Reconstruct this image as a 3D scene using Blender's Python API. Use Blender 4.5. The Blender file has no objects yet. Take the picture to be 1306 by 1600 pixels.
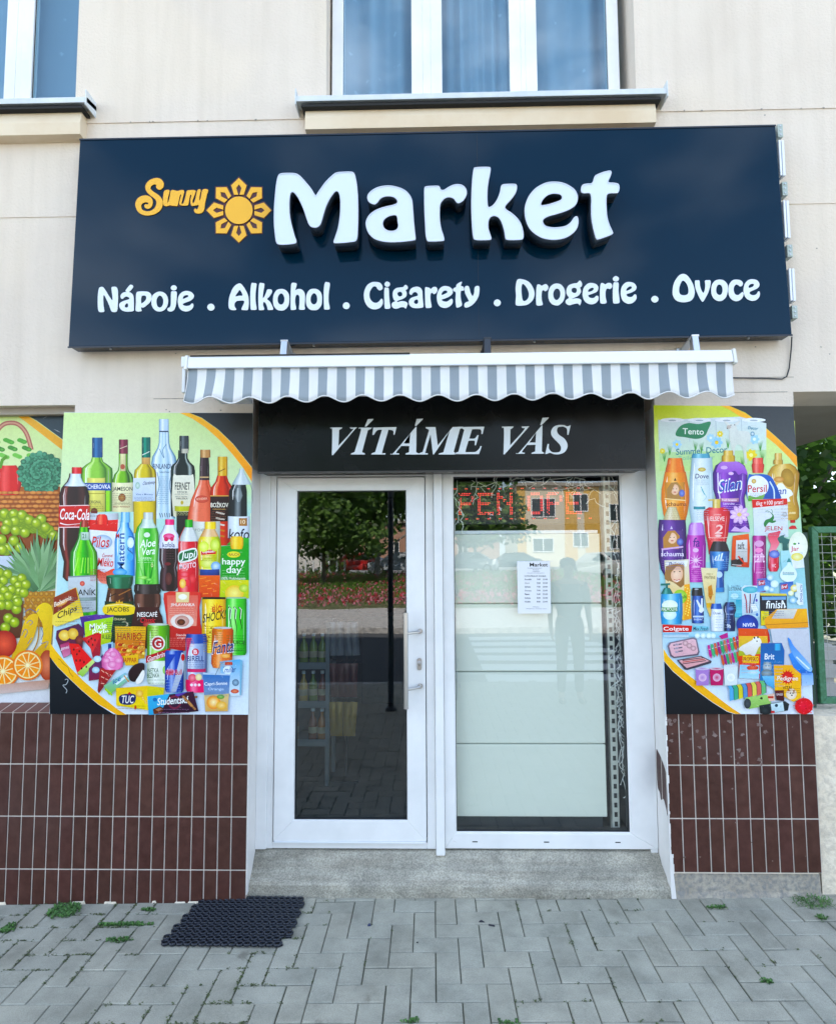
import bpy, bmesh, math, random
from mathutils import Vector, Matrix, noise
from mathutils.geometry import tessellate_polygon
rad = math.radians
sc = bpy.context.scene
col = sc.collection
rng = random.Random(7)

# ------------------------------------------------------------------ camera
CAM = Vector((0.1115, -3.0438, 1.6458))
FPX = 947.9                                   # focal length in photo pixels (photo is 1306 wide)
_p, _y, _r = rad(4.266), rad(-1.203), rad(-0.308)
FW = Vector((math.sin(_y)*math.cos(_p), math.cos(_y)*math.cos(_p), math.sin(_p)))
_r0 = Vector((math.cos(_y), -math.sin(_y), 0)); _u0 = _r0.cross(FW)
RT = _r0*math.cos(_r) + _u0*math.sin(_r)
UP = _u0*math.cos(_r) - _r0*math.sin(_r)
cd = bpy.data.cameras.new('camera'); cam = bpy.data.objects.new('camera', cd); col.objects.link(cam)
cd.sensor_fit = 'HORIZONTAL'; cd.sensor_width = 36; cd.lens = 36*FPX/1306
cd.clip_start = 0.02; cd.clip_end = 2000
M = Matrix((RT, UP, -FW)).transposed().to_4x4(); M.translation = CAM
cam.matrix_world = M
sc.camera = cam

# ------------------------------------------------------------------ light
SUN_EL, SUN_AZ = rad(52), rad(-16)            # high sun behind the shop: facade and pavement in open shade
w = bpy.data.worlds.new('World'); sc.world = w; w.use_nodes = True
nt = w.node_tree; bg = nt.nodes['Background']
sky = nt.nodes.new('ShaderNodeTexSky'); sky.sky_type = 'NISHITA'; sky.sun_disc = False
sky.sun_elevation = SUN_EL; sky.sun_rotation = SUN_AZ; sky.air_density = 1.0; sky.dust_density = 0.6; sky.ozone_density = 1.2
ctc = nt.nodes.new('ShaderNodeTexCoord'); cmp_ = nt.nodes.new('ShaderNodeMapping'); cmp_.inputs['Scale'].default_value = (1, 1, 2.6)
cno = nt.nodes.new('ShaderNodeTexNoise'); cno.inputs['Scale'].default_value = 2.1; cno.inputs['Detail'].default_value = 7; cno.inputs['Roughness'].default_value = .55
crp = nt.nodes.new('ShaderNodeValToRGB'); crp.color_ramp.elements[0].position = .45; crp.color_ramp.elements[1].position = .60; crp.color_ramp.elements[1].color = (.7, .7, .7, 1)
cmx = nt.nodes.new('ShaderNodeMix'); cmx.data_type = 'RGBA'; cmx.inputs[7].default_value = (6.6, 7.6, 8.9, 1)       # a few broken clouds
nt.links.new(ctc.outputs['Generated'], cmp_.inputs[0]); nt.links.new(cmp_.outputs[0], cno.inputs['Vector']); nt.links.new(cno.outputs[0], crp.inputs[0])
nt.links.new(crp.outputs[0], cmx.inputs[0]); nt.links.new(sky.outputs[0], cmx.inputs[6]); nt.links.new(cmx.outputs[2], bg.inputs[0]); bg.inputs[1].default_value = 0.115
sl = bpy.data.lights.new('sun', 'SUN'); sl.energy = 5.0; sl.angle = rad(0.53); sl.color = (1, .94, .86)
so = bpy.data.objects.new('sun', sl); col.objects.link(so)
sd = Vector((math.sin(SUN_AZ)*math.cos(SUN_EL), math.cos(SUN_AZ)*math.cos(SUN_EL), math.sin(SUN_EL)))
so.rotation_euler = sd.to_track_quat('Z', 'Y').to_euler(); so.location = (0, 20, 30)
sc.view_settings.view_transform = 'Standard'; sc.view_settings.look = 'None'
sc.view_settings.gamma = 1; sc.view_settings.exposure = 2.1
sc.render.engine = 'CYCLES'
sc.cycles.max_bounces = 10; sc.cycles.transparent_max_bounces = 16; sc.cycles.diffuse_bounces = 4
sc.cycles.glossy_bounces = 4; sc.cycles.caustics_reflective = False; sc.cycles.caustics_refractive = False
sc.cycles.sample_clamp_indirect = 6

# ------------------------------------------------------------------ survey helpers
def P(px, py, Y=0.0):
    """where the sight line through a photo pixel meets the vertical plane y = Y"""
    d = FW*FPX + RT*(px-653) - UP*(py-800)
    return CAM + d*((Y-CAM.y)/d.y)
GA, GB, GC = -.0006, .015, -.0039
def gz(x, y): return GA + GB*x + GC*y
def G(px, py):
    d = FW*FPX + RT*(px-653) - UP*(py-800)
    return CAM + d*((GA+GB*CAM.x+GC*CAM.y-CAM.z)/(d.z-GB*d.x-GC*d.y))

# ------------------------------------------------------------------ materials
def lin(h):
    if isinstance(h, str):
        h = h.lstrip('#'); h = [int(h[i:i+2], 16)/255 for i in (0, 2, 4)]
        return tuple(c/12.92 if c <= .04045 else ((c+.055)/1.055)**2.4 for c in h)
    return tuple(h)
MATS = {}
def mat(name, color=(.5, .5, .5), rough=.6, metal=0.0, spec=.5, emit=None, es=1.0, coat=0.0):
    m = bpy.data.materials.new(name); m.use_nodes = True
    b = m.node_tree.nodes['Principled BSDF']
    b.inputs['Base Color'].default_value = (*lin(color), 1)
    b.inputs['Roughness'].default_value = rough; b.inputs['Metallic'].default_value = metal
    b.inputs['Specular IOR Level'].default_value = spec
    b.inputs['Coat Weight'].default_value = coat
    if emit: b.inputs['Emission Color'].default_value = (*lin(emit), 1); b.inputs['Emission Strength'].default_value = es
    MATS[name] = m; return m
def N(m, t, **kw):
    n = m.node_tree.nodes.new(t)
    for k, v in kw.items(): setattr(n, k, v)
    return n
def L(m, a, b): m.node_tree.links.new(a, b)
def bsdf(m): return m.node_tree.nodes['Principled BSDF']
def noise_node(m, scale, detail=6, rough=.6, coord='Object', dist=0):
    tc = N(m, 'ShaderNodeTexCoord'); n = N(m, 'ShaderNodeTexNoise')
    n.inputs['Scale'].default_value = scale; n.inputs['Detail'].default_value = detail; n.inputs['Roughness'].default_value = rough
    n.inputs['Distortion'].default_value = dist
    L(m, tc.outputs[coord], n.inputs['Vector']); return n
def ramp(m, src, stops):
    r = N(m, 'ShaderNodeValToRGB')
    while len(r.color_ramp.elements) < len(stops): r.color_ramp.elements.new(.5)
    for e, (p, c) in zip(r.color_ramp.elements, stops): e.position = p; e.color = (*lin(c), 1)
    L(m, src, r.inputs[0]); return r
def mixc(m, fac, a, b, mode='MIX'):
    n = N(m, 'ShaderNodeMix', data_type='RGBA', blend_type=mode)
    for s, v in ((n.inputs[0], fac), (n.inputs[6], a), (n.inputs[7], b)):
        if hasattr(v, 'links') or hasattr(v, 'is_linked'): L(m, v, s)
        elif isinstance(v, (int, float)): s.default_value = v
        else: s.default_value = (*lin(v), 1)
    return n.outputs[2]
def bump(m, src, strength=.3, dist=.01):
    b = N(m, 'ShaderNodeBump'); b.inputs['Strength'].default_value = strength; b.inputs['Distance'].default_value = dist
    L(m, src, b.inputs['Height'])
    prev = bsdf(m).inputs['Normal']
    if prev.is_linked: L(m, prev.links[0].from_socket, b.inputs['Normal'])
    L(m, b.outputs[0], prev)
def noisy(name, c1, c2, rough=.8, scale=4, fine=80, bs=.25, bd=.004, c3=None, spec=.4):
    m = mat(name, c1, rough, spec=spec)
    a = noise_node(m, scale, 7, .62); f = noise_node(m, fine, 5, .6)
    r = ramp(m, a.outputs[0], [(.35, c1), (.65, c2)])
    out = r.outputs[0]
    if c3:
        r2 = ramp(m, f.outputs[0], [(.42, (0, 0, 0)), (.62, (1, 1, 1))]); out = mixc(m, r2.outputs[0], out, c3)
    L(m, out, bsdf(m).inputs['Base Color']); bump(m, f.outputs[0], bs, bd); return m

# plaster of the facade, with paler repair patches and faint streaks
plaster = noisy('plaster', (.69, .59, .49), (.755, .655, .55), .9, 1.1, 70, .55, .006)
def add_patches(m):
    n = noise_node(m, .75, 2, .4, dist=.6); r = ramp(m, n.outputs[0], [(.52, (0, 0, 0)), (.60, (.4, .4, .4))])
    src = bsdf(m).inputs['Base Color'].links[0].from_socket
    o = mixc(m, r.outputs[0], src, (.78, .66, .52))
    s = N(m, 'ShaderNodeMapping'); tc = N(m, 'ShaderNodeTexCoord'); s.inputs['Scale'].default_value = (9, 9, .5)
    L(m, tc.outputs['Object'], s.inputs[0]); n2 = N(m, 'ShaderNodeTexNoise'); n2.inputs['Scale'].default_value = 1.5
    n2.inputs['Detail'].default_value = 5; L(m, s.outputs[0], n2.inputs['Vector'])
    r2 = ramp(m, n2.outputs[0], [(.3, (.86, .85, .83)), (.55, (1, 1, 1))])
    L(m, mixc(m, .45, o, r2.outputs[0], 'MULTIPLY'), bsdf(m).inputs['Base Color'])
add_patches(plaster)
cornice_m = noisy('cornice_plaster', (.70, .54, .36), (.78, .65, .48), .9, 3, 60, .25, .002)
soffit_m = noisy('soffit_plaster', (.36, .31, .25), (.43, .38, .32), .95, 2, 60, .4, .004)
cement = noisy('cement', (.34, .30, .24), (.46, .41, .33), .95, 6, 50, .8, .012, c3=(.25, .24, .22))
lowwall_m = noisy('low_wall_plaster', (.74, .63, .48), (.82, .73, .58), .95, 4, 34, .8, .01, c3=(.62, .54, .43))
pvc = mat('white_pvc', (.80, .80, .80), .32)
_n = noise_node(pvc, 3, 4, .6); _r = ramp(pvc, _n.outputs[0], [(.3, (.73, .73, .72)), (.6, (.84, .835, .825))]); _sp = noise_node(pvc, 26, 8, .75, dist=1.5); _sr = ramp(pvc, _sp.outputs[0], [(.66, (1, 1, 1)), (.72, (.72, .70, .66))]); L(pvc, mixc(pvc, 1, _r.outputs[0], _sr.outputs[0], 'MULTIPLY'), bsdf(pvc).inputs['Base Color'])
_s = noise_node(pvc, 30, 3, .5); bump(pvc, _s.outputs[0], .04, .002)
rubber = mat('black_gasket', (.015, .017, .02), .5)
reveal_m = noisy('reveal_paint', (.72, .69, .66), (.8, .77, .74), .6, 3, 40, .25, .003)
steel = mat('brushed_steel', (.55, .54, .53), .3, 1.0)
alu = mat('grey_aluminium', (.55, .57, .6), .35, .9)
white_metal = mat('white_coated_metal', (.78, .80, .83), .35)
galv = noisy('galvanised_sheet', (.55, .58, .6), (.66, .68, .7), .45, 6, 60, .1, .002)
darkgap = mat('dark_gap', (.02, .02, .02), .9)
tile_m = mat('brown_glazed_tile', (.06, .025, .02), .32, spec=.22)
def setup_tile(m):
    at = N(m, 'ShaderNodeAttribute', attribute_name='tint'); n = noise_node(m, 22, 5, .65); n2 = noise_node(m, 3, 3, .5)
    r = ramp(m, n.outputs[0], [(.3, (.060, .023, .017)), (.7, (.094, .038, .029))])
    a = mixc(m, 1, r.outputs[0], at.outputs[0], 'MULTIPLY')
    r2 = ramp(m, n2.outputs[0], [(.5, (0, 0, 0)), (.75, (.35, .35, .35))])
    L(m, mixc(m, r2.outputs[0], a, (.085, .05, .045)), bsdf(m).inputs['Base Color'])
    rr = ramp(m, n.outputs[0], [(.3, (.28,)*3), (.7, (.5,)*3)]); L(m, rr.outputs[0], bsdf(m).inputs['Roughness'])
    bump(m, n.outputs[0], .12, .002)
setup_tile(tile_m)
grout_m = noisy('pale_grout', (.60, .54, .48), (.74, .67, .60), .95, 9, 90, .4, .003)
paver_m = mat('concrete_paver', (.3, .31, .31), .9)
def setup_paver(m):
    at = N(m, 'ShaderNodeAttribute', attribute_name='tint')
    n = noise_node(m, 5, 6, .65); f = noise_node(m, 260, 4, .7); s = noise_node(m, 2.1, 3, .5)
    r = ramp(m, n.outputs[0], [(.28, (.25, .245, .20)), (.5, (.36, .352, .290)), (.72, (.45, .435, .36))])
    rf = ramp(m, f.outputs[0], [(.3, (.72,)*3), (.7, (1.12,)*3)])
    a = mixc(m, 1, r.outputs[0], rf.outputs[0], 'MULTIPLY'); a = mixc(m, 1, a, at.outputs[0], 'MULTIPLY')
    v = N(m, 'ShaderNodeTexVoronoi'); tc = N(m, 'ShaderNodeTexCoord'); v.inputs['Scale'].default_value = 3.1; L(m, tc.outputs['Object'], v.inputs['Vector'])
    dn = noise_node(m, 14, 4, .7)
    add = N(m, 'ShaderNodeMath', operation='ADD'); L(m, v.outputs['Distance'], add.inputs[0])
    ml = N(m, 'ShaderNodeMath', operation='MULTIPLY'); L(m, dn.outputs[0], ml.inputs[0]); ml.inputs[1].default_value = .35; L(m, ml.outputs[0], add.inputs[1])
    rs = ramp(m, add.outputs[0], [(.20, (.62, .6, .58)), (.27, (1, 1, 1))])      # oil and gum spots
    a = mixc(m, 1, a, rs.outputs[0], 'MULTIPLY')
    L(m, a, bsdf(m).inputs['Base Color']); bump(m, f.outputs[0], .5, .0025); bump(m, n.outputs[0], .25, .006)
setup_paver(paver_m)
joint_m = noisy('joint_sand', (.05, .055, .03), (.10, .10, .06), .95, 12, 200, .6, .004, c3=(.04, .05, .025))
asphalt = noisy('asphalt', (.055, .056, .06), (.075, .076, .08), .9, 2, 300, .5, .004)
granite_pave = noisy('granite_setts', (.46, .45, .43), (.58, .56, .53), .9, 3, 9, .8, .02, c3=(.28, .27, .26))
stone_step = mat('granite_step', (.3, .3, .28), .85)
def setup_step(m):
    n = noise_node(m, 6, 6, .7); f = noise_node(m, 140, 4, .7)
    mp = N(m, 'ShaderNodeMapping'); tc = N(m, 'ShaderNodeTexCoord'); mp.inputs['Scale'].default_value = (1.2, 22, 1.2); L(m, tc.outputs['Object'], mp.inputs[0])
    st = N(m, 'ShaderNodeTexNoise'); st.inputs['Scale'].default_value = 2; st.inputs['Detail'].default_value = 5; L(m, mp.outputs[0], st.inputs['Vector'])
    r = ramp(m, n.outputs[0], [(.3, (.24, .23, .19)), (.5, (.38, .36, .30)), (.7, (.52, .485, .40))])
    rf = ramp(m, f.outputs[0], [(.36, (.62,)*3), (.62, (1.2,)*3)])
    a = mixc(m, 1, r.outputs[0], rf.outputs[0], 'MULTIPLY')
    rs = ramp(m, st.outputs[0], [(.36, (.62, .58, .52)), (.55, (1.0, .99, .97)), (.68, (1.2, 1.18, 1.14))]); a = mixc(m, .5, a, rs.outputs[0], 'MULTIPLY')
    L(m, a, bsdf(m).inputs['Base Color']); bump(m, f.outputs[0], .8, .006); bump(m, n.outputs[0], .5, .015)
setup_step(stone_step)
black_panel = mat('black_sign_panel', (.004, .0045, .0045), .2, spec=.2)
_n = noise_node(black_panel, 2.5, 4, .6); _r = ramp(black_panel, _n.outputs[0], [(.3, (.18,)*3), (.7, (.34,)*3)]); L(black_panel, _r.outputs[0], bsdf(black_panel).inputs['Roughness'])
navy_panel = mat('dark_blue_sign_panel', (.0, .015, .034), .07, spec=.26)
_n = noise_node(navy_panel, 1.1, 3, .5); bump(navy_panel, _n.outputs[0], .05, .01)
_n = noise_node(navy_panel, 60, 3, .6); bump(navy_panel, _n.outputs[0], .02, .001)
letter_white = mat('white_acrylic', (.66, .73, .78), .3); letter_side = mat('dark_letter_return', (.02, .03, .045), .3)
vinyl_white = mat('white_vinyl', (.70, .75, .78), .4); vinyl_yellow = mat('amber_vinyl', (.85, .43, .01), .4)
vinyl_outline = mat('dark_vinyl_outline', (.02, .03, .09), .4); vinyl_maroon = mat('maroon_vinyl', (.07, .01, .008), .4)
vinyl_edge = mat('pale_yellow_vinyl', (.82, .62, .30), .4)
fab_w = noisy('white_awning_fabric', (.70, .70, .69), (.78, .77, .76), .85, 3, 200, .1, .001); fab_g = noisy('grey_awning_fabric', (.26, .30, .33), (.31, .35, .38), .85, 3, 200, .1, .001)
print_m = mat('printed_vinyl', (.5, .5, .5), .28, spec=.28)
_a = N(print_m, 'ShaderNodeAttribute', attribute_name='ink'); _g = noise_node(print_m, 220, 3, .6)
_rr = ramp(print_m, _g.outputs[0], [(.32, (.74, .76, .78)), (.5, (.97,)*3), (.68, (1.12, 1.1, 1.08))])
_g2 = noise_node(print_m, 42, 6, .7, dist=.8); _r2 = ramp(print_m, _g2.outputs[0], [(.32, (.80, .78, .80)), (.5, (1, 1, 1)), (.7, (1.10, 1.12, 1.10))])
L(print_m, mixc(print_m, .35, mixc(print_m, .3, _a.outputs[0], _rr.outputs[0], 'MULTIPLY'), _r2.outputs[0], 'MULTIPLY'), bsdf(print_m).inputs['Base Color'])
paper_m = mat('white_paper', (.80, .81, .84), .7)
def glass_mat(name, boost, tint=(1, 1, 1), ior=1.52, base=.03, wob=.004):
    m = bpy.data.materials.new(name); m.use_nodes = True; t = m.node_tree; t.nodes.clear()
    o = t.nodes.new('ShaderNodeOutputMaterial'); tr = t.nodes.new('ShaderNodeBsdfTransparent'); gl = t.nodes.new('ShaderNodeBsdfGlossy')
    mx = t.nodes.new('ShaderNodeMixShader'); ge = t.nodes.new('ShaderNodeNewGeometry'); fr = t.nodes.new('ShaderNodeVectorMath'); fr.operation = 'DOT_PRODUCT'
    t.links.new(ge.outputs['Normal'], fr.inputs[0]); t.links.new(ge.outputs['Incoming'], fr.inputs[1])
    ab = t.nodes.new('ShaderNodeMath'); ab.operation = 'ABSOLUTE'; om = t.nodes.new('ShaderNodeMath'); om.operation = 'SUBTRACT'; om.inputs[0].default_value = 1.0
    pw = t.nodes.new('ShaderNodeMath'); pw.operation = 'POWER'; pw.inputs[1].default_value = 5.0        # Schlick reflectance, the same from both sides
    t.links.new(fr.outputs['Value'], ab.inputs[0]); t.links.new(ab.outputs[0], om.inputs[1]); t.links.new(om.outputs[0], pw.inputs[0])
    mm = t.nodes.new('ShaderNodeMath'); mm.operation = 'MULTIPLY_ADD'; mm.inputs[1].default_value = 1-base; mm.inputs[2].default_value = base; mm.use_clamp = True
    gl.inputs['Roughness'].default_value = 0.0; tr.inputs[0].default_value = (*tint, 1)
    nz = t.nodes.new('ShaderNodeTexNoise'); nz.inputs['Scale'].default_value = 1.6; nz.inputs['Detail'].default_value = 1; tc = t.nodes.new('ShaderNodeTexCoord')
    bp = t.nodes.new('ShaderNodeBump'); bp.inputs['Strength'].default_value = .5; bp.inputs['Distance'].default_value = wob
    t.links.new(tc.outputs['Object'], nz.inputs['Vector']); t.links.new(nz.outputs[0], bp.inputs['Height']); t.links.new(bp.outputs[0], gl.inputs['Normal'])
    t.links.new(pw.outputs[0], mm.inputs[0]); t.links.new(mm.outputs[0], mx.inputs[0]); t.links.new(tr.outputs[0], mx.inputs[1])
    t.links.new(gl.outputs[0], mx.inputs[2]); t.links.new(mx.outputs[0], o.inputs[0]); MATS[name] = m; return m
door_glass = glass_mat('door_glass', 1.0, (.84, .98, 1.0), base=.125, wob=.0018); shop_glass = glass_mat('shop_glass', 1.0, (.96, 1, .985), base=.13, wob=.0018)
win_glass = glass_mat('window_glass', 2.4, (.62, .85, .98), base=.14, wob=.002)
leaf_m = []
for i, (a, b) in enumerate([((.07, .14, .022), (.11, .20, .04)), ((.10, .19, .03), (.15, .26, .05)), ((.022, .055, .014), (.04, .085, .02))]):
    m = mat('leaf_green_%s' % 'abc'[i], a, .5); at = N(m, 'ShaderNodeAttribute', attribute_name='tint'); L(m, mixc(m, at.outputs[2], a, b), bsdf(m).inputs['Base Color'])
    bsdf(m).inputs['Subsurface Weight'].default_value = 0
    tl = N(m, 'ShaderNodeBsdfTranslucent'); tl.inputs[0].default_value = (b[0]*1.6, b[1]*1.8, b[2], 1); ms = N(m, 'ShaderNodeMixShader'); ms.inputs[0].default_value = .35
    out = m.node_tree.nodes['Material Output']; L(m, bsdf(m).outputs[0], ms.inputs[1]); L(m, tl.outputs[0], ms.inputs[2]); L(m, ms.outputs[0], out.inputs[0])
    leaf_m.append(m)
bark = noisy('bark', (.10, .08, .06), (.2, .17, .14), .95, 8, 40, .8, .02)
pale_bark = noisy('pale_bark', (.34, .33, .30), (.5, .48, .44), .9, 5, 30, .5, .01, c3=(.12, .11, .1))

# ------------------------------------------------------------------ object helpers
ORG = {}
def finish(o, label, cat, group=None, kind=None):
    if label: o['label'] = label
    if cat: o['category'] = cat
    if group: o['group'] = group
    if kind: o['kind'] = kind
    return o
def thing(name, label, cat, loc=(0, 0, 0), group=None):
    o = bpy.data.objects.new(name, None); col.objects.link(o); o.empty_display_size = .1
    o.location = loc; ORG[o.name] = Vector(loc); return finish(o, label, cat, group)
def link(name, me, parent=None, smooth=False):
    o = bpy.data.objects.new(name, me); col.objects.link(o)
    if parent:
        org = ORG[parent.name]; me.transform(Matrix.Translation(-org)); o.parent = parent; ORG[o.name] = org
    else: ORG[o.name] = Vector((0, 0, 0))
    if smooth: me.polygons.foreach_set('use_smooth', [True]*len(me.polygons))
    return o
def rebase(o, loc):
    """move the origin of a one-mesh thing to its base"""
    loc = Vector(loc); o.data.transform(Matrix.Translation(-loc)); o.location = loc; ORG[o.name] = loc; return o
def copy_tree(o, parent=None, loc=None):
    c = o.copy(); col.objects.link(c); ORG[c.name] = ORG.get(o.name, Vector())
    if parent: c.parent = parent
    if loc is not None: c.location = loc
    for ch in o.children: copy_tree(ch, c)
    return c
class MB:
    def __init__(s): s.v = []; s.f = []; s.m = []; s.t = []
    def face(s, pts, m=0, tint=None):
        i = len(s.v); s.v += [tuple(p) for p in pts]; s.f.append(tuple(range(i, i+len(pts)))); s.m.append(m); s.t.append(tint); return s
    def add(s, vs, fs, m=0, tint=None):
        i = len(s.v); s.v += [tuple(p) for p in vs]
        for f in fs: s.f.append(tuple(i+k for k in f)); s.m.append(m); s.t.append(tint)
        return s
    def box(s, x0, x1, y0, y1, z0, z1, m=0, tint=None):
        x0, x1 = sorted((x0, x1)); y0, y1 = sorted((y0, y1)); z0, z1 = sorted((z0, z1))
        vs = [(x, y, z) for z in (z0, z1) for y in (y0, y1) for x in (x0, x1)]
        return s.add(vs, [(0, 2, 3, 1), (4, 5, 7, 6), (0, 1, 5, 4), (2, 6, 7, 3), (0, 4, 6, 2), (1, 3, 7, 5)], m, tint)
    def hexa(s, b, t, m=0, tint=None):       # 4 bottom + 4 top corners
        return s.add(list(b)+list(t), [(3, 2, 1, 0), (4, 5, 6, 7), (0, 1, 5, 4), (1, 2, 6, 5), (2, 3, 7, 6), (3, 0, 4, 7)], m, tint)
    def tube(s, pts, r, n=8, m=0, cap=True, tint=None):
        pts = [Vector(p) for p in pts]; rr = r if isinstance(r, (list, tuple)) else [r]*len(pts)
        rings = []; prev = None
        for i, p in enumerate(pts):
            d = (pts[min(i+1, len(pts)-1)]-pts[max(i-1, 0)])
            d = d.normalized() if d.length > 1e-9 else Vector((0, 0, 1))
            if prev is None: a = d.orthogonal().normalized()
            else:
                a = prev - d*prev.dot(d); a = a.normalized() if a.length > 1e-6 else d.orthogonal().normalized()
            prev = a; b = d.cross(a)
            rings.append([p+(a*math.cos(2*math.pi*k/n)+b*math.sin(2*math.pi*k/n))*rr[i] for k in range(n)])
        vs = [q for rg in rings for q in rg]; fs = []
        for i in range(len(rings)-1):
            for k in range(n): fs.append((i*n+k, i*n+(k+1) % n, (i+1)*n+(k+1) % n, (i+1)*n+k))
        if cap: fs.append(tuple(range(n))[::-1]); fs.append(tuple((len(rings)-1)*n+k for k in range(n)))
        return s.add(vs, fs, m, tint)
    def lathe(s, c, prof, n=20, m=0, axis='z'):
        vs = []; fs = []
        for (r, h) in prof:
            for k in range(n):
                a = 2*math.pi*k/n; u, v = r*math.cos(a), r*math.sin(a)
                vs.append((c[0]+u, c[1]+v, c[2]+h) if axis == 'z' else (c[0]+u, c[1]+h, c[2]+v) if axis == 'y' else (c[0]+h, c[1]+u, c[2]+v))
        for i in range(len(prof)-1):
            for k in range(n): fs.append((i*n+k, i*n+(k+1) % n, (i+1)*n+(k+1) % n, (i+1)*n+k))
        fs.append(tuple(range(n))[::-1]); fs.append(tuple((len(prof)-1)*n+k for k in range(n)))
        return s.add(vs, fs, m)
    def build(s, name, mats, parent=None, bevel=0, smooth=False, seg=2, recalc=True, weld=False):
        me = bpy.data.meshes.new(name); me.from_pydata(s.v, [], s.f)
        for m in (mats if isinstance(mats, (list, tuple)) else [mats]): me.materials.append(m)
        me.polygons.foreach_set('material_index', s.m)
        if any(t is not None for t in s.t):
            at = me.color_attributes.new('tint', 'FLOAT_COLOR', 'CORNER'); k = 0; data = []
            for f, t in zip(s.f, s.t):
                t = t if t is not None else 1.0
                c = (t, t, t, 1) if isinstance(t, (int, float)) else (*t, 1)
                data += list(c)*len(f)
            at.data.foreach_set('color', data)
        me.update()
        bm = bmesh.new(); bm.from_mesh(me)
        if weld: bmesh.ops.remove_doubles(bm, verts=bm.verts, dist=1e-5)
        bmesh.ops.recalc_face_normals(bm, faces=bm.faces) if recalc and not any(t is not None for t in s.t) else None
        bm.to_mesh(me); bm.free()
        o = link(name, me, parent, smooth)
        if bevel:
            b = o.modifiers.new('bevel', 'BEVEL'); b.width = bevel; b.segments = seg; b.limit_method = 'ANGLE'; b.angle_limit = rad(40)
            b.harden_normals = False
        return o
def struct(o): o['kind'] = 'structure'; return o

# Catmull-Rom outline from a string "x,y x,yc ..." (c marks a corner)
def outline(s, n=6, closed=True):
    pts = []; cor = []
    for t in s.split():
        c = t.endswith('c'); t = t.rstrip('c'); a, b = t.split(','); pts.append((float(a), float(b))); cor.append(c)
    out = []; k = len(pts)
    rngk = range(k) if closed else range(k-1)
    for i in rngk:
        p1, p2 = pts[i], pts[(i+1) % k]
        p0 = p1 if cor[i] or (not closed and i == 0) else pts[i-1]
        p3 = p2 if cor[(i+1) % k] or (not closed and i == k-2) else pts[(i+2) % k]
        if cor[i] and cor[(i+1) % k]: out.append(p1); continue
        for j in range(n):
            t = j/n; q = []
            for a in (0, 1):
                m1 = (p2[a]-p0[a])*.5; m2 = (p3[a]-p1[a])*.5
                if p0 is p1: m1 = (p2[a]-p1[a])*.8
                if p3 is p2: m2 = (p2[a]-p1[a])*.8
                q.append((2*t**3-3*t*t+1)*p1[a]+(t**3-2*t*t+t)*m1+(-2*t**3+3*t*t)*p2[a]+(t**3-t*t)*m2)
            out.append(tuple(q))
    if not closed: out.append(pts[-1])
    return out
def offset_poly(pts, d):
    """grow a closed outline by d (average-normal offset)"""
    area = sum(pts[i-1][0]*pts[i][1]-pts[i][0]*pts[i-1][1] for i in range(len(pts)))
    sgn = 1 if area > 0 else -1; out = []
    for i, p in enumerate(pts):
        a, b = Vector(pts[i-1]), Vector(pts[(i+1) % len(pts)]); t = b-a
        t = t.normalized() if t.length > 1e-9 else Vector((1, 0)); out.append((p[0]+sgn*t.y*d, p[1]-sgn*t.x*d))
    return out
def filled(contours, extrude=0.0):
    """2D contours (with holes) -> mesh data in the xy plane, z from -extrude to extrude"""
    c = bpy.data.curves.new('outline', 'CURVE'); c.dimensions = '2D'; c.fill_mode = 'BOTH'; c.extrude = extrude
    for ct in contours:
        sp = c.splines.new('POLY'); sp.points.add(len(ct)-1); sp.use_cyclic_u = True
        for q, a in zip(sp.points, ct): q.co = (a[0], a[1], 0, 1)
    o = bpy.data.objects.new('outline', c); me = bpy.data.meshes.new_from_object(o)
    bpy.data.objects.remove(o); bpy.data.curves.remove(c); return me

# ================================================================== GROUND
def herring(name, x0, x1, y0, y1, cell=.0963, ox=-.1687, oy=.0015):
    mb = MB(); g = .0018
    c0, c1 = int((x0-ox)/cell)-1, int((x1-ox)/cell)+1
    r0, r1 = int((oy-y1)/cell)-1, int((oy-y0)/cell)+1
    def brick(ca, cb, ra, rb):
        xa, xb = ox+ca*cell+g, ox+cb*cell-g; ya, yb = oy-rb*cell+g, oy-ra*cell-g
        j = lambda s=.0008: rng.uniform(-s, s)
        xa += j(); xb += j(); ya += j(); yb += j()
        tx, ty, dz = j(.006), j(.006), j(.0016); cx, cy = (xa+xb)/2, (ya+yb)/2
        if rng.random() < .05: dz -= .003
        Z = lambda x, y, h: gz(x, y)+h+dz+(x-cx)*tx+(y-cy)*ty
        b = .0032; cr = [(xa, ya), (xb, ya), (xb, yb), (xa, yb)]; ci = [(xa+b, ya+b), (xb-b, ya+b), (xb-b, yb-b), (xa+b, yb-b)]
        vs = [(x, y, Z(x, y, -.03)) for x, y in cr]+[(x, y, Z(x, y, -.0032)) for x, y in cr]+[(x, y, Z(x, y, 0)) for x, y in ci]
        fs = [(8, 9, 10, 11)]
        for k in range(4):
            n = (k+1) % 4; fs += [(k, n, 4+n, 4+k), (4+k, 4+n, 8+n, 8+k)]
        t = rng.gauss(1, .035); wv = rng.uniform(-.012, .012)
        mb.add(vs, fs, 0, (t+wv, t, t-wv))
    for r in range(r0, r1):
        s = (9-r) % 4
        for c in range(c0, c1):
            k = (c-s) % 4
            if k == 0: brick(c, c+2, r, r+1)
            elif k == 2: brick(c, c+1, r, r+2)
    return mb.build(name, paver_m)
struct(herring('pavement', -3.1, 4.2, -4.55, .16))
sand = MB(); sand.face([(x, y, gz(x, y)-.0075) for x, y in ((-9, -4.6), (9, -4.6), (9, 1.2), (-9, 1.2))])
struct(sand.build('pavement_bed', joint_m))
side = MB()
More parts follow.
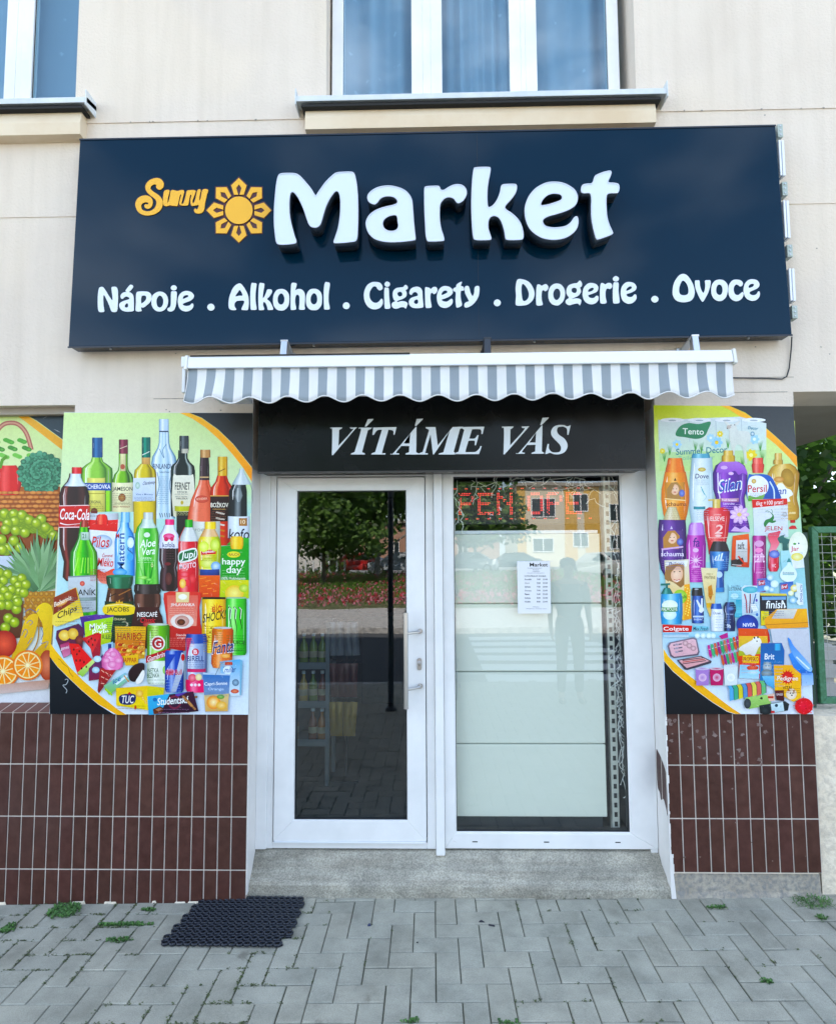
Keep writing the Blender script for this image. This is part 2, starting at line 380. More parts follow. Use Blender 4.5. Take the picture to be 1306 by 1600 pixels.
for a, b in ((-9, -3.25), (4.35, 9)): side.face([(x, y, gz(x, y)-.002) for x, y in ((a, -4.6), (b, -4.6), (b, 1.2), (a, 1.2))])
struct(side.build('side_pavement', asphalt))
def slab(name, x0, x1, y0, y1, z0, z1, m):
    b = MB(); b.box(x0, x1, y0, y1, z0, z1); return struct(b.build(name, m))
slab('near_kerb', -30, 30, -4.75, -4.605, -.4, .005, granite_pave)
slab('road', -60, 60, -10.75, -4.76, -.6, -.11, asphalt)
slab('far_kerb', -30, 30, -10.9, -10.752, -.4, .02, granite_pave)
slab('far_pavement', -40, 40, -16.2, -10.902, -.4, .012, granite_pave)
cw = MB()
for k in range(6): cw.box(.9, 3.5, -5.35-k*.85, -5.85-k*.85, -.112, -.106)
struct(cw.build('crosswalk_stripes', mat('road_paint', (.72, .72, .7), .7)))
bank_m = noisy('flowerbed_soil', (.10, .12, .05), (.16, .17, .08), .95, 1.5, 20, .6, .03)
bk = MB(); bk.add([(-40, -16.2, 0), (40, -16.2, 0), (40, -30, .55), (-40, -30, .55), (40, -60, .9), (-40, -60, .9)], [(0, 1, 2, 3)], 0)
struct(bk.build('flowerbed', bank_m))
slab('parking_lot', -60, 60, -66, -30, -.5, .56, noisy('old_asphalt', (.22, .22, .22), (.3, .3, .3), .9, 1, 60, .3, .01))
gr = MB(); gr.face([(-900, -900, -.62), (900, -900, -.62), (900, 900, -.62), (-900, 900, -.62)])
struct(gr.build('ground', noisy('distant_ground', (.12, .14, .07), (.2, .2, .14), .95, .05, 2, .1, .01)))
slab('yard_ground', 1.9, 14, 1.2, 16, -.3, .02, noisy('yard_soil', (.06, .065, .045), (.10, .10, .07), .95, 2, 60, .6, .02))

# ================================================================== BUILDING
B = thing('shop_building', 'cream plastered corner building with brown tiled plinth behind the market sign', 'building', (0, .15, 0))
XL, XR = -.795, 1.247            # door recess
fw = MB()
Z1, Z2, Z3 = 2.468, 3.453, 3.967
def wallpiece(x0, x1, z0, z1, y0=0.0, y1=.3, m=0): fw.box(x0, x1, y0, y1, z0, z1, m)
# ground floor piers
wallpiece(-1.72, XL, -.1, .8846, .004); wallpiece(-1.72, XL, .8846, 2.10)
wallpiece(XR, 1.945, .13, .8846, .004); wallpiece(XR, 1.938, .8846, 2.402)
wallpiece(-14, -3.4, -.1, 2.44); wallpiece(-3.4, -1.72, -.1, .80, .004)
wallpiece(-14, XL, 2.44, Z1); wallpiece(-1.72, XL, 2.10, 2.44); wallpiece(XL, XR, 2.10, Z1, .16); wallpiece(XR, 1.942, 2.402, Z1)
wallpiece(-14, 2.9, Z1, Z2); wallpiece(-14, 2.9, Z2, Z3, -.0035)
WB, WT = 4.09, 5.75
for a, b in ((-14, -3.9), (-1.775, -.428), (1.205, 2.9)): wallpiece(a, b, Z3, WT, -.008)
wallpiece(-3.9, -1.775, Z3, WB, -.008); wallpiece(-.428, 1.205, Z3, WB, -.008); wallpiece(-14, 2.9, WT, 12.5, -.008)
facade = fw.build('facade_wall', [plaster], B)
core = MB(); core.box(-14, 2.9, 2.2, 10, 2.62, 12.49); core.box(-14, 1.95, 5.6, 10, -.1, 2.6); core.box(-14, -13.7, .3, 2.2, 2.62, 12.49)
core.box(2.6, 2.899, .3, 2.2, 2.62, 12.49); core.box(-14, 2.9, .3, 2.2, 12.3, 12.49); core.box(-3.4, -1.8, .3, 5.6, -.1, 2.6); core.box(1.70, 1.95, .3, 5.6, -.1, 2.45)
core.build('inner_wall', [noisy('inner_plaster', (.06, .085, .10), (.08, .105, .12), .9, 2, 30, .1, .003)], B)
rf = MB(); rf.box(-14.4, 3.3, -.45, 10.4, 12.5, 12.75); rf.build('roof', [cement], B)
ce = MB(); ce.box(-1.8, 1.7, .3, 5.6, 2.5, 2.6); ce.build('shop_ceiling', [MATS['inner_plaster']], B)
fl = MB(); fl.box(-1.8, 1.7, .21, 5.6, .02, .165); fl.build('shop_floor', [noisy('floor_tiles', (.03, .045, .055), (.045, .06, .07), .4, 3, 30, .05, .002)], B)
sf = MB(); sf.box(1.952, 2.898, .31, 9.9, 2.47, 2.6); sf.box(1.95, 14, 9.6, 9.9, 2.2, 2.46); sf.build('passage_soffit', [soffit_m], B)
# sheet bits round the boarded window on the left
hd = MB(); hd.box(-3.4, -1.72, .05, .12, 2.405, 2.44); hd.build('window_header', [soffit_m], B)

# tiled plinth: every tile a raised bevelled face on a pale grout bed
def tiled(name, xs, zs, x0, x1, z0, z1, side=None):
    mb = MB(); mb.box(x0, x1, .0035, .0125, z0, z1, 1)
    g = .0031
    for i in range(len(xs)-1):
        for k in range(len(zs)-1):
            xa, xb, za, zb = xs[i]+g, xs[i+1]-g, zs[k]+g, zs[k+1]-g
            if xb-xa < .004 or zb-za < .01: continue
            d = rng.uniform(-.0006, .0006); b = .0018; t = rng.gauss(1, .05); ti = rng.uniform(-.0006, .0006)
            vs = [(xa, .0034, za), (xb, .0034, za), (xb, .0034, zb), (xa, .0034, zb), (xa, .0006+d, za), (xb, .0006+d, za), (xb, .0006+d, zb), (xa, .0006+d, zb),
                  (xa+b, -.0008+d, za+b), (xb-b, -.0008+d+ti, za+b), (xb-b, -.0008+d+ti, zb-b), (xa+b, -.0008+d, zb-b)]
            fs = [(8, 9, 10, 11)]
            for q in range(4):
                n = (q+1) % 4; fs += [(q, n, 4+n, 4+q), (4+q, 4+n, 8+n, 8+q)]
            mb.add(vs, fs, 0, (t, t*rng.uniform(.94, 1.04), t))
    return mb.build(name, [tile_m, grout_m], B)
zl = [-.1154, .1346, .3846, .6346, .8846]
xl = [-1.9772+.065*k for k in range(-18, 18)]+[XL]
tiled('tiled_plinth', xl, zl, -3.2, XL, -.1154, .8846)
xr = [XR]+[1.3103+.065*k for k in range(0, 11)]
tiled('tiled_plinth', xr, zl[1:], XR, 1.9613, .1346, .8846)
# tiled sloping sill under the fruit poster
sl_ = MB()
for k in range(-18, 3):
    a, b = -1.9772+.065*k+.003, -1.9772+.065*(k+1)-.003
    sl_.face([(a, -.002, .8862), (b, -.002, .8862), (b, .10, .912), (a, .10, .912)], 0, rng.gauss(1.9, .15))
sl_.face([(-3.2, -.001, .8848), (-1.72, -.001, .8848), (-1.72, .1, .9105), (-3.2, .1, .9105)], 1)
sl_.build('tiled_sill', [tile_m, grout_m], B)
# sticker residue smudges on the right plinth
sg_ = MB(); rs_ = random.Random(3)
for k in range(46):
    x = 1.26+rs_.random()**1.3*.66; z = .64+rs_.random()*.22 if k < 38 else .15+rs_.random()*.45; n = 9; a0 = rs_.random()*6; r = rs_.uniform(.004, .013)*(1 if k < 38 else .5)
    sg_.face([(x+math.cos(a0+q*6.283/n)*r*rs_.uniform(.35, 1.3), -.00185-k*.00001, z+math.sin(a0+q*6.283/n)*r*rs_.uniform(.35, 1.1)) for q in range(n)], 0, rs_.uniform(.6, 1.3))
rs_m = noisy('sticker_residue', (.14, .085, .075), (.24, .17, .15), .8, 60, 300, .3, .001)
sg_.build('sticker_residue', [rs_m], B)
# cement footing below the right plinth and rough strip against the pavement
ft = MB(); n = 40; zt = .134
for k in range(n):
    xa, xb = 1.25+k*(.705/n), 1.25+(k+1)*(.705/n)
    ya, yb = .006-.012*abs(noise.noise((k*.4, 0, 0))), .006-.012*abs(noise.noise(((k+1)*.4, 0, 0)))
    za, zb = .045+.02*noise.noise((k*.3, 3, 0)), .045+.02*noise.noise(((k+1)*.3, 3, 0))
    ft.face([(xa, ya+.008, zt), (xb, yb+.008, zt), (xb, yb, zb), (xa, ya, za)]); ft.face([(xa, ya, za), (xb, yb, zb), (xb, yb-.03, -.03), (xa, ya-.03, -.03)])
ft.face([(1.25, .01, zt), (1.955, .01, zt), (1.955, .14, zt), (1.25, .14, zt)]); ft.box(1.25, 1.955, .02, .14, -.1, .13)
ft.build('cement_footing', [cement], B)
rb = MB(); k = 0; x = -3.0
while x < XL-.02:
    wd = rng.uniform(.03, .09); h = rng.uniform(.002, .012); d = rng.uniform(.004, .014)
    if rng.random() < .3: rb.hexa([(x, -d, gz(x, 0)-.01), (x+wd, -d*.7, gz(x, 0)-.01), (x+wd, .0, gz(x, 0)-.01), (x, .0, gz(x, 0)-.01)], [(x+.008, -d*.5, gz(x, 0)+h*.6), (x+wd-.01, -d*.4, gz(x, 0)+h), (x+wd-.01, 0, gz(x, 0)+h+.004), (x+.008, 0, gz(x, 0)+h+.003)])
    x += wd
rb.build('mortar_edge', [lowwall_m], B)
# painted reveals
rv = MB(); rv.box(XL+.0005, XL+.004, .002, .14, .02, 2.10); rv.box(XL-.0032, XL+.0004, -.0006, .0035, .885, 2.36)
rv.build('painted_reveal', [reveal_m], B)
rv = MB(); rv.box(XR-.004, XR-.0005, .0, .14, .135, 2.4)
# jagged paint edge lapping on to the tiles
pz = .13
while pz < .885:
    h = rng.uniform(.012, .05); ww = rng.uniform(.001, .0065)+(.01 if pz < .22 else 0)
    rv.box(XR-.004, XR+ww, -.0018, .001, pz, pz+h); pz += h
rv.hexa([(XR-.004, -.01, .02), (XR+.018, -.01, .02), (XR+.018, .01, .02), (XR-.004, .14, .02)], [(XR-.004, -.002, .135), (XR+.012, -.002, .135), (XR+.012, .01, .135), (XR-.004, .14, .135)])
rv.build('painted_reveal', [reveal_m], B)
pt = MB(); ol = outline('.128,.66 .10,.665 .06,.645 .012,.60 .002,.52 .003,.40 .02,.42 .05,.455 .085,.44 .10,.47 .128,.50', 5)
pt.face([(XR-.0048, a, b) for a, b in ol], 0, .8); pt.box(XR-.0056, XR-.0049, .062, .066, .45, .645, 1); pt.box(XR-.0056, XR-.0049, .004, .007, .41, .6, 1)
pt.build('bare_tile_patch', [tile_m, grout_m], B)
# low wall to the right, grooves of nail holes
# worn sloping stone threshold
st = MB(); nx = 110; prof = [(.034, -.06), (.032, .030), (.034, .052), (.042, .062), (.06, .070), (.085, .094), (.105, .120), (.13, .150), (.145, .163), (.165, .168)]
rows = []
for i in range(nx+1):
    x = XL+.001+(XR-.005-XL)*i/nx; r = []
    for j, (yy, zz) in enumerate(prof):
        a = noise.noise((x*2.2, j*.6, 0)); b = noise.noise((x*16, j*2.1, 5)); e = .3 if j in (0, 9) else 1
        chip = -.012*max(0, noise.noise((x*9, 7, 1))-.35) if j in (2, 3) else 0
        r.append((x, yy-(.035*i/nx)*(1 if j < 6 else 0)+(a*.006+b*.0025)*e, zz+(a*.006+b*.0022)*e+chip))
    rows.append(r)
for i in range(nx):
    for j in range(len(prof)-1): st.face([rows[i][j], rows[i+1][j], rows[i+1][j+1], rows[i][j+1]])
st.box(XL+.01, XR-.01, .07, .2, -.1, .06)
sto = st.build('stone_threshold', [stone_step], B)
bm = bmesh.new(); bm.from_mesh(sto.data); bmesh.ops.remove_doubles(bm, verts=bm.verts, dist=1e-5); bm.to_mesh(sto.data); bm.free()

# ------------------------------------------------------------------ windows and doors (white pvc)
def mitre(mb, x0, x1, z0, z1, l, r, b, t, y0, y1, m=0):
    """a mitred frame, outer x0..x1 z0..z1, member widths l r b t"""
    o = [(x0, z0), (x1, z0), (x1, z1), (x0, z1)]; i = [(x0+l, z0+b), (x1-r, z0+b), (x1-r, z1-t), (x0+l, z1-t)]
    for k in range(4):
        n = (k+1) % 4; q = [o[k], o[n], i[n], i[k]]
        mb.hexa([(a, y0, c) for a, c in q], [(a, y1, c) for a, c in q], m)
def window(name, x0, x1, panes, zb, zt, yf=.10):
    f = MB()
    mitre(f, x0, x1, zb, zt, .045, .045, .05, .06, yf+.012, yf+.09)
    fr = f.build(name, [pvc], B, bevel=.003)
    for a, b in panes:
        s = MB(); mitre(s, a-.062, b+.062, zb+.03, zt-.04, .062, .062, .06, .07, yf, yf+.05); s.build('sash', [pvc], fr, bevel=.003)
        q = MB(); q.box(a-.004, a, yf+.012, yf+.02, zb+.09, zt-.11); q.box(b, b+.004, yf+.012, yf+.02, zb+.09, zt-.11); q.build('seal', [rubber], fr)
        g = MB(); g.face([(a-.01, yf+.022, zb+.08), (b+.01, yf+.022, zb+.08), (b+.01, yf+.022, zt-.1), (a-.01, yf+.022, zt-.1)]); g.build('pane', [win_glass], fr, recalc=False)
    for (_, b), (a, _) in zip(panes, panes[1:]):
        m = MB(); m.box(b+.062, a-.062, yf+.002, yf+.06, zb+.03, zt-.04); m.build('mullion', [pvc], fr, bevel=.002)
    return fr
wb = 4.06
window('window', -.40, 1.158, [(-.354, .023), (.191, .561), (.711, 1.096)], wb, 5.74)
window('window', -3.88, -1.765, [(-3.75, -3.25), (-3.08, -2.25), (-2.096, -1.787)], wb, 5.74)
sm = noisy('lead_sill_sheet', (.56, .60, .62), (.68, .71, .72), .5, 5, 40, .15, .003)
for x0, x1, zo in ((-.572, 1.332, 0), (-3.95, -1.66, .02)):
    s = MB(); s.hexa([(x0, -.098, 3.994+zo), (x1, -.098, 3.994+zo), (x1, .10, 4.035+zo), (x0, .10, 4.035+zo)], [(x0, -.098, 4.024+zo), (x1, -.098, 4.024+zo), (x1, .10, 4.06+zo), (x0, .10, 4.06+zo)])
    s.box(x0, x0+.006, -.105, -.0, 3.975+zo, 4.06+zo); s.box(x1-.006, x1, -.105, -.0, 3.975+zo, 4.06+zo)
    s.build('window_sill', [sm], B, bevel=.002)
    s = MB(); s.box(x0+.03, x1-.03, -.088, -.003, 3.972+zo, 3.984+zo); s.build('sill_shadow_strip', [darkgap], B)  # dark strip added as the overhang shadow below the sill lip
    c = MB(); n = 30; a, b = x0+.045, x1-.05
    for k in range(n):
        u, v = a+(b-a)*k/n, a+(b-a)*(k+1)/n
        c.face([(u, -.062, 3.868), (v, -.062, 3.868), (v, -.066, 3.93), (u, -.066, 3.93)]); c.face([(u, -.066, 3.93), (v, -.066, 3.93), (v, -.052, 3.985+zo), (u, -.052, 3.985+zo)])
    c.face([(a, -.062, 3.868), (b, -.062, 3.868), (b, -.003, 3.862), (a, -.003, 3.862)])
    for e in (a, b): c.face([(e, -.062, 3.868), (e, -.066, 3.93), (e, -.052, 3.985+zo), (e, -.003, 3.985+zo), (e, -.003, 3.862)])
    c.build('sill_cornice', [cornice_m], B)
# nail-hole pocks and small cracks along the string line and under the sign
pk = MB()
def pock(x, z, r, y):
    n = 7; a0 = rng.random()*6; pk.face([(x+math.cos(a0+k*6.283/n)*r*rng.uniform(.5, 1.4), y, z+math.sin(a0+k*6.283/n)*r*rng.uniform(.4, 1)) for k in range(n)])
for px, py in ((205, 190), (235, 192), (240, 191), (310, 191), (325, 190), (400, 189), (1068, 175), (1095, 174), (1188, 172), (1250, 172), (1285, 172)): q = P(px, py, 0); pock(q.x, Z3+.001, .006, -.0089)
for px, py in ((1194, 180), (1276, 388), (1180, 542), (1282, 542), (1296, 553), (275, 552), (287, 528), (345, 641), (260, 640), (265, 643)): q = P(px, py, 0); pock(q.x, q.z, .005, -.0012 if q.z < Z2 else -.0045)
pk.build('nail_holes', [cement], B)
gv = MB()
for px0, px1, py in ((240, 290, 623), (1145, 1230, 613), (1145, 1240, 590)):
    a, b = P(px0, py, 0), P(px1, py, 0); gv.box(a.x, b.x, -.0012, .001, a.z-.0015, a.z+.0015)
a = P(1237, 620, 0); gv.box(1.941, 1.9425, -.0012, .01, 2.402, Z1)
gv.build('hairline_cracks', [cement], B)

yf = .14
F = MB()
F.box(XL+.004, -.705, yf+.004, .21, .17, 2.12); F.box(.083, .126, yf+.003, .21, .172, 2.12); F.box(-.705, .083, yf+.004, .21, .172, .203); F.box(-.705, .083, yf+.004, .21, 2.073, 2.12)
F.box(XL+.004, -.735, yf-.008, yf+.004, .171, 2.10)
frame = F.build('door_frame', [pvc], B, bevel=.003)
F = MB(); F.box(.127, .172, yf-.028, yf+.02, .152, 2.12); F.build('cover_strip', [pvc], frame, bevel=.006)
F = MB(); mitre(F, -.699, .079, .212, 2.068, .101, .095, .101, .067, yf-.006, .20); leaf = F.build('door', [pvc], B, bevel=.0022)
F = MB(); mitre(F, -.602, -.010, .307, 2.007, .008, .008, .008, .008, yf-.0005, .19); F.build('glazing_bead', [pvc], leaf, bevel=.002)
F = MB(); mitre(F, -.5945, -.0175, .3145, 1.9995, .004, .004, .0045, .004, yf+.005, .19); F.build('glazing_seal', [rubber], leaf)
F = MB(); F.face([(-.593, .155, .316), (-.018, .155, .316), (-.018, .155, 1.998), (-.593, .155, 1.998)]); F.build('glass_pane', [door_glass], leaf, recalc=False)
F = MB(); F.box(-.695, .075, yf-.012, yf+.03, .2045, .2115); F.build('drip_rail', [white_metal], leaf, bevel=.001)
F = MB(); F.tube([(-.019, .062, .887), (-.019, .062, 1.364)], .0125, 16); 
for z in (.985, 1.264): F.tube([(-.019, .062, z-.003), (.012, .078, z-.002), (.046, .10, z), (.052, .137, z)], .0075, 12); F.tube([(.052, .128, z), (.052, .136, z)], .013, 16)
F.build('pull_handle', [steel], leaf, smooth=False)
F = MB()
ol = [(math.cos(a)*.012, (.019 if math.sin(a) > 0 else -.019)+math.sin(a)*.012) for a in [2*math.pi*k/20 for k in range(20)]]
F.face([(.048+a, yf-.0115, 1.096+b) for a, b in ol])
for k in range(20):
    n = (k+1) % 20; F.face([(.048+ol[k][0], yf-.0115, 1.096+ol[k][1]), (.048+ol[n][0], yf-.0115, 1.096+ol[n][1]), (.048+ol[n][0], yf-.005, 1.096+ol[n][1]), (.048+ol[k][0], yf-.005, 1.096+ol[k][1])])
F.lathe((.048, yf-.0118, 1.104), [(.0085, 0), (.0085, -.004), (.007, -.005)], 16, 1, 'y'); F.box(.0465, .0495, yf-.013, yf-.011, 1.085, 1.1, 2)
F.build('door_lock', [steel, alu, darkgap], leaf)
F = MB(); mitre(F, .1735, 1.2425, .176, 2.12, .052, .133, .075, .05, yf, .20); F.box(1.205, XR-.005, yf+.003, .205, .14, 2.12)
fx = F.build('shop_window', [pvc], B, bevel=.003)
F = MB(); mitre(F, .2235, 1.1115, .249, 2.08, .008, .008, .008, .008, yf+.006, .19); F.build('glazing_bead', [pvc], fx, bevel=.002)
F = MB(); mitre(F, .231, 1.104, .2565, 2.0725, .004, .004, .0045, .004, yf+.0105, .19); F.build('glazing_seal', [rubber], fx)
F = MB(); F.face([(.233, .158, .259), (1.103, .158, .259), (1.103, .158, 2.071), (.233, .158, 2.071)]); F.build('glass_pane', [shop_glass], fx, recalc=False)
for x in (.323, .683, 1.04): F = MB(); F.box(x-.013, x+.013, yf-.0012, yf+.004, .208, .2125); F.build('drain_slot', [darkgap], fx)

# ================================================================== MAIN SIGN
SY, LY = -.10, -.195
def mapped(contours, fr, Y, thick, m_face, name, parent, m_side=None, grow=None, bevel=0):
    """contours in zoomed-photo units of frame fr=(x0,y0,scale) -> solid lettering standing on plane Y (front) with thickness"""
    cs = [[(fr[0]+a/fr[2], -(fr[1]+b/fr[2])) for a, b in c] for c in contours]
    me = filled(cs, .5)
    for v in me.vertices:
        q = P(v.co.x, -v.co.y, Y); v.co = (q.x, Y if v.co.z > 0 else Y+thick, q.z)
    me.name = name; me.materials.clear(); me.materials.append(m_face)
    if m_side:
        me.materials.append(m_side)
        for p in me.polygons:
            if abs(p.normal.y) < .7: p.material_index = 1
    bm = bmesh.new(); bm.from_mesh(me); bmesh.ops.remove_doubles(bm, verts=bm.verts, dist=2e-5); bmesh.ops.recalc_face_normals(bm, faces=bm.faces); bm.to_mesh(me); bm.free()
    if m_side:
        for p in me.polygons: p.material_index = 0 if abs(p.normal.y) > .7 else 1
    o = link(name, me, parent)
    if bevel:
        b = o.modifiers.new('bevel', 'BEVEL'); b.width = bevel; b.segments = 2; b.limit_method = 'ANGLE'; b.angle_limit = rad(60)
    return o
SG = thing('shop_sign', 'wide dark blue shop sign with a yellow sun and large raised white letters', 'sign', (.09, -.05, 2.72))
tl, tr, bl, br = P(125, 217, SY), P(1211, 195, SY), P(107, 541, SY), P(1237, 522, SY)
b = MB(); bk_ = .085
b.hexa([(bl.x, SY, bl.z), (br.x, SY, br.z), (br.x, SY+bk_, br.z), (bl.x, SY+bk_, bl.z)], [(tl.x, SY, tl.z), (tr.x, SY, tr.z), (tr.x, SY+bk_, tr.z), (tl.x, SY+bk_, tl.z)])
b.build('sign_panel', [navy_panel], SG, bevel=.002)
b = MB()   # folded edge trim and bottom screws
for (p, q) in ((bl, br), (tl, tr)):
    dz = -.001 if p is bl else .001
    b.hexa([(p.x-.002, SY-.0035, p.z-.008+dz), (q.x+.002, SY-.0035, q.z-.008+dz), (q.x+.002, SY-.0005, q.z-.008+dz), (p.x-.002, SY-.0005, p.z-.008+dz)], [(p.x-.002, SY-.0035, p.z+dz), (q.x+.002, SY-.0035, q.z+dz), (q.x+.002, SY-.0005, q.z+dz), (p.x-.002, SY-.0005, p.z+dz)])
b.build('edge_trim', [mat('dark_trim', (.006, .01, .02), .35)], SG)
b = MB(); q0_, q1_ = P(745, 206, SY), P(748, 529, SY); b.hexa([(q1_.x-.0006, SY-.0004, q1_.z+.01), (q1_.x+.0006, SY-.0004, q1_.z+.01), (q1_.x+.0006, SY+.001, q1_.z+.01), (q1_.x-.0006, SY+.001, q1_.z+.01)], [(q0_.x-.0006, SY-.0004, q0_.z-.005), (q0_.x+.0006, SY-.0004, q0_.z-.005), (q0_.x+.0006, SY+.001, q0_.z-.005), (q0_.x-.0006, SY+.001, q0_.z-.005)]); b.build('panel_seam', [darkgap], SG)
for px in (172, 490, 835, 1170):
    q = P(px, 540-(px-107)*.0168+3, SY+.03); b = MB(); b.lathe((q.x, SY+.035, q.z-.012), [(.006, 0), (.006, .012), (.003, .018)], 10); b.build('bolt', [steel], SG)
# hinge blocks and profiles along the right edge
for y0, y1, kind in ((195, 215, 0), (221, 276, 1), (285, 306, 0), (315, 373, 1), (383, 402, 0), (421, 471, 1), (478, 498, 0)):
    xa = 1211+(y0-195)*.0796+1.5; q0, q1 = P(xa, y0, SY+.02), P(xa, y1, SY+.02)
    x = (q0.x+q1.x)/2+.004; b = MB()
    if kind == 0:
        b.box(x, x+.026, SY+.012, SY+.06, q1.z, q0.z); 
        for k in range(3): zc = q1.z+(q0.z-q1.z)*(k+.5)/3; b.lathe((x+.012, SY+.011, zc), [(.005, 0), (.004, -.003)], 8, 1, 'y')
        b.build('clamp_block', [noisy('mint_plastic', (.38, .44, .40), (.46, .52, .47), .6, 20, 60, .1, .001) if 'mint_plastic' not in MATS else MATS['mint_plastic'], alu], SG, bevel=.003)
    else:
        b.box(x-.002, x+.008, SY+.005, SY+.05, q1.z, q0.z); b.box(x+.009, x+.013, SY+.014, SY+.05, q1.z, q0.z, 1); b.box(x+.014, x+.026, SY+.008, SY+.05, q1.z, q0.z)
        b.build('side_profile', [white_metal, mat('blue_profile', (.10, .22, .42), .4) if 'blue_profile' not in MATS else MATS['blue_profile']], SG, bevel=.001)

big = {
 'M': ((420, 255, 8.1625), ['150,130 250,122 340,128 400,160 470,235 540,320 590,400 605,402 640,350 720,240 800,160 860,118 940,108 1040,106 1085,122 1108,180 1125,280 1137,420 1141,600 1138,800 1130,940 1108,990 1060,1003 940,1016 845,1018 826,1000 845,940 880,830 905,680 912,520 905,420 885,366 858,358 830,378 780,450 730,550 690,680 662,770 630,808 592,820 545,812 512,780 480,700 440,580 390,470 345,398 310,368 282,380 268,440 264,560 272,680 295,790 330,920 352,985 345,1015 310,1028 220,1037 130,1035 95,1005 78,900 66,760 68,560 82,380 95,260 115,170']),
 'a': ((565, 255, 7.682), ['68,420 78,370 130,318 210,280 320,266 420,280 510,315 570,370 605,440 618,560 628,700 640,820 648,905 630,924 560,935 430,946 300,945 200,925 130,890 75,825 50,740 60,670 110,600 190,550 290,518 370,500 415,482 428,458 412,425 370,402 310,396 260,406 220,430 190,470 158,493 120,485 85,460', '340,620 400,612 432,632 442,690 448,760 420,805 360,822 300,810 258,775 244,720 262,670 300,638']),
 'r': ((565, 255, 7.682), ['775,276 850,270 918,270 938,285 952,315 985,318 1040,285 1100,257 1160,250 1210,262 1250,300 1262,350 1250,400 1215,450 1165,478 1135,465 1110,430 1070,410 1020,412 975,440 945,490 938,560 940,680 955,780 980,860 992,910 980,930 900,938 810,938 785,925 768,860 760,720 752,560 750,400 752,300']),
 'k': ((725, 250, 8.1625), ['145,92 230,86 315,88 338,105 332,170 310,280 298,400 298,520 306,590 325,598 370,570 420,500 455,410 470,335 495,310 560,303 640,303 670,318 672,370 650,430 600,500 545,560 522,600 540,630 600,670 670,730 720,800 748,880 758,960 750,1003 720,1016 620,1020 545,1015 525,990 510,900 480,800 440,735 385,712 335,730 312,780 310,860 328,930 345,985 335,1015 240,1022 150,1018 120,995 105,900 95,740 90,560 95,380 105,220 122,110']),
 'e': ((810, 250, 7.682), ['430,258 520,268 600,300 670,350 705,410 710,470 690,530 640,575 560,615 450,650 360,675 305,705 292,740 320,785 390,805 470,806 560,790 620,750 660,695 690,674 712,690 718,750 700,820 650,880 580,925 500,950 400,956 300,940 210,895 135,825 90,730 72,620 85,520 130,420 200,340 280,290 350,265', '440,392 500,402 528,430 528,465 500,492 440,515 360,540 290,552 262,542 262,510 290,460 340,415 390,396']),
 't': ((810, 250, 7.682), ['940,172 1020,140 1095,126 1115,145 1100,200 1078,250 1090,268 1150,272 1195,285 1210,320 1205,370 1180,396 1110,398 1068,410 1055,450 1055,560 1065,680 1090,770 1125,850 1133,875 1115,895 1040,925 955,952 930,940 905,860 880,740 870,620 872,480 865,415 840,396 780,398 752,378 750,330 770,295 820,282 870,278 892,255 905,210 915,190']),
}
for ch, (fr, cs) in big.items():
    cts = [outline(c, 5) for c in cs]
    o = mapped(cts, fr, LY, LY*-1+SY-.012, letter_white, 'letter', SG, letter_side)
    o['label'] = 'white illuminated channel letter with dark returns'
    # raised rim bead round the face
    rim = MB()
    for c in cts:
        pts = [P(fr[0]+a/fr[2], fr[1]+b_/fr[2], LY) for a, b_ in c]; inn = offset_poly([(p.x, p.z) for p in pts], -.0045)
        n = len(pts)
        for k in range(n):
            q = (k+1) % n
            rim.face([(pts[k].x, LY-.0025, pts[k].z), (pts[q].x, LY-.0025, pts[q].z), (inn[q][0], LY-.0025, inn[q][1]), (inn[k][0], LY-.0025, inn[k][1])])
            rim.face([(pts[k].x, LY-.0025, pts[k].z), (pts[q].x, LY-.0025, pts[q].z), (pts[q].x, LY+.004, pts[q].z), (pts[k].x, LY+.004, pts[k].z)])
            rim.face([(inn[k][0], LY-.0025, inn[k][1]), (inn[q][0], LY-.0025, inn[q][1]), (inn[q][0], LY+.0005, inn[q][1]), (inn[k][0], LY+.0005, inn[k][1])])
    rim.build('trim_bead', [mat('pale_trim', (.62, .66, .76), .35) if 'pale_trim' not in MATS else MATS['pale_trim']], o)

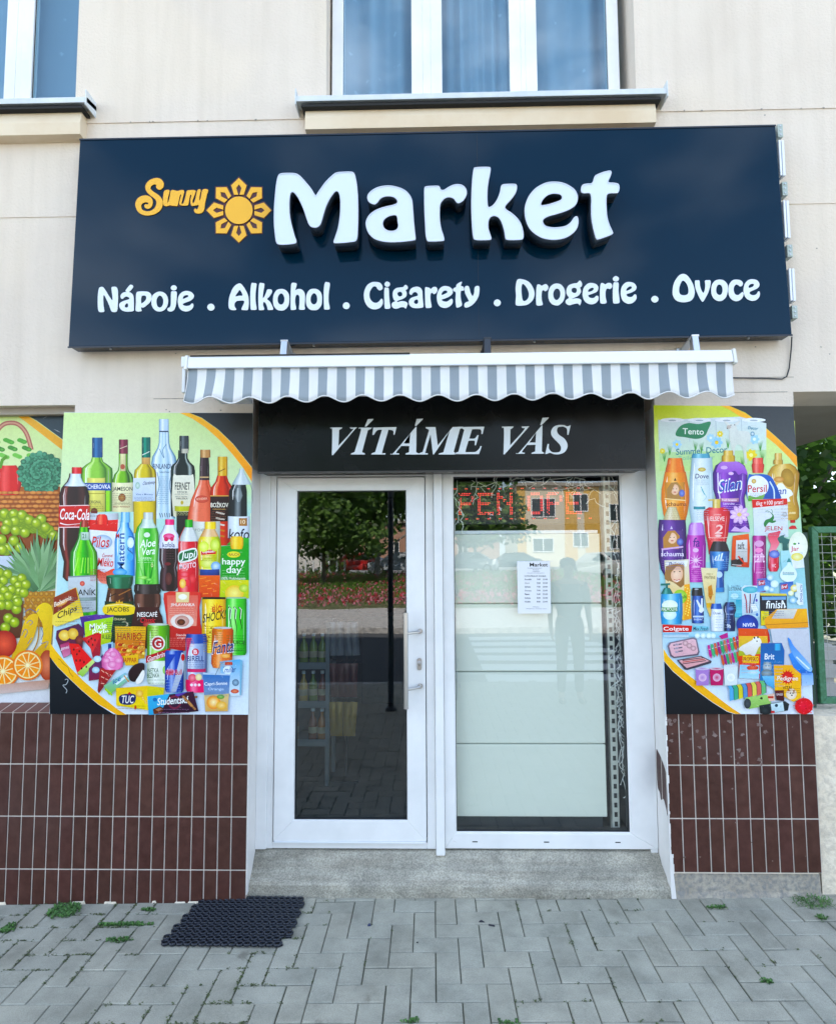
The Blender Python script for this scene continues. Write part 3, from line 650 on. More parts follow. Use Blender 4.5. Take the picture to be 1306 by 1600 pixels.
fr1, fr2, fr3, fr4, fr5 = (145, 430, 6.53), (350, 430, 6.53), (560, 430, 6.53), (760, 425, 4.664), (1000, 415, 6.53)
words = [
 (fr1, [['62,135 80,118 105,120 135,160 165,210 198,252 200,215 192,150 192,122 210,115 238,118 254,145 258,220 254,300 248,355 235,372 200,372 185,355 165,300 135,235 112,200 106,240 108,300 116,350 114,370 90,375 62,368 52,330 50,270 52,200']]),
 (fr1, [['283,205 305,178 345,168 385,175 412,205 418,270 418,340 416,360 390,368 330,368 290,350 270,315 275,285 310,262 350,250 372,240 368,225 345,215 325,220 305,238 288,232', '345,285 358,290 360,318 345,328 328,322 326,305'], ['375,100 395,95 412,108 405,130 375,162 350,168 334,158 345,138']]),
 (fr1, [['445,180 465,165 520,163 565,168 592,190 600,225 588,265 555,300 515,328 497,325 492,340 497,360 480,368 448,366 436,350 440,280 440,220', '500,210 530,205 545,222 540,250 515,275 495,285 492,240']]),
 (fr1, [['680,165 725,175 758,210 768,265 755,320 720,358 675,368 635,355 605,315 598,265 608,210 640,178', '683,205 665,215 650,245 650,285 662,318 685,328 705,315 718,285 718,245 703,215']]),
 (fr1, [['800,168 830,162 855,168 856,210 850,280 838,335 815,362 785,368 762,355 765,335 785,325 795,300 797,240'], ['827,100 848,108 856,127 848,145 827,153 805,146 796,127 805,108']]),
 (fr1, [['950,158 1000,168 1028,195 1028,225 1000,255 950,275 918,290 925,305 955,312 990,305 1008,288 1024,290 1024,320 1000,352 955,368 910,358 880,325 868,270 875,215 905,175', '955,200 975,205 972,218 945,232 920,240 918,228 930,208']]),
 (fr1, [['1205,288 1232,300 1242,324 1232,348 1205,360 1178,348 1168,324 1178,300']]),
 (fr2, [['155,82 180,92 215,140 245,205 252,270 248,330 240,352 210,354 180,350 182,330 205,280 200,258 170,256 130,262 108,285 108,315 124,345 110,354 75,352 52,335 46,290 55,220 85,140 120,98', '160,148 145,165 115,212 150,208 188,205 180,175']]),
 (fr2, [['280,82 305,78 330,84 330,110 322,180 322,260 332,335 325,350 290,352 272,342 268,260 270,160']]),
 (fr2, [['362,82 390,78 410,84 410,110 400,170 396,230 415,210 430,175 442,145 470,142 488,150 485,180 462,215 440,240 470,270 495,320 500,348 480,352 448,350 440,320 425,285 405,270 398,300 410,340 400,352 370,354 355,345 350,260 352,160']]),
 (fr2, [['583,138 625,148 658,185 666,245 655,310 620,350 582,358 540,348 508,310 500,245 510,190 540,148', '583,182 562,195 548,225 548,265 562,290 583,298 602,288 615,262 615,225 602,195']]),
 (fr2, [['690,80 720,76 740,84 738,110 728,150 755,138 795,145 822,180 826,240 822,310 826,340 810,350 775,350 765,335 770,280 768,215 748,195 730,215 725,270 735,335 725,350 695,352 680,342 680,250 682,140']]),
 (fr2, [['918,136 960,146 992,183 1000,243 990,308 955,348 918,355 875,346 843,308 836,243 845,188 875,146', '918,180 898,193 884,223 884,263 898,288 918,296 938,286 950,260 950,223 938,193']]),
 (fr2, [['1030,74 1058,70 1078,78 1078,110 1068,180 1066,260 1078,330 1070,346 1040,348 1022,338 1018,250 1018,150']]),
 (fr2, [['1248,274 1272,284 1282,309 1272,334 1248,344 1222,334 1212,309 1222,284']]),
 (fr3, [['175,66 220,75 245,110 242,140 215,152 195,138 180,115 155,112 128,140 112,185 118,235 145,270 180,280 210,265 230,240 245,245 248,285 225,325 180,345 130,340 85,305 58,240 58,170 85,105 130,72']]),
 (fr3, [['265,135 285,125 308,132 312,200 318,270 326,320 315,338 285,340 268,330 264,250'], ['292,62 315,72 322,90 313,108 292,115 272,106 265,88 275,70']]),
 (fr3, [['480,96 500,112 503,130 490,145 482,150 492,180 485,215 450,240 415,252 395,262 400,272 440,262 480,268 500,285 495,310 482,338 465,325 430,325 395,338 360,335 340,310 345,280 375,262 360,245 350,205 355,160 385,130 430,122 455,118', '420,165 400,175 397,190 408,210 425,215 445,205 447,185 438,170']]),
 (fr3, [['520,165 540,132 585,115 625,122 650,155 655,230 662,310 650,328 600,334 550,328 520,300 515,262 535,232 580,215 605,205 600,180 575,168 555,180 540,198 522,188', '590,245 605,250 608,278 590,292 568,280 570,258']]),
 (fr3, [['680,128 705,122 728,130 735,140 765,118 795,122 805,150 790,180 768,190 750,175 735,195 735,250 745,310 738,328 705,332 685,320 680,230']]),
 (fr3, [['880,108 930,118 960,150 958,185 925,215 880,235 850,245 862,262 900,268 930,250 950,238 962,255 955,290 920,322 875,332 830,315 805,270 800,210 815,155 845,120', '885,152 905,160 905,175 880,190 850,200 850,180 865,160']]),
 (fr3, [['1000,95 1030,72 1055,66 1045,105 1070,115 1078,140 1070,155 1045,160 1042,220 1055,290 1050,310 1015,328 998,320 990,250 992,175 970,158 965,140 980,125 995,118']]),
 (fr3, [['1090,112 1118,108 1132,130 1145,180 1165,210 1180,175 1185,125 1205,108 1230,112 1234,150 1225,210 1195,265 1155,305 1115,325 1085,325 1080,295 1095,275 1125,262 1115,235 1092,190 1082,145']]),
 (fr4, [['78,198 97,206 104,223 97,240 78,248 60,240 53,223 60,206']]),
 (fr4, [['225,55 265,52 310,72 340,115 350,160 335,205 300,235 260,243 225,243 212,230 215,170 212,110', '262,85 255,110 256,160 265,205 285,208 305,185 308,150 295,115 275,90']]),
 (fr4, [['368,94 388,90 402,98 430,86 448,100 448,122 430,138 412,130 402,150 402,200 410,232 398,242 370,242 362,225 362,150']]),
 (fr4, [['512,82 545,92 568,125 572,165 560,208 530,238 505,242 475,230 455,200 450,160 458,118 480,92', '512,118 495,130 486,155 490,185 505,202 522,198 536,175 538,145 528,125']]),
 (fr4, [['680,60 695,80 694,100 682,112 688,140 672,168 640,185 620,195 655,190 685,198 690,215 680,240 665,228 635,232 605,240 580,228 578,205 600,185 585,160 583,125 600,95 635,82 660,78', '638,112 622,120 620,138 632,150 650,150 658,135 655,118']]),
 (fr4, [['765,78 800,88 815,112 805,140 775,155 742,168 752,185 780,188 800,172 815,178 812,208 785,230 750,232 715,210 700,165 708,115 735,85', '772,112 782,122 765,138 740,142 748,122']]),
 (fr4, [['832,85 850,80 865,88 885,78 908,82 916,105 900,122 880,118 868,140 868,185 875,218 865,228 838,228 828,215 826,150']]),
 (fr4, [['925,80 945,74 962,80 962,140 970,212 960,226 932,228 922,215 920,150'], ['943,28 960,36 965,48 958,62 943,68 927,62 920,48 927,35']]),
 (fr4, [['1040,70 1075,80 1092,105 1085,130 1055,148 1020,160 1030,178 1058,180 1078,162 1092,168 1090,198 1062,225 1025,228 992,205 978,158 985,108 1010,78', '1048,102 1060,112 1042,128 1018,135 1025,115']]),
 (fr4, [['1226,172 1246,180 1253,196 1246,213 1226,221 1208,213 1200,196 1208,180']]),
 (fr5, [['440,82 480,98 520,150 550,220 555,290 530,345 480,368 420,370 365,350 335,300 332,240 350,165 395,100', '438,150 415,175 398,230 402,280 425,298 465,298 490,280 492,230 470,175']]),
 (fr5, [['560,155 580,148 605,152 610,200 625,250 645,275 660,245 665,190 662,152 690,146 718,152 715,205 695,270 665,330 640,366 618,345 590,290 565,225']]),
 (fr5, [['810,140 855,150 890,190 895,245 880,310 845,350 805,360 765,345 735,305 725,250 735,190 765,152', '810,190 785,205 775,245 782,280 808,298 832,285 842,250 835,210']]),
 (fr5, [['980,140 1025,148 1048,175 1042,200 1020,210 1000,195 978,190 958,215 955,255 970,290 1000,298 1025,280 1045,268 1055,290 1040,330 1000,358 955,355 915,320 900,260 908,195 940,150']]),
 (fr5, [['1140,136 1190,146 1216,180 1210,215 1180,238 1125,262 1118,285 1150,300 1185,290 1205,262 1220,268 1218,310 1190,345 1145,358 1095,340 1065,300 1055,245 1068,185 1100,148', '1145,182 1162,190 1150,212 1115,225 1105,215 1118,192']]),
]
Wl = []
for fr, cts in words:
    for g in cts:
        cs = [outline(c, 4) for c in g]
        Wl.append((fr, cs))
wi = 0; wordlen = [7, 8, 8, 9, 5]
# one part per printed word: dark outline under pale face
groups = [words[0:6], words[6:7], words[7:14], words[14:15], words[15:23], words[23:24], words[24:32], words[32:33], words[33:]]
def wordpart(items, name, Yf, m1, m2, grow, parent, t=.004):
    mo = [];
    ms = []
    for fr, cts in items:
        g = cts if isinstance(cts[0], list) else [cts]
        for gl in g:
            cs = [outline(c, 4) for c in gl]
            big_ = [offset_poly(cs[0], grow*fr[2])] + [offset_poly(c, -grow*.8*fr[2]) for c in cs[1:]]
            ms.append((fr, cs, Yf-t)); mo.append((fr, big_, Yf-.0012))
    def mk(lst, th):
        bm = bmesh.new()
        for fr, cs, Y in lst:
            me = filled([[(fr[0]+a/fr[2], -(fr[1]+b_/fr[2])) for a, b_ in c] for c in cs], .5)
            for v in me.vertices: q = P(v.co.x, -v.co.y, Y); v.co = (q.x, Y if v.co.z > 0 else Y+th, q.z)
            bm.from_mesh(me); bpy.data.meshes.remove(me)
        bmesh.ops.remove_doubles(bm, verts=bm.verts, dist=2e-5); bmesh.ops.recalc_face_normals(bm, faces=bm.faces)
        me = bpy.data.meshes.new(name); bm.to_mesh(me); bm.free(); return me
    me = mk(ms, t*.6); me.materials.append(m1); o = link(name, me, parent)
    if m2: me = mk(mo, .001); me.materials.append(m2); link('letter_outline', me, o)
    return o
for it in groups: wordpart([(fr, c) for fr, c in it], 'lettering' if len(it) > 1 else 'dot', SY, vinyl_white, vinyl_outline, .55, SG)

# amber script word and sun emblem
fs = (205, 270, 10.046)
sun_w = [(fs, [['420,78 465,95 500,135 510,185 490,235 450,260 415,250 392,220 395,185 370,175 335,185 305,215 305,250 340,285 400,325 455,370 490,430 492,500 465,570 410,620 330,655 240,665 160,645 100,595 68,520 72,450 110,390 180,355 250,352 305,378 335,430 330,500 300,545 260,560 220,545 205,510 225,488 250,492 272,480 255,460 215,458 170,480 155,520 175,575 240,600 310,590 370,545 395,480 390,430 350,385 290,340 240,285 222,220 240,160 290,110 360,82']]),
 (fs, [['525,275 600,272 575,390 570,470 600,400 625,275 690,272 720,280 800,265 830,290 800,420 790,480 820,470 850,380 870,290 900,270 1000,270 1005,310 960,440 980,470 1010,400 1040,270 1090,262 1075,340 1068,420 1090,400 1120,262 1205,262 1190,330 1160,460 1145,570 1110,620 1050,635 1005,620 985,580 1005,555 1030,570 1050,545 1060,500 1020,505 960,515 935,490 930,430 945,350 925,345 905,440 890,500 840,510 780,505 755,480 765,420 785,340 765,345 745,430 725,510 690,515 640,510 600,505 550,520 510,500 498,440 505,350']])]
wordpart(sun_w, 'lettering', SY, vinyl_yellow, vinyl_maroon, .9, SG, .0045)
def px_poly(pts, Y, t, name, m, parent, holes=()):
    me = filled([[(a, -b_) for a, b_ in pts]]+[[(a, -b_) for a, b_ in h] for h in holes], .5)
    for v in me.vertices: q = P(v.co.x, -v.co.y, Y); v.co = (q.x, Y if v.co.z > 0 else Y+t, q.z)
    me.materials.append(m); bm = bmesh.new(); bm.from_mesh(me); bmesh.ops.remove_doubles(bm, verts=bm.verts, dist=2e-5); bmesh.ops.recalc_face_normals(bm, faces=bm.faces); bm.to_mesh(me); bm.free()
    return link(name, me, parent)
em = thing  # emblem is a set of parts of the sign
scx, scy = 373.2, 328.0
def circ(cx, cy, r, n=40): return [(cx+r*math.cos(2*math.pi*k/n), cy+r*math.sin(2*math.pi*k/n)) for k in range(n)]
px_poly(circ(scx, scy, 21.5), SY-.0045, .003, 'sun_disc', vinyl_yellow, SG); px_poly(circ(scx, scy, 24), SY-.0012, .001, 'disc_outline', vinyl_maroon, SG)
for k in range(8):
    a = k*math.pi/4; L0, wd = (50.5, 12.0); c_, s_ = math.cos(a), math.sin(a)
    R2 = lambda pts: [(scx+u*c_-v*s_, scy+u*s_+v*c_) for u, v in pts]
    outer = [(24.5, -7.5), (39, -wd), (L0, 0), (39, wd), (24.5, 7.5), (24.3, 1.0), (35, 4.2), (40.5, 0), (35, -4.2), (24.3, -1.0)]
    o = px_poly(R2(outer), SY-.0045, .003, 'sun_ray', vinyl_yellow, SG)
    px_poly(R2([(22.5, -9.2), (39.5, -14), (L0+2.2, 0), (39.5, 14), (22.5, 9.2)]), SY-.0012, .001, 'ray_outline', vinyl_maroon, o)

# ================================================================== BLACK DOOR SIGN
BS = thing('door_sign', 'glossy black sign with white italic serif capitals right above the door', 'sign', (.2, -.05, 2.07))
b = MB(); b.box(-.752, 1.177, -.05, -.035, 2.068, 2.455); b.box(-.752, 1.177, -.034, .13, 2.08, 2.45, 0); b.build('sign_panel', [black_panel], BS, bevel=.0015)
b = MB(); b.box(-.752, 1.177, -.0525, -.0505, 2.068, 2.076); b.build('edge_trim', [mat('brown_trim', (.03, .026, .022), .4)], BS)
g1, g2 = (505, 650, 6.53), (700, 650, 6.53)
ser = [
 (g1, [['70,118c 195,116c 190,125c 162,140c 155,305c 300,145 285,130 270,118c 345,116c 325,132c 100,398c 88,398c 92,145 78,128']]),
 (g1, [['365,118c 495,118c 490,128c 455,145c 395,370c 425,380c 425,392c 283,392c 285,382c 320,368c 385,145 362,128'], ['455,32c 512,28c 508,38c 440,105c 424,105c']]),
 (g1, [['510,118c 748,112c 728,190c 718,190c 712,150 665,138c 602,365 610,378 635,380c 632,392c 490,392c 495,380c 530,368c 600,138c 550,145 515,192c 502,192c']]),
 (g1, [['945,108c 952,112c 948,370c 975,382c 975,392c 838,392c 842,382c 875,370c 878,305c 795,305c 745,368 755,380c 775,382c 772,392c 685,392c 690,382c 725,368', '888,175c 820,280c 880,280c'], ['952,30c 1018,26c 1012,36c 948,100c 934,100c']]),
 (g1, [['1045,112c 1145,112c 1168,300c 1320,112c 1425,108c 1420,120c 1395,130c 1330,365c 1352,380c 1350,392c 1178,392c 1180,382c 1225,370c 1290,150c 1130,390c 1118,390c 1095,185c 1042,365 1050,378c 1068,382c 1065,392c 972,392c 975,382c 1015,365c 1080,140c 1045,122c']]),
 (g2, [['145,112c 370,108c 352,182c 340,182c 335,140 300,132 245,134c 215,230c 270,228 300,195c 312,195c 285,298c 272,298c 272,255 255,250 208,252c 178,355 185,368 225,368c 280,365 315,335 330,305c 342,308c 315,388c 68,388c 70,378c 105,365c 165,140c 140,122c']]),
 (g2, [['548,108c 668,106c 662,118c 635,135c 632,300c 775,140 760,122 748,108c 828,104c 810,125c 578,390c 565,390c 570,140 552,120']]),
 (g2, [['955,95c 962,98c 955,360c 978,375c 978,383c 850,385c 852,375c 888,362c 892,293c 805,295c 755,360 765,372c 783,375c 780,384c 693,385c 697,376c 735,360', '898,165c 828,270c 892,270c'], ['962,18c 1028,14c 1020,26c 955,90c 940,90c']]),
 (g2, [['1250,92c 1228,190c 1216,190c 1212,130 1180,108 1150,108 1122,115 1110,150 1130,190 1185,230 1215,280 1215,325 1185,370 1130,390 1080,388 1040,375 1010,385 990,388c 1015,285c 1028,285c 1028,330 1055,365 1100,372 1140,362 1152,325 1135,285 1085,235 1055,195 1052,150 1080,108 1130,92 1180,92 1215,105']]),
]
for fr, cts in ser:
    bm = bmesh.new()
    for gl in cts:
        cs = [outline(c, 4) for c in gl]
        # M spans both crops: same frame scale, so plain coordinates carry over
        me = filled([[(fr[0]+a/fr[2], -(fr[1]+b_/fr[2])) for a, b_ in c] for c in cs], .5)
        for v in me.vertices: q = P(v.co.x, -v.co.y, -.054); v.co = (q.x, -.055 if v.co.z > 0 else -.051, q.z)
        bm.from_mesh(me); bpy.data.meshes.remove(me)
    bmesh.ops.remove_doubles(bm, verts=bm.verts, dist=2e-5); bmesh.ops.recalc_face_normals(bm, faces=bm.faces)
    me = bpy.data.meshes.new('letter'); bm.to_mesh(me); bm.free(); me.materials.append(vinyl_white); link('letter', me, BS)

# ================================================================== AWNING
AW = thing('awning', 'retracted awning with scalloped grey and white striped valance above the door', 'awning', (.23, 0, 2.6))
x0, x1 = -1.012, 1.494; zt, zb_ = 2.584, 2.524
b = MB(); b.hexa([(x0, -.318, zb_), (x1, -.318, zb_), (x1, -.262, zb_+.004), (x0, -.262, zb_+.004)], [(x0, -.305, zt), (x1, -.305, zt), (x1, -.255, zt+.008), (x0, -.255, zt+.008)])
b.build('front_bar', [white_metal], AW, bevel=.006)
b = MB(); b.box(x0+.01, .02, -.309, -.304, zt-.001, zt+.0045); b.build('bar_seam', [darkgap], AW)
for xa in (x0-.014, x1+.001):
    b = MB(); b.hexa([(xa, -.322, zb_-.006), (xa+.014, -.322, zb_-.006), (xa+.014, -.24, zb_-.01), (xa, -.24, zb_-.01)], [(xa, -.308, zt+.006), (xa+.014, -.308, zt+.006), (xa+.014, -.24, zt+.012), (xa, -.24, zt+.012)]); b.build('end_cap', [mat('cream_plastic', (.72, .71, .66), .45) if 'cream_plastic' not in MATS else MATS['cream_plastic']], AW, bevel=.004)
# valance cloth: stripes are columns of the same cloth, hem follows scallops
sp, n_per = .0866, 8
b = MB(); cols = []; ncol = int((x1-x0)/sp*n_per)
for i in range(ncol+1):
    x = x0+(x1-x0)*i/ncol; u = (x-x0)/sp
    ph = (x-x0-.02)/(2*sp)*2*math.pi
    zbot = 2.372+(.0125+.003*noise.noise((x*3, 1, 1)))*math.cos(ph+2.6+.5*noise.noise((x*1.3, 4, 0)))+.003*noise.noise((x*2, 9, 2))
    if x < x0+.22: zbot -= .012*(1-(x-x0)/.22)**2*0
    rowp = []
    for k in range(7):
        t = k/6; z = zb_+.002+(zbot-zb_)*t
        y = -.300+.010*t*math.sin(ph*1.0+.6)+.012*t*noise.noise((x*5, t, 3))-.012*t*t
        xx = x+(-.012*t*t if i == 0 else 0)
        rowp.append((x-.014*t*t*max(0, 1-(x-x0)/.35), y, z))
    cols.append(rowp)
for i in range(ncol):
    g = int(i/(n_per/2)) % 2; fr_ = (i % n_per)
    for k in range(6): b.face([cols[i][k], cols[i+1][k], cols[i+1][k+1], cols[i][k+1]], 1 if g == 0 else 0)
va = b.build('valance', [fab_w, fab_g], AW, smooth=True, weld=True)
so_ = va.modifiers.new('solid', 'SOLIDIFY'); so_.thickness = .0015
b = MB(); b.tube([c[-1] for c in cols], .0032, 6); b.tube([c[-1] for c in cols][:1]+[cols[0][k] for k in range(5, -1, -1)], .002, 6)
b.build('hem_piping', [fab_w], va, smooth=True)
# rolled cloth behind the bar, shown as a striped roll
b = MB(); cx_ = x0+.03; k = 0
while cx_ < x1-.03:
    b.lathe((cx_, -.175, 2.572), [(.042, 0), (.042, min(sp/2, x1-.03-cx_))], 24, k % 2, 'x'); cx_ += sp/2; k += 1
b.build('cloth_roll', [fab_g, fab_w], AW, smooth=False)
b = MB(); b.box(x0+.03, x1-.03, -.25, -.205, 2.575, 2.583, 0)
for k in range(29): b.box(x0+.03+k*sp, x0+.03+k*sp+sp/2, -.252, -.203, 2.5835, 2.5865, 1)
b.build('cloth_top', [fab_g, fab_w], AW)
for px, mm in ((447, alu), (760, darkgap), (1080, alu)):
    q = P(px, 545, -.14); b = MB(); xx = q.x
    b.box(xx-.018, xx+.018, -.009, -.003, 2.56, 2.70); b.hexa([(xx-.016, -.205, 2.605), (xx+.016, -.205, 2.605), (xx+.016, -.15, 2.60), (xx-.016, -.15, 2.60)], [(xx-.014, -.185, 2.70), (xx+.016, -.185, 2.70), (xx+.016, -.155, 2.695), (xx-.014, -.155, 2.695)])
    b.hexa([(xx-.017, -.186, 2.692), (xx+.02, -.186, 2.692), (xx+.018, -.012, 2.66), (xx-.018, -.012, 2.66)], [(xx-.017, -.188, 2.703), (xx+.02, -.188, 2.703), (xx+.018, -.012, 2.676), (xx-.018, -.012, 2.676)])
    b.build('wall_bracket', [mm if mm is alu else mat('black_bracket', (.02, .025, .035), .5)], AW, bevel=.003)
b = MB(); b.box(x0-.052, x0-.028, -.26, -.06, 2.55, 2.60); b.box(x0-.05, x0-.034, -.25, -.1, 2.43, 2.56); b.box(x0-.045, x0-.01, -.20, -.15, 2.46, 2.53); b.lathe((x0-.053, -.2, 2.575), [(.018, 0), (.018, -.006), (.012, -.01)], 16, 0, 'x')
b.build('end_plate', [white_metal], AW, bevel=.004)
b = MB(); b.tube([(x0-.038, -.2, 2.53), (x0-.042, -.21, 2.48), (x0-.035, -.2, 2.44)], .008, 8); b.build('crank_eye', [alu], AW)
b = MB(); b.box(x0+.04, x1-.04, -.235, -.20, 2.470, 2.50); b.build('folded_arm', [white_metal], AW, bevel=.004)
for xx in (-.85, -.2): 
    pass
b = MB(); b.box(x0+.06, x0+.22, -.20, -.02, 2.430, 2.455); b.build('arm_mount', [white_metal], AW, bevel=.003)

# cable from the sign
cb = MB(); pts = [P(1237, 526, -.02), P(1236, 545, -.012), P(1233, 575, -.008), P(1229, 588, -.008), P(1222, 592, -.008), P(1200, 591, -.008), P(1145, 590, -.008)]
cb.tube(pts, .0032, 6)
o = cb.build('cable', [rubber]); finish(o, 'thin black cable hanging from the lower right corner of the blue sign', 'cable'); rebase(o, (pts[0].x, -.01, pts[3].z))

# ================================================================== PRINTED POSTERS
TXT = {}
def text_mesh(s):
    if s not in TXT:
        c = bpy.data.curves.new('t', 'FONT'); c.body = s; c.resolution_u = 3; c.offset = .012
        o = bpy.data.objects.new('t', c); me = bpy.data.meshes.new_from_object(o)
        v = [(p.co.x, p.co.y) for p in me.vertices]; f = [tuple(p.vertices) for p in me.polygons]
        bpy.data.objects.remove(o); bpy.data.curves.remove(c); bpy.data.meshes.remove(me)
        xs = [p[0] for p in v]; ys = [p[1] for p in v]; a, b_, c_, d = min(xs), max(xs), min(ys), max(ys)
        TXT[s] = ([((x-a)/(b_-a), (y-c_)/(d-c_)) for x, y in v], f)
    return TXT[s]
def richer(c):
    c = [max(0, k)**1.2 for k in c]; l = .3*c[0]+.55*c[1]+.15*c[2]; return [max(0, min(1, (l+(k-l)*1.14)*.98)) for k in c]
def mixh(a, b, t): return tuple(x+(y-x)*t for x, y in zip(a, b))
class Ink:
    def __init__(s, Y, fr): s.Y = Y; s.fr = fr; s.v = []; s.f = []; s.c = []; s.lay = 0; s.clip = None
    def at(s, x, y):
        if s.clip: x, y = s.clip(x, y)
        q = P(s.fr[0]+x/s.fr[2], s.fr[1]+y/s.fr[2], s.Y); return (q.x, s.Y-.0005-s.lay*.000011, q.z)
    def raw(s, pts, faces, cols):
        i = len(s.v); s.v += [s.at(*p) for p in pts]; s.f += [tuple(i+k for k in f) for f in faces]; s.c += cols; s.lay += 1
    def inside(s, x, y, pts):
        r = False
        for i in range(len(pts)):
            (x1, y1), (x2, y2) = pts[i-1], pts[i]
            if (y1 > y) != (y2 > y) and x < (x2-x1)*(y-y1)/(y2-y1)+x1: r = not r
        return r
    def fine(s, x0, x1, y0, y1, n, c):
        """rows of print too small to read"""
        for k in range(n):
            y = y0+(y1-y0)*k/max(1, n-1); x = x0+s.rg.random()*6
            while x < x1-6: w = s.rg.uniform(6, 22); w = min(w, x1-x); s.raw([(x, y), (x+w, y), (x+w, y+2.6), (x, y+2.6)], [(0, 1, 2, 3)], [lin(c)]*4); x += w+s.rg.uniform(3, 6)
    rg = random.Random(5)
    def poly(s, pts, c, smooth=0, c2=None, grad='y'):
        if isinstance(pts, str): pts = outline(pts, smooth or 4)
        s.poly_(pts, c, c2, grad)
        w = max(p[0] for p in pts)-min(p[0] for p in pts); h = max(p[1] for p in pts)-min(p[1] for p in pts)
        if c2 and 45 < w < 260 and 45 < h < 420 and len(pts) < 12:      # folds and glints of a wrapped pack
            a, b = lin(c), lin(c2); x0, y0 = min(p[0] for p in pts), min(p[1] for p in pts)
            for k in range(int(6+w*h/2500)):
                x, y = x0+s.rg.random()*w, y0+s.rg.random()*h; an = s.rg.choice((0, 1.4, .5, -.6))+s.rg.gauss(0, .25); ln = s.rg.uniform(10, 42); wd = s.rg.uniform(1.5, 5)
                dx, dy = math.cos(an)*ln/2, math.sin(an)*ln/2; q = [(x-dx, y-dy), (x-dy/ln*wd, y+dx/ln*wd), (x+dx, y+dy), (x+dy/ln*wd, y-dx/ln*wd)]
                if all(s.inside(u, v, pts) for u, v in q):
                    m = mixh(a, b, (y-y0)/h); m = mixh(m, (1, 1, 1), s.rg.uniform(.10, .38)) if s.rg.random() < .55 else mixh(m, (0, 0, 0), s.rg.uniform(.12, .35))
                    s.raw(q, [(0, 1, 2, 3)], [m]*4)
    def poly_(s, pts, c, c2=None, grad='y'):
        c = lin(c); tri = tessellate_polygon([[Vector((a, b, 0)) for a, b in pts]])
        if c2:
            c2 = lin(c2); k = 1 if grad == 'y' else 0; lo = min(p[k] for p in pts); hi = max(p[k] for p in pts)
            cols = [mixh(c, c2, (p[k]-lo)/(hi-lo)) for p in pts]
        else: cols = [c]*len(pts)
        s.raw(pts, tri, cols)
    def rect(s, x0, y0, x1, y1, c, c2=None, grad='y'):
        w = x1-x0
        if not (28 < w < 230 and y1-y0 > 20): return s.poly_([(x0, y0), (x1, y0), (x1, y1), (x0, y1)], c, c2, grad)
        st = [(0, .62), (.07, .82), (.22, .98), (.34, 1.12), (.46, 1.0), (.74, .95), (.9, .80), (1, .58)]; ca, cb = lin(c), lin(c2 or c)
        pts = []; cols = []
        for y, cc in ((y0, ca), (y1, cb)):
            for u, g in st: pts.append((x0+u*w, y+(2-8*(u-.5)**2)*w*.012)); cols.append(tuple(min(1, k*g) for k in cc))
        n = len(st); s.raw(pts, [(k, k+1, n+k+1, n+k) for k in range(n-1)], cols)
    def ell(s, cx, cy, rx, ry, c, c2=None, n=22, a=0):
        ca, sa = math.cos(a), math.sin(a)
        pts = [(cx, cy)]+[(cx+rx*math.cos(2*math.pi*k/n)*ca-ry*math.sin(2*math.pi*k/n)*sa, cy+rx*math.cos(2*math.pi*k/n)*sa+ry*math.sin(2*math.pi*k/n)*ca) for k in range(n)]
        s.raw(pts, [(0, 1+k, 1+(k+1) % n) for k in range(n)], [lin(c2 or c)]+[lin(c)]*n)
    def line(s, pts, w, c, taper=False):
        if isinstance(pts, str): pts = outline(pts, 4, False)
        vs = []
        for i, p in enumerate(pts):
            a, b = Vector(pts[max(i-1, 0)]), Vector(pts[min(i+1, len(pts)-1)]); d = (b-a).normalized() if (b-a).length > 1e-6 else Vector((1, 0))
            h = w/2*(1-.85*i/(len(pts)-1) if taper else 1); vs += [(p[0]-d.y*h, p[1]+d.x*h), (p[0]+d.y*h, p[1]-d.x*h)]
        s.raw(vs, [(2*i, 2*i+1, 2*i+3, 2*i+2) for i in range(len(pts)-1)], [lin(c)]*len(vs))
    def text(s, t, x0, x1, y0, y1, c, slope=0, slant=0, vert=False):
        """text fitted to the box x0..x1 (left, right) y0 (top) .. y1 (bottom)"""
        v, f = text_mesh(t); w, h = x1-x0, y1-y0; pts = []
        for a, b in v:
            if vert: pts.append((x0+(1-b)*w if vert == 1 else x0+(1-b)*w, y1-a*h))
            else: pts.append((x0+a*w+slant*b*h, y1-b*h+slope*a*w))
        s.raw(pts, f, [lin(c)]*len(pts))
    def shape(s, cx, prof, stops, vs=None, lean=0):
        """a printed bottle or can: prof [(y, halfwidth)...], stops [(u, colour)...] across from -1 to 1; vs darkens or tints down the height"""
        stops = [(u, lin(c)) for u, c in stops]; n = len(stops); pts = []; cols = []
        y0 = prof[0][0]; yy = []
        for (ya, wa), (yb, wb_) in zip(prof, prof[1:]):
            m = max(1, int(abs(yb-ya)/28))
            for k in range(m): t = k/m; tt = t*t*(3-2*t) if abs(wb_-wa) > 4 else t; yy.append((ya+(yb-ya)*t, wa+(wb_-wa)*tt))
        yy.append(prof[-1])
        for y, hw in yy:
            for u, c in stops: pts.append((cx+u*hw+lean*(y-y0), y+(1-u*u)*hw*.04)); cols.append(c)
        s.raw(pts, [(r*n+k, r*n+k+1, (r+1)*n+k+1, (r+1)*n+k) for r in range(len(yy)-1) for k in range(n-1)], cols)
        H_ = prof[-1][0]-prof[0][0]
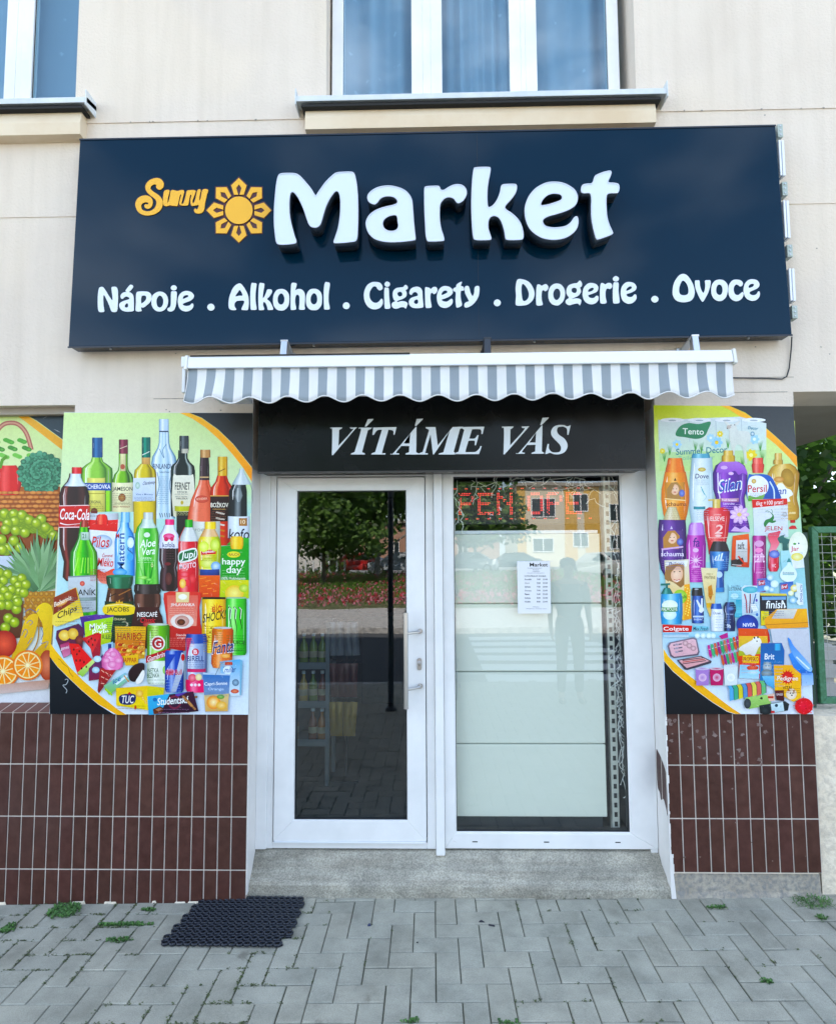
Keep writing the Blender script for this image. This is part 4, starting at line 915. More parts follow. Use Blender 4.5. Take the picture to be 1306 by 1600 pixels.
        if max(h for _, h in prof) > 24 and H_ > 60:        # crisp window glints down the glass, and a dark foot
            for u0, u1, t0, t1, g in ((-.74, -.66, .08, .72, .62), (-.60, -.57, .12, .5, .4), (.70, .75, .15, .8, .28)):
                m = [(y, h) for y, h in yy if t0 <= (y-y0)/H_ <= t1]
                if len(m) < 2: continue
                base = mixh(stops[min(n-1, 2)][1] if u0 < 0 else stops[-2][1], (1, 1, 1), g); pp = []
                for i, (y, h) in enumerate(m): tp = .25 if i in (0, len(m)-1) else 1; mid = (u0+u1)/2; pp += [(cx+(mid+(u0-mid)*tp)*h+lean*(y-y0), y), (cx+(mid+(u1-mid)*tp)*h+lean*(y-y0), y)]
                s.raw(pp, [(2*i, 2*i+1, 2*i+3, 2*i+2) for i in range(len(m)-1)], [base]*len(pp))
    def build(s, name, parent):
        me = bpy.data.meshes.new(name); me.from_pydata(s.v, [], s.f)
        at = me.color_attributes.new('ink', 'FLOAT_COLOR', 'POINT'); at.data.foreach_set('color', [x for c in s.c for x in (*richer(c), 1)])
        me.materials.append(print_m); me.update()
        bm = bmesh.new(); bm.from_mesh(me)
        for f in bm.faces:
            if f.normal.y > 0: f.normal_flip()
        bm.to_mesh(me); bm.free()
        return link(name, me, parent)
def glossy(dark, mid, hi, n=1):
    return [(-1, dark), (-.8, mid), (-.55, hi), (-.35, mid), (.1, mid), (.55, dark), (.75, mid), (.9, dark), (1, dark)]
def flat(mid, dark, hi): return [(-1, dark), (-.6, mid), (-.3, hi), (.2, mid), (.7, mid), (1, dark)]
def board(name, label, quad, Y, th=.012, **kw):
    cs = [P(a, b, Y) for a, b in quad]; lo = cs[3]
    T = thing(name, label, 'poster', ((cs[0].x+cs[1].x)/2, Y, (cs[2].z+cs[3].z)/2))
    b = MB(); order = [cs[3], cs[2], cs[1], cs[0]]
    b.add([(p.x, Y, p.z) for p in order]+[(p.x, Y+th, p.z) for p in order], [(0, 1, 2, 3), (7, 6, 5, 4), (0, 4, 5, 1), (1, 5, 6, 2), (2, 6, 7, 3), (3, 7, 4, 0)])
    b.build('board', [MATS.get('white_board') or mat('white_board', (.6, .62, .64), .4)], T)
    return T

# ---------------------------------------------------------------- drinks and food poster
PL = board('drinks_poster', 'poster board of bottles, cans and snacks on the wall left of the door', [(100, 644), (395, 645), (388, 1117), (77, 1116)], -.012)
I = Ink(-.012, (80, 630, 4.081)); U = 1020
I.poly([(82, 60), (1285, 62), (1256, 1987), (-10, 1983)], 'd6e9ae', 0, 'dfe7f2')
I.poly([(60, 700), (1270, 700), (1262, 1500), (20, 1500)], 'bfe0d8', 0, 'c3e2ee')
I.poly([(20, 1500), (1262, 1500), (1256, 1987), (-8, 1983)], 'c8e2ee', 0, 'e4ebf5')
I.rect(60, 520, 1275, 702, 'cfe8b4', 'bfe0d8')
I.poly([(820, 61), (880, 61), (960, 95), (1065, 170), (1160, 262), (1235, 355), (1282, 415), (1279, 500), (1230, 420), (1160, 330), (1075, 235), (985, 155), (900, 98)], 'ffc81a', 0, 'f5a81c')
I.poly([(880, 61), (1285, 62), (1283, 412), (1235, 352), (1160, 259), (1065, 167), (960, 92)], '3a3c3e', 0, '45474a')
I.poly([(-9, U+505), (30, U+560), (110, U+655), (210, U+755), (320, U+850), (420, U+930), (480, U+968), (420, U+968), (300, U+900), (200, U+815), (110, U+730), (40, U+660), (-9, U+595)], 'f6cb1d', 0, 'f0bc1a')
I.poly([(-9, U+597), (40, U+662), (110, U+732), (200, U+817), (300, U+902), (400, U+965), (-9, U+963)], '14222c', 0, '0e1a24')
I.line('45,1630 60,1640 75,1660 90,1672 110,1690 120,1720 140,1745', 5, 'c79a10')
I.line('88,1765 100,1760 108,1770 95,1795 75,1800 100,1830 95,1850', 4, 'b8c0c4')
# row of bottles
def cap(cx, y0, y1, hw, c, d, hi=None): I.shape(cx, [(y0, hw*.92), (y0+6, hw), (y1, hw)], flat(c, d, hi or c))
I.shape(292, [(345, 32), (372, 40), (392, 70), (415, 98), (440, 101), (690, 101)], glossy('4d7f3a', '9fcf66', 'd6f0a4')); cap(295, 218, 345, 34, '2d5f8e', '173b66', '4f86b5')
I.rect(232, 475, 345, 692, 'e9e28c', 'dcd680'); I.rect(345, 475, 350, 690, '4f7f3a'); I.rect(350, 560, 372, 690, 'a5dc5a'); I.poly([(203, 508), (382, 508), (382, 556), (203, 556)], '2457a4'); I.text('BECHEROVKA', 205, 378, 518, 546, 'f4f6fa'); I.text('ORIGINAL', 245, 320, 620, 640, '3b4a3c'); I.rect(240, 574, 350, 578, 'a89b3f'); I.ell(275, 690, 22, 24, '7c3a30')
I.shape(460, [(320, 29), (400, 29), (430, 36), (455, 58), (490, 68), (530, 70), (692, 70)], glossy('1d4d2c', '86bf3c', 'c7e77a')); cap(461, 230, 322, 29, '7c3546', '521c2c', 'b06070'); I.rect(440, 322, 476, 432, 'e6e2b6', 'cfc99a'); I.ell(456, 405, 15, 17, 'b96a54'); I.line([(438, 290), (485, 272)], 5, 'd8c4b0')
I.rect(388, 505, 524, 692, 'efeccb', 'e4dfb6'); I.text('JAMESON', 390, 520, 533, 566, '1c2a24'); I.ell(452, 602, 24, 26, '8a4a34', 'c8985a'); I.text('IRISH WHISKEY', 395, 505, 655, 666, '9a3b2c'); I.line([(405, 640), (500, 640)], 2, '6b5a3a')
I.shape(720, [(180, 31), (250, 33), (285, 42), (340, 74), (385, 82), (410, 72), (440, 66), (560, 62), (640, 60), (690, 68), (735, 70)], [(-1, '5a7f9c'), (-.85, 'a9c4d8'), (-.6, 'e8f2f8'), (-.3, 'b8d2e2'), (0, 'dbeaf2'), (.35, 'a6c3d6'), (.6, 'e8f2f8'), (.85, '8fb0c6'), (1, '4d7390')]); cap(719, 100, 182, 31, 'c6d8ea', '8aa5c0', 'eef5fb'); I.rect(690, 176, 748, 184, '3b4f66')
I.text('FINLANDIA', 650, 786, 386, 418, '20406e'); I.line('690,290 720,350 712,300 735,260', 4, '6c8fac'); I.line('676,440 690,520 672,600', 5, '7d9cb4'); I.line('770,440 755,520 768,600', 5, '6f90aa')
for k in range(5): I.line([(690+k*16, 700), (700+k*14, 728)], 4, '2c4256')
I.text('Vodka of Finland', 690, 755, 432, 446, '5a7894')
I.shape(600, [(385, 27), (400, 40), (425, 66), (455, 72), (640, 72), (830, 70)], glossy('8a7a14', 'd9c63a', 'f2ec98')); I.rect(578, 345, 632, 388, 'd8b27a', 'cda468'); cap(606, 216, 346, 28, '1f7466', '0f4a48', '3fa58c'); I.line([(582, 330), (628, 308)], 5, 'd8e4da')
I.poly([(524, 478), (664, 474), (664, 622), (520, 626)], 'd9e2ee', 0, 'c9d6e6'); I.text('Chardonnay', 580, 660, 500, 530, '273a5e', -.12, .3); I.ell(552, 525, 15, 22, '9fc0b0', 'd9e6e4'); I.text('Vino z Moravy', 540, 650, 575, 590, '5f7da6'); I.rect(526, 626, 662, 830, 'e6cd2c', 'dcc540')
I.shape(840, [(300, 29), (350, 31), (375, 45), (400, 72), (430, 78), (722, 77)], [(-1, '0e1b18'), (-.8, '2f4640'), (-.6, '1a2a26'), (.4, '1c2e2a'), (.6, 'b8c4c0'), (.72, '22342e'), (1, '0c1513')]); cap(848, 207, 300, 30, '454d50', '23292c', '80898c'); I.rect(832, 290, 876, 318, 'c9c6b8'); I.rect(818, 303, 832, 318, '3f4c48')
I.poly('778,470 800,460 890,460 910,475 910,715 780,720', 'eceadc', 2, 'dcd8c0'); I.text('FERNET', 790, 886, 505, 552, '12211d'); I.text('STOCK', 805, 870, 560, 574, '2a3a34'); I.text('HRUŠKA', 800, 872, 600, 614, '1b2a26'); I.ell(835, 634, 9, 13, 'c9b55a'); I.rect(788, 655, 886, 688, 'c5c644'); I.rect(800, 690, 905, 860, '22262a', '14181a')
I.shape(975, [(488, 31), (520, 38), (560, 58), (620, 84), (700, 100), (755, 104)], glossy('c8563c', 'e8836a', 'f8bfae')); I.shape(978, [(345, 27), (400, 31), (490, 32)], glossy('1c1416', '453238', '7a666c')); cap(983, 296, 346, 32, 'c79a6a', '8f6238', 'e9c79a'); I.rect(948, 468, 1006, 476, 'd3b48a'); I.ell(962, 612, 44, 24, 'c8584a', 'df7a66'); I.text('BOHEMIA', 928, 996, 605, 620, 'f3c3ae', -.08)
I.shape(1090, [(458, 29), (500, 42), (535, 68), (560, 74), (905, 74)], glossy('9c2c1c', 'd9512f', 'f39a72')); cap(1093, 340, 462, 31, 'dcb240', 'a87c20', 'f3dc84'); I.line([(1070, 437), (1110, 418)], 5, '8a5a18')
I.rect(1015, 592, 1132, 752, '3a1c1e', '2a1416'); I.rect(1015, 588, 1132, 594, 'd7b26a'); I.text('BOŽKOV', 1018, 1130, 628, 664, 'f6f0e2'); I.text('ORIGINAL', 1030, 1115, 672, 680, 'c9a36a')
for k in range(5): I.poly([(1052, 690+k*36), (1108, 702+k*36), (1105, 712+k*36), (1050, 701+k*36)], 'd8cfc4' if k < 3 else 'c98a3c')
I.shape(1222, [(418, 14), (440, 18), (480, 44), (520, 66), (560, 88), (730, 92)], [(-1, '151c20'), (-.6, '30383c'), (-.35, '8f989b'), (-.1, '2a3236'), (.3, '1a2226')]); I.shape(1215, [(415, 13), (440, 17), (480, 40), (518, 62)], flat('cfdadf', '9fb2bc', 'eef4f6')); I.shape(1195, [(540, 14), (590, 28), (630, 12)], flat('8c9598', '4d5659', 'c9cfd0'))
I.rect(1128, 720, 1266, 860, 'e6ecf4', 'dde6ef'); I.text('kofo', 1132, 1262, 800, 868, '17243c', 0, .1); I.rect(1198, 732, 1250, 782, 'b88a58'); I.text('10', 1208, 1238, 744, 770, 'f3e3c8')
# second row
I.rect(902, 752, 1078, 880, 'dfe2dc', 'd2d8cc'); I.text('AP.CHEF', 905, 980, 800, 818, '8a8f88')
I.poly([(240, 742), (432, 740), (436, 1150), (240, 1150)], 'eef0f2', 0, 'd9dee6'); I.poly([(240, 742), (428, 740), (424, 820), (240, 806)], 'e8402c', 0, 'd8321e'); I.rect(240, 700, 430, 742, 'd3d8de'); I.text('MADE IN CZ', 245, 330, 713, 726, '8c949c'); I.shape(325, [(708, 18), (716, 32), (748, 40), (772, 38)], flat('e84030', 'b02018', 'f58a70'))
I.ell(330, 885, 62, 46, '9fb8d2', 'f0f3f8'); I.text('Pilos', 258, 368, 850, 920, 'd02030', 0, .15); I.text('Čerstvé', 325, 392, 955, 982, 'c03a40', 0, .2); I.text('Mléko', 296, 395, 985, 1040, 'd8302c', .05, .15); I.poly('300,1060 340,1080 400,1055 432,1090 420,1145 330,1150 296,1110', 'e2503c', 3, 'f0a090')
I.shape(470, [(752, 26), (790, 30), (830, 55), (880, 64), (1100, 64)], [(-1, '3f8fc8'), (-.6, '9fd0ec'), (-.2, 'e6f4fb'), (.2, '8cc6ea'), (.7, '3d94d4'), (1, '2a72b4')]); I.shape(474, [(694, 27), (760, 29)], flat('8cc4e4', '4f93c4', 'd9eef8')); I.text('Matern', 424, 470, 830, 1070, '1f68a8', vert=1); I.line('495,850 530,860 515,900 490,930 520,960 500,1000', 7, '3b6ea0'); I.ell(508, 890, 22, 34, 'cfe6f4', 'f3fafd'); I.text('M', 415, 436, 830, 862, 'd8402c'); I.ell(440, 1078, 46, 24, '3fa0dc', '9ad0f0'); I.ell(505, 980, 20, 26, '5fb0e0')
I.shape(612, [(738, 32), (760, 38), (790, 62), (830, 74), (900, 76), (1010, 70), (1155, 76)], [(-1, '2c8a34'), (-.75, '6cc85a'), (-.5, 'b7eaa0'), (-.2, '5cc24c'), (.3, '49b442'), (.7, '8ad670'), (1, '2a7f30')]); I.shape(618, [(738, 34), (762, 38), (795, 58)], flat('cfe0d8', '9fb8ae', 'f0f6f3')); cap(621, 696, 740, 31, 'cdd4d2', '9aa4a2', 'f0f3f2')
I.ell(612, 840, 20, 16, 'e6efe2'); I.text('Aloe', 566, 664, 872, 924, 'f6fbf4', -.1, .15); I.text('Vera', 575, 662, 925, 972, 'f6fbf4', -.1, .15); I.text('GREEN', 570, 640, 982, 996, 'd9f0d0')
for k, (a, b, c, d) in enumerate(((600, 1150, 560, 1010), (605, 1150, 590, 985), (615, 1150, 625, 980), (625, 1150, 660, 1000), (632, 1150, 675, 1040))): I.poly([(a-8, b), (c, d), (a+10, b)], '2f9a3c' if k % 2 else '7fd068')
I.ell(585, 1112, 30, 12, '8ad060', 'c9efa0'); I.ell(625, 1125, 24, 10, '59b84a', 'b0e890'); I.text('O', 638, 652, 1022, 1046, 'f2e6c0')
I.shape(752, [(775, 28), (800, 36), (840, 58), (900, 66), (925, 60), (1000, 62), (1050, 48), (1080, 56), (1170, 60), (1198, 40)], [(-1, '1a1012'), (-.75, '3f2a30'), (-.5, '6d525a'), (-.2, '2c1a1e'), (.5, '241418'), (.8, '4a343a'), (1, '140a0c')])
I.shape(754, [(775, 28), (800, 36), (840, 58), (900, 66), (925, 62)], flat('e9eaf4', 'b8bcd2', 'fafaff')); cap(757, 740, 776, 29, 'ec2f84', 'b01660', 'f67ab0'); I.ell(752, 850, 36, 20, 'e64a88', 'f08ab4'); I.ell(735, 868, 14, 14, 'd8306c'); I.ell(772, 866, 12, 14, 'd8306c'); I.text('kofola', 712, 790, 888, 920, '20386e'); I.ell(750, 1120, 22, 40, '5a2a2c', '7a4a46'); I.ell(745, 1025, 20, 10, '7a2a34')
I.shape(875, [(790, 24), (820, 40), (860, 58), (900, 64), (960, 62), (1060, 68), (1205, 66)], [(-1, 'b82a30'), (-.7, 'e8505a'), (-.4, 'f6a0a0'), (0, 'e04452'), (.5, 'd83848'), (1, 'a82030')]); I.shape(880, [(790, 24), (815, 38), (850, 54), (880, 60)], flat('d9dedd', 'a8b2b4', 'f6f8f8')); cap(880, 742, 792, 25, '3fae3c', '1f7a28', '7cd06a')
I.poly('815,955 860,935 925,925 930,985 880,1010 818,1015', 'e9f2ec', 3); I.poly('820,962 862,944 920,934 925,978 878,1000 822,1006', '1f7a4c', 3); I.text('Jupí', 826, 918, 945, 1008, 'f4f8f2', -.1, .15); I.text('MOJITO', 818, 926, 1028, 1072, 'f6e6ec', -.15); I.ell(850, 1092, 28, 20, 'e63a4c', 'f6909a'); I.ell(900, 1120, 24, 34, 'd82c44', 'ee6a70'); I.rect(855, 1125, 890, 1165, 'e8505c'); I.ell(840, 1150, 20, 30, 'f3c060', 'f8e4a0')
I.shape(1010, [(800, 32), (830, 48), (870, 70), (930, 76), (1010, 70), (1060, 64), (1100, 66), (1238, 68)], [(-1, 'c9a820'), (-.6, 'f0e060'), (-.2, 'f8f4b0'), (.3, 'e0dc48'), (.7, 'b8c83c'), (1, '9a9a24')]); I.shape(1012, [(800, 32), (828, 46), (850, 58)], flat('e8c49a', 'c89868', 'f6e6cc')); cap(1016, 756, 802, 36, 'f6dc4c', 'cca820', 'fdf2a0')
I.poly([(958, 940), (1052, 932), (1052, 962), (958, 968)], 'd8232c'); I.text('Lipton', 968, 1042, 938, 962, 'fafafa', -.05); I.ell(975, 915, 32, 34, 'dcea5a', 'f4f8a8'); I.ell(1045, 905, 30, 40, 'c8dc3c', 'eef6a0'); I.ell(1000, 1020, 48, 36, 'd0dc58', 'f4f6b0'); I.ell(1050, 1040, 30, 30, '6fa8d8', 'e0f0fa'); I.rect(948, 1058, 1074, 1098, '3a5ca8', '28407c'); I.poly([(942, 1098), (1078, 1098), (1074, 1240), (945, 1238)], 'e87832', 0, 'd95a20')
for k in range(7): I.line([(948+(k*37) % 100, 1120+k*16), (990+(k*29) % 80, 1112+k*17)], 4, 'f5a860')
I.poly([(1085, 912), (1262, 900), (1262, 1245), (1078, 1240)], '3fae45', 0, '2f9c3c'); I.poly([(1120, 905), (1175, 850), (1262, 862), (1262, 905)], '5abf50', 0, '3fa548'); I.shape(1185, [(848, 30), (862, 42), (905, 42), (930, 34)], flat('f2cc2c', 'c89c18', 'fbe880'))
I.ell(1165, 965, 42, 20, 'e2dc3c', 'f4f080'); I.text('RAUCH', 1135, 1198, 956, 974, 'a02a2a'); I.text('happy', 1092, 1240, 988, 1042, 'f6faf4'); I.text('day', 1118, 1216, 1040, 1096, 'f6faf4'); I.text('100% Multivitamin', 1086, 1240, 1108, 1126, 'e8f4e0'); I.poly([(1080, 1128), (1262, 1128), (1262, 1245), (1078, 1240)], 'dcd848', 0, 'b8d04a'); I.ell(1170, 1212, 60, 52, 'e8c82c', 'f8f0a0'); I.ell(1230, 1180, 30, 26, 'b0cc3c', 'e0ec90')
I.shape(150, [(448, 32), (470, 34), (500, 48), (540, 82), (590, 96), (660, 92), (800, 95), (900, 96), (980, 76), (1010, 66), (1060, 70), (1110, 74), (1135, 50)], [(-1, '1c0e0e'), (-.8, '53201e'), (-.62, '9a4a44'), (-.45, '3c1c1c'), (.2, '2e1414'), (.6, '56302c'), (.82, '26100f'), (1, '120808')])
I.shape(158, [(448, 32), (470, 34), (500, 46), (528, 72)], flat('dfe8ee', 'a6b6c4', 'f8fbfd')); cap(166, 408, 450, 32, 'd8303a', '9c1420', 'f0707a')
I.poly([(52, 652), (250, 648), (248, 795), (50, 795)], 'd01a2c', 0, 'c01226'); I.line([(55, 655), (248, 651)], 5, 'f3dede'); I.line([(52, 792), (248, 790)], 5, 'f3dede'); I.text('Coca-Cola', 56, 246, 672, 742, 'fbf6f6', .02, .12); I.line('60,765 100,775 150,772 240,762', 8, 'f6e9e9', True)
I.shape(210, [(755, 20), (800, 28), (860, 36), (900, 55), (950, 84), (1010, 90), (1090, 88), (1350, 87)], [(-1, '0f5a1c'), (-.7, '3cae2c'), (-.4, '9ae850'), (-.1, '4cc034'), (.3, '2c9426'), (.6, '7cd648'), (1, '0c4a18')]); I.shape(216, [(745, 18), (790, 26)], flat('a83a30', '6c1c18', 'd88078')); I.rect(192, 822, 248, 872, 'cfe0d4', 'b4ccc0'); I.text('21', 202, 226, 832, 862, '3a6a50')
for k in range(6): I.line([(150+k*22, 1085), (175+k*16, 985)], 6, '8ae04c' if k % 2 else 'b8f07c')
I.poly([(112, 1105), (290, 1098), (288, 1325), (112, 1345)], 'cfd6da', 0, 'b4bcc2'); I.line([(112, 1108), (290, 1100)], 9, '8f9aa0'); I.text('BRANÍK', 122, 290, 1178, 1225, '16221c'); I.text('VÝČEPNÍ', 160, 245, 1298, 1312, '3c4a50'); I.ell(202, 1150, 16, 16, 'c84030', 'e89080'); I.rect(112, 1235, 288, 1258, '9fb0ac')
# third row
I.shape(440, [(1175, 74), (1250, 88), (1275, 90), (1520, 92)], glossy('26140c', '5c3420', '8f6444'))
for k in range(60): I.ell(368+(k*47) % 145, 1185+(k*29) % 85, 5, 3, ('a87448', '3a1e10', '7c4c2c')[k % 3])
I.shape(440, [(1100, 84), (1115, 86), (1150, 82), (1180, 70)], flat('1d6b4c', '0b3a28', '5cab88')); I.ell(440, 1102, 84, 9, '2f8a66')
I.rect(345, 1262, 528, 1524, '17462e', '0e3022'); I.poly('342,1290 440,1276 530,1290 530,1342 440,1352 342,1342', 'ecd24a', 3); I.poly([(345, 1292), (440, 1280), (528, 1292), (528, 1296), (440, 1285), (345, 1296)], 'f8f0b8'); I.text('JACOBS', 358, 500, 1300, 1338, '1c3424'); I.poly([(412, 1282), (420, 1262), (430, 1272), (438, 1252), (447, 1272), (457, 1262), (464, 1282)], 'e2b83a'); I.text('KRÖNUNG', 380, 478, 1368, 1384, 'e0d8a8'); I.ell(470, 1410, 26, 18, 'c9c2a8', 'efe8d0'); I.ell(470, 1410, 17, 11, '2c1a10')
I.shape(617, [(1200, 70), (1225, 84), (1275, 86), (1320, 72), (1360, 94), (1430, 106), (1560, 108)], [(-1, '2a1612'), (-.75, '6c463c'), (-.5, '8c6456'), (-.2, '4c2c24'), (.5, '42241e'), (.8, '7a5448'), (1, '200e0c')]); I.shape(617, [(1152, 76), (1162, 84), (1195, 86), (1215, 78)], flat('2e2626', '141010', '6a6060'))
I.poly([(540, 1300), (690, 1300), (714, 1400), (716, 1560), (512, 1560), (520, 1400)], '4a1c1c', 0, '301010'); I.text('NESCAFÉ', 552, 680, 1325, 1362, 'f6f2ee'); I.text('Classic', 570, 665, 1366, 1400, 'd8404c', 0, .2); I.ell(625, 1410, 36, 18, 'a83038', 'd87868')
I.poly('722,1212 800,1200 870,1205 960,1208 948,1300 955,1400 958,1560 735,1560 740,1400 728,1300', 'd8504a', 2, 'b83838'); I.poly([(742, 1225), (940, 1225), (930, 1420), (750, 1420)], 'e07468', 0, 'e8a090'); I.poly([(798, 1205), (885, 1205), (880, 1270), (800, 1270)], 'e8d8a8'); I.ell(842, 1235, 28, 18, 'f4f0e2', 'fbfaf4'); I.text('JIHLAVANKA', 765, 918, 1275, 1300, 'f8f0e8'); I.ell(838, 1390, 74, 48, 'e8dcd4', 'f8f4f0'); I.ell(838, 1390, 46, 36, 'c4948a', 'e4c8bc'); I.ell(832, 1396, 26, 20, '4a2418', '8a5238'); I.text('Standard', 800, 885, 1470, 1485, 'f0d4cc'); I.text('original', 805, 880, 1490, 1505, 'f0d4cc')
I.shape(1040, [(1235, 72), (1245, 76), (1590, 76)], [(-1, 'c8a018'), (-.6, 'f2d428'), (-.3, 'fbee80'), (.2, 'f4d626'), (.7, 'e8c41c'), (1, 'b88c10')]); I.rect(968, 1236, 1113, 1250, '2a2418')
for k in range(12): a = k*math.pi/6; I.poly([(1060+math.cos(a-.15)*22, 1312+math.sin(a-.15)*18), (1060+math.cos(a)*52, 1312+math.sin(a)*40), (1060+math.cos(a+.15)*22, 1312+math.sin(a+.15)*18)], 'd8642c')
I.text('BIG', 1030, 1092, 1298, 1332, 'c8402c', -.1); I.text('SHOCK!', 968, 1112, 1345, 1402, '1c1812', -.2, .1)
for k in range(10): I.poly([(975+(k*41) % 90, 1420+k*14), (985+(k*41) % 90, 1410+k*14), (992+(k*41) % 90, 1428+k*14)], 'c08a18')
I.shape(1182, [(1240, 60), (1255, 66), (1590, 66), (1605, 58)], [(-1, '2f8a34'), (-.6, '6cd860'), (-.3, 'b4f4a0'), (.1, '62d258'), (.6, '52c24c'), (1, '2c8230')]); I.rect(1122, 1236, 1244, 1246, 'a8c4a8')
for x, h in ((1148, 1470), (1180, 1500), (1212, 1450)): I.line([(x-14, 1300), (x, 1310), (x-6, 1370), (x+6, 1430), (x, h)], 11, '1c2c1c', True); I.line([(x-10, 1302), (x+4, 1316), (x-2, 1375)], 4, 'e8f4e6')
I.text('JUICE', 1150, 1240, 1515, 1545, '28542c'); I.text('ENERGY', 1165, 1225, 1570, 1582, '2a6a30')
I.poly([(20, 1240), (150, 1178), (165, 1175), (200, 1300), (212, 1360), (40, 1425), (12, 1410)], 'e8c828', 0, 'f2e080'); I.poly([(20, 1240), (162, 1176), (178, 1250), (18, 1350)], 'a04828', 0, '8a3820'); I.ell(75, 1275, 40, 14, 'd89850', 'ecc088', a=-.5); I.text('Bohemia', 25, 135, 1270, 1300, 'f6ecdc', -.45); I.text('Chips', 42, 168, 1335, 1392, '20180e', -.45, .1)
I.poly([(188, 1362), (300, 1345), (305, 1470), (215, 1480)], '5c3a98', 0, '3c2470'); I.poly([(275, 1350), (405, 1350), (385, 1500), (300, 1480)], '6a3f9c', 0, '402a7a'); I.poly([(216, 1395), (402, 1362), (385, 1470), (222, 1490)], 'a8d838', 0, 'c4e060'); I.text('Mixle', 250, 360, 1408, 1448, 'f8fbf2', -.12); I.text('Pixle', 268, 372, 1445, 1482, 'f8fbf2', -.12); I.poly([(300, 1470), (392, 1460), (380, 1560), (330, 1570)], 'c8d840', 0, 'a8c030')
I.text('ILLE', 330, 385, 1475, 1500, '4c7a28')
I.poly([(40, 1450), (180, 1405), (215, 1440), (205, 1560), (85, 1625), (35, 1500)], '5a2458', 0, '7a3040'); I.ell(90, 1480, 36, 34, 'e8c040', 'f6e498'); I.ell(145, 1470, 34, 36, 'dcb030', 'f4de88'); I.ell(185, 1510, 26, 30, '6a2a28', 'a05048'); I.poly([(62, 1540), (120, 1520), (130, 1600), (85, 1622)], 'b03068', 0, 'd890b0'); I.text('gummi', 68, 118, 1555, 1580, 'f4e4ec', -.2)
I.poly([(200, 1500), (300, 1462), (325, 1470), (318, 1600), (290, 1700), (255, 1560)], 'c8343c', 0, '8c2848'); I.poly([(215, 1492), (325, 1470), (270, 1590)], 'd83c44', 0, 'e05050')
I.poly([(118, 1530), (180, 1535), (280, 1650), (215, 1735), (175, 1730), (150, 1650)], 'e0343c', 0, 'e84c4c'); I.poly([(172, 1718), (270, 1632), (288, 1655), (205, 1745)], 'd8e8a0', 0, '9ac860')
for x, y in ((150, 1570), (170, 1600), (190, 1640), (185, 1580), (215, 1650), (165, 1640), (230, 1680), (200, 1690), (245, 1520), (270, 1540), (262, 1500), (285, 1510)): I.ell(x, y, 5, 8, '5a1018')
I.poly([(245, 1690), (335, 1600), (345, 1680), (310, 1760), (245, 1770)], '5c3474', 0, '8a3050'); I.ell(300, 1630, 26, 20, 'b8d8e8', 'e0f0f6'); I.ell(290, 1700, 24, 20, 'a0c4d8', 'd8ecf4'); I.poly([(325, 1540), (400, 1520), (400, 1600), (335, 1600)], '9fc4dc', 0, 'c8dce8'); I.rect(368, 1535, 390, 1580, '2c4a8c')
I.rect(406, 1395, 480, 1500, '1c3c2c'); I.poly([(412, 1420), (610, 1425), (606, 1510), (414, 1508)], 'ecc42c', 0, 'e4b420'); I.poly([(414, 1508), (606, 1510), (600, 1625), (408, 1655)], 'd88a3c', 0, 'c8a848'); I.text('HARIBO', 428, 582, 1465, 1508, 'c01c28')
for k in range(46): I.ell(428+(k*53) % 168, 1532+(k*37) % 84, 12, 10, ('d8502c', 'f0a040', 'a83820', 'e8c860', 'c89040')[k % 5], ('e88050', 'f8c880', 'c85838', 'f4e4a0', 'e0b070')[k % 5])
I.poly([(466, 1612), (562, 1600), (560, 1668), (480, 1672)], 'e8c030'); I.text('HAPPAR', 452, 552, 1622, 1652, 'b83018')
I.poly([(318, 1690), (420, 1680), (440, 1672), (310, 1850), (302, 1830)], 'c03c3c', 0, '7c2c34')
for k in range(9): I.line([(325+(k % 3)*28, 1700+k*14), (345+(k % 3)*25, 1716+k*12)], 5, 'e8b8a8')
I.shape(396, [(1560, 14), (1585, 44), (1630, 68), (1680, 66), (1698, 44)], flat('e890c0', 'c86098', 'f8c8e4'))
for x, y, r in ((360, 1640, 24), (400, 1600, 26), (435, 1640, 24), (395, 1665, 28), (370, 1600, 18)): I.ell(x, y, r, r*.8, 'e080b4', 'f6c4de')
I.poly('500,1710 540,1665 590,1655 602,1680 585,1740 540,1775 505,1760', '3a2228', 4, '2a161c'); I.poly('560,1745 590,1700 602,1720 588,1770 555,1790 545,1770', 'f0eee8', 3); I.poly([(340, 1800), (480, 1715), (505, 1760), (375, 1860)], '9cc8d8', 0, '88c050'); I.line([(420, 1790), (490, 1735)], 14, 'dcecf4'); I.line([(350, 1820), (395, 1860)], 12, 'b0d840'); I.text('ice', 400, 450, 1760, 1792, '2c6ca8', -.5); I.line([(470, 1735), (500, 1775)], 7, 'd8a030')
I.shape(688, [(1408, 62), (1422, 72), (1770, 72), (1790, 60)], [(-1, '4a7a2c'), (-.65, '8cc850'), (-.3, 'd0f0a0'), (.1, '82c24a'), (.6, '64a43c'), (1, '3c6c28')]); I.ell(688, 1410, 62, 8, 'b8c0b8', 'd8e0d8'); I.shape(688, [(1640, 72), (1770, 72), (1790, 60)], flat('dfe8dc', 'a8b8a8', 'f6faf4')); I.ell(686, 1530, 46, 48, 'f0ece4'); I.ell(686, 1530, 37, 39, 'b02030', 'c83040'); I.text('G', 664, 708, 1505, 1556, 'f6f2ee')
I.poly([(610, 1612), (765, 1560), (765, 1604), (610, 1656)], 'b8283c'); I.text('Gambrinus', 618, 758, 1616, 1650, 'f6eeee', -.33, .1); I.text('NETKA', 622, 690, 1690, 1718, '2c6a38', -.03); I.text('BEZINKA', 616, 694, 1722, 1750, '2c6a38', -.03); I.ell(738, 1700, 22, 30, '8cc850', 'd0e8a0')
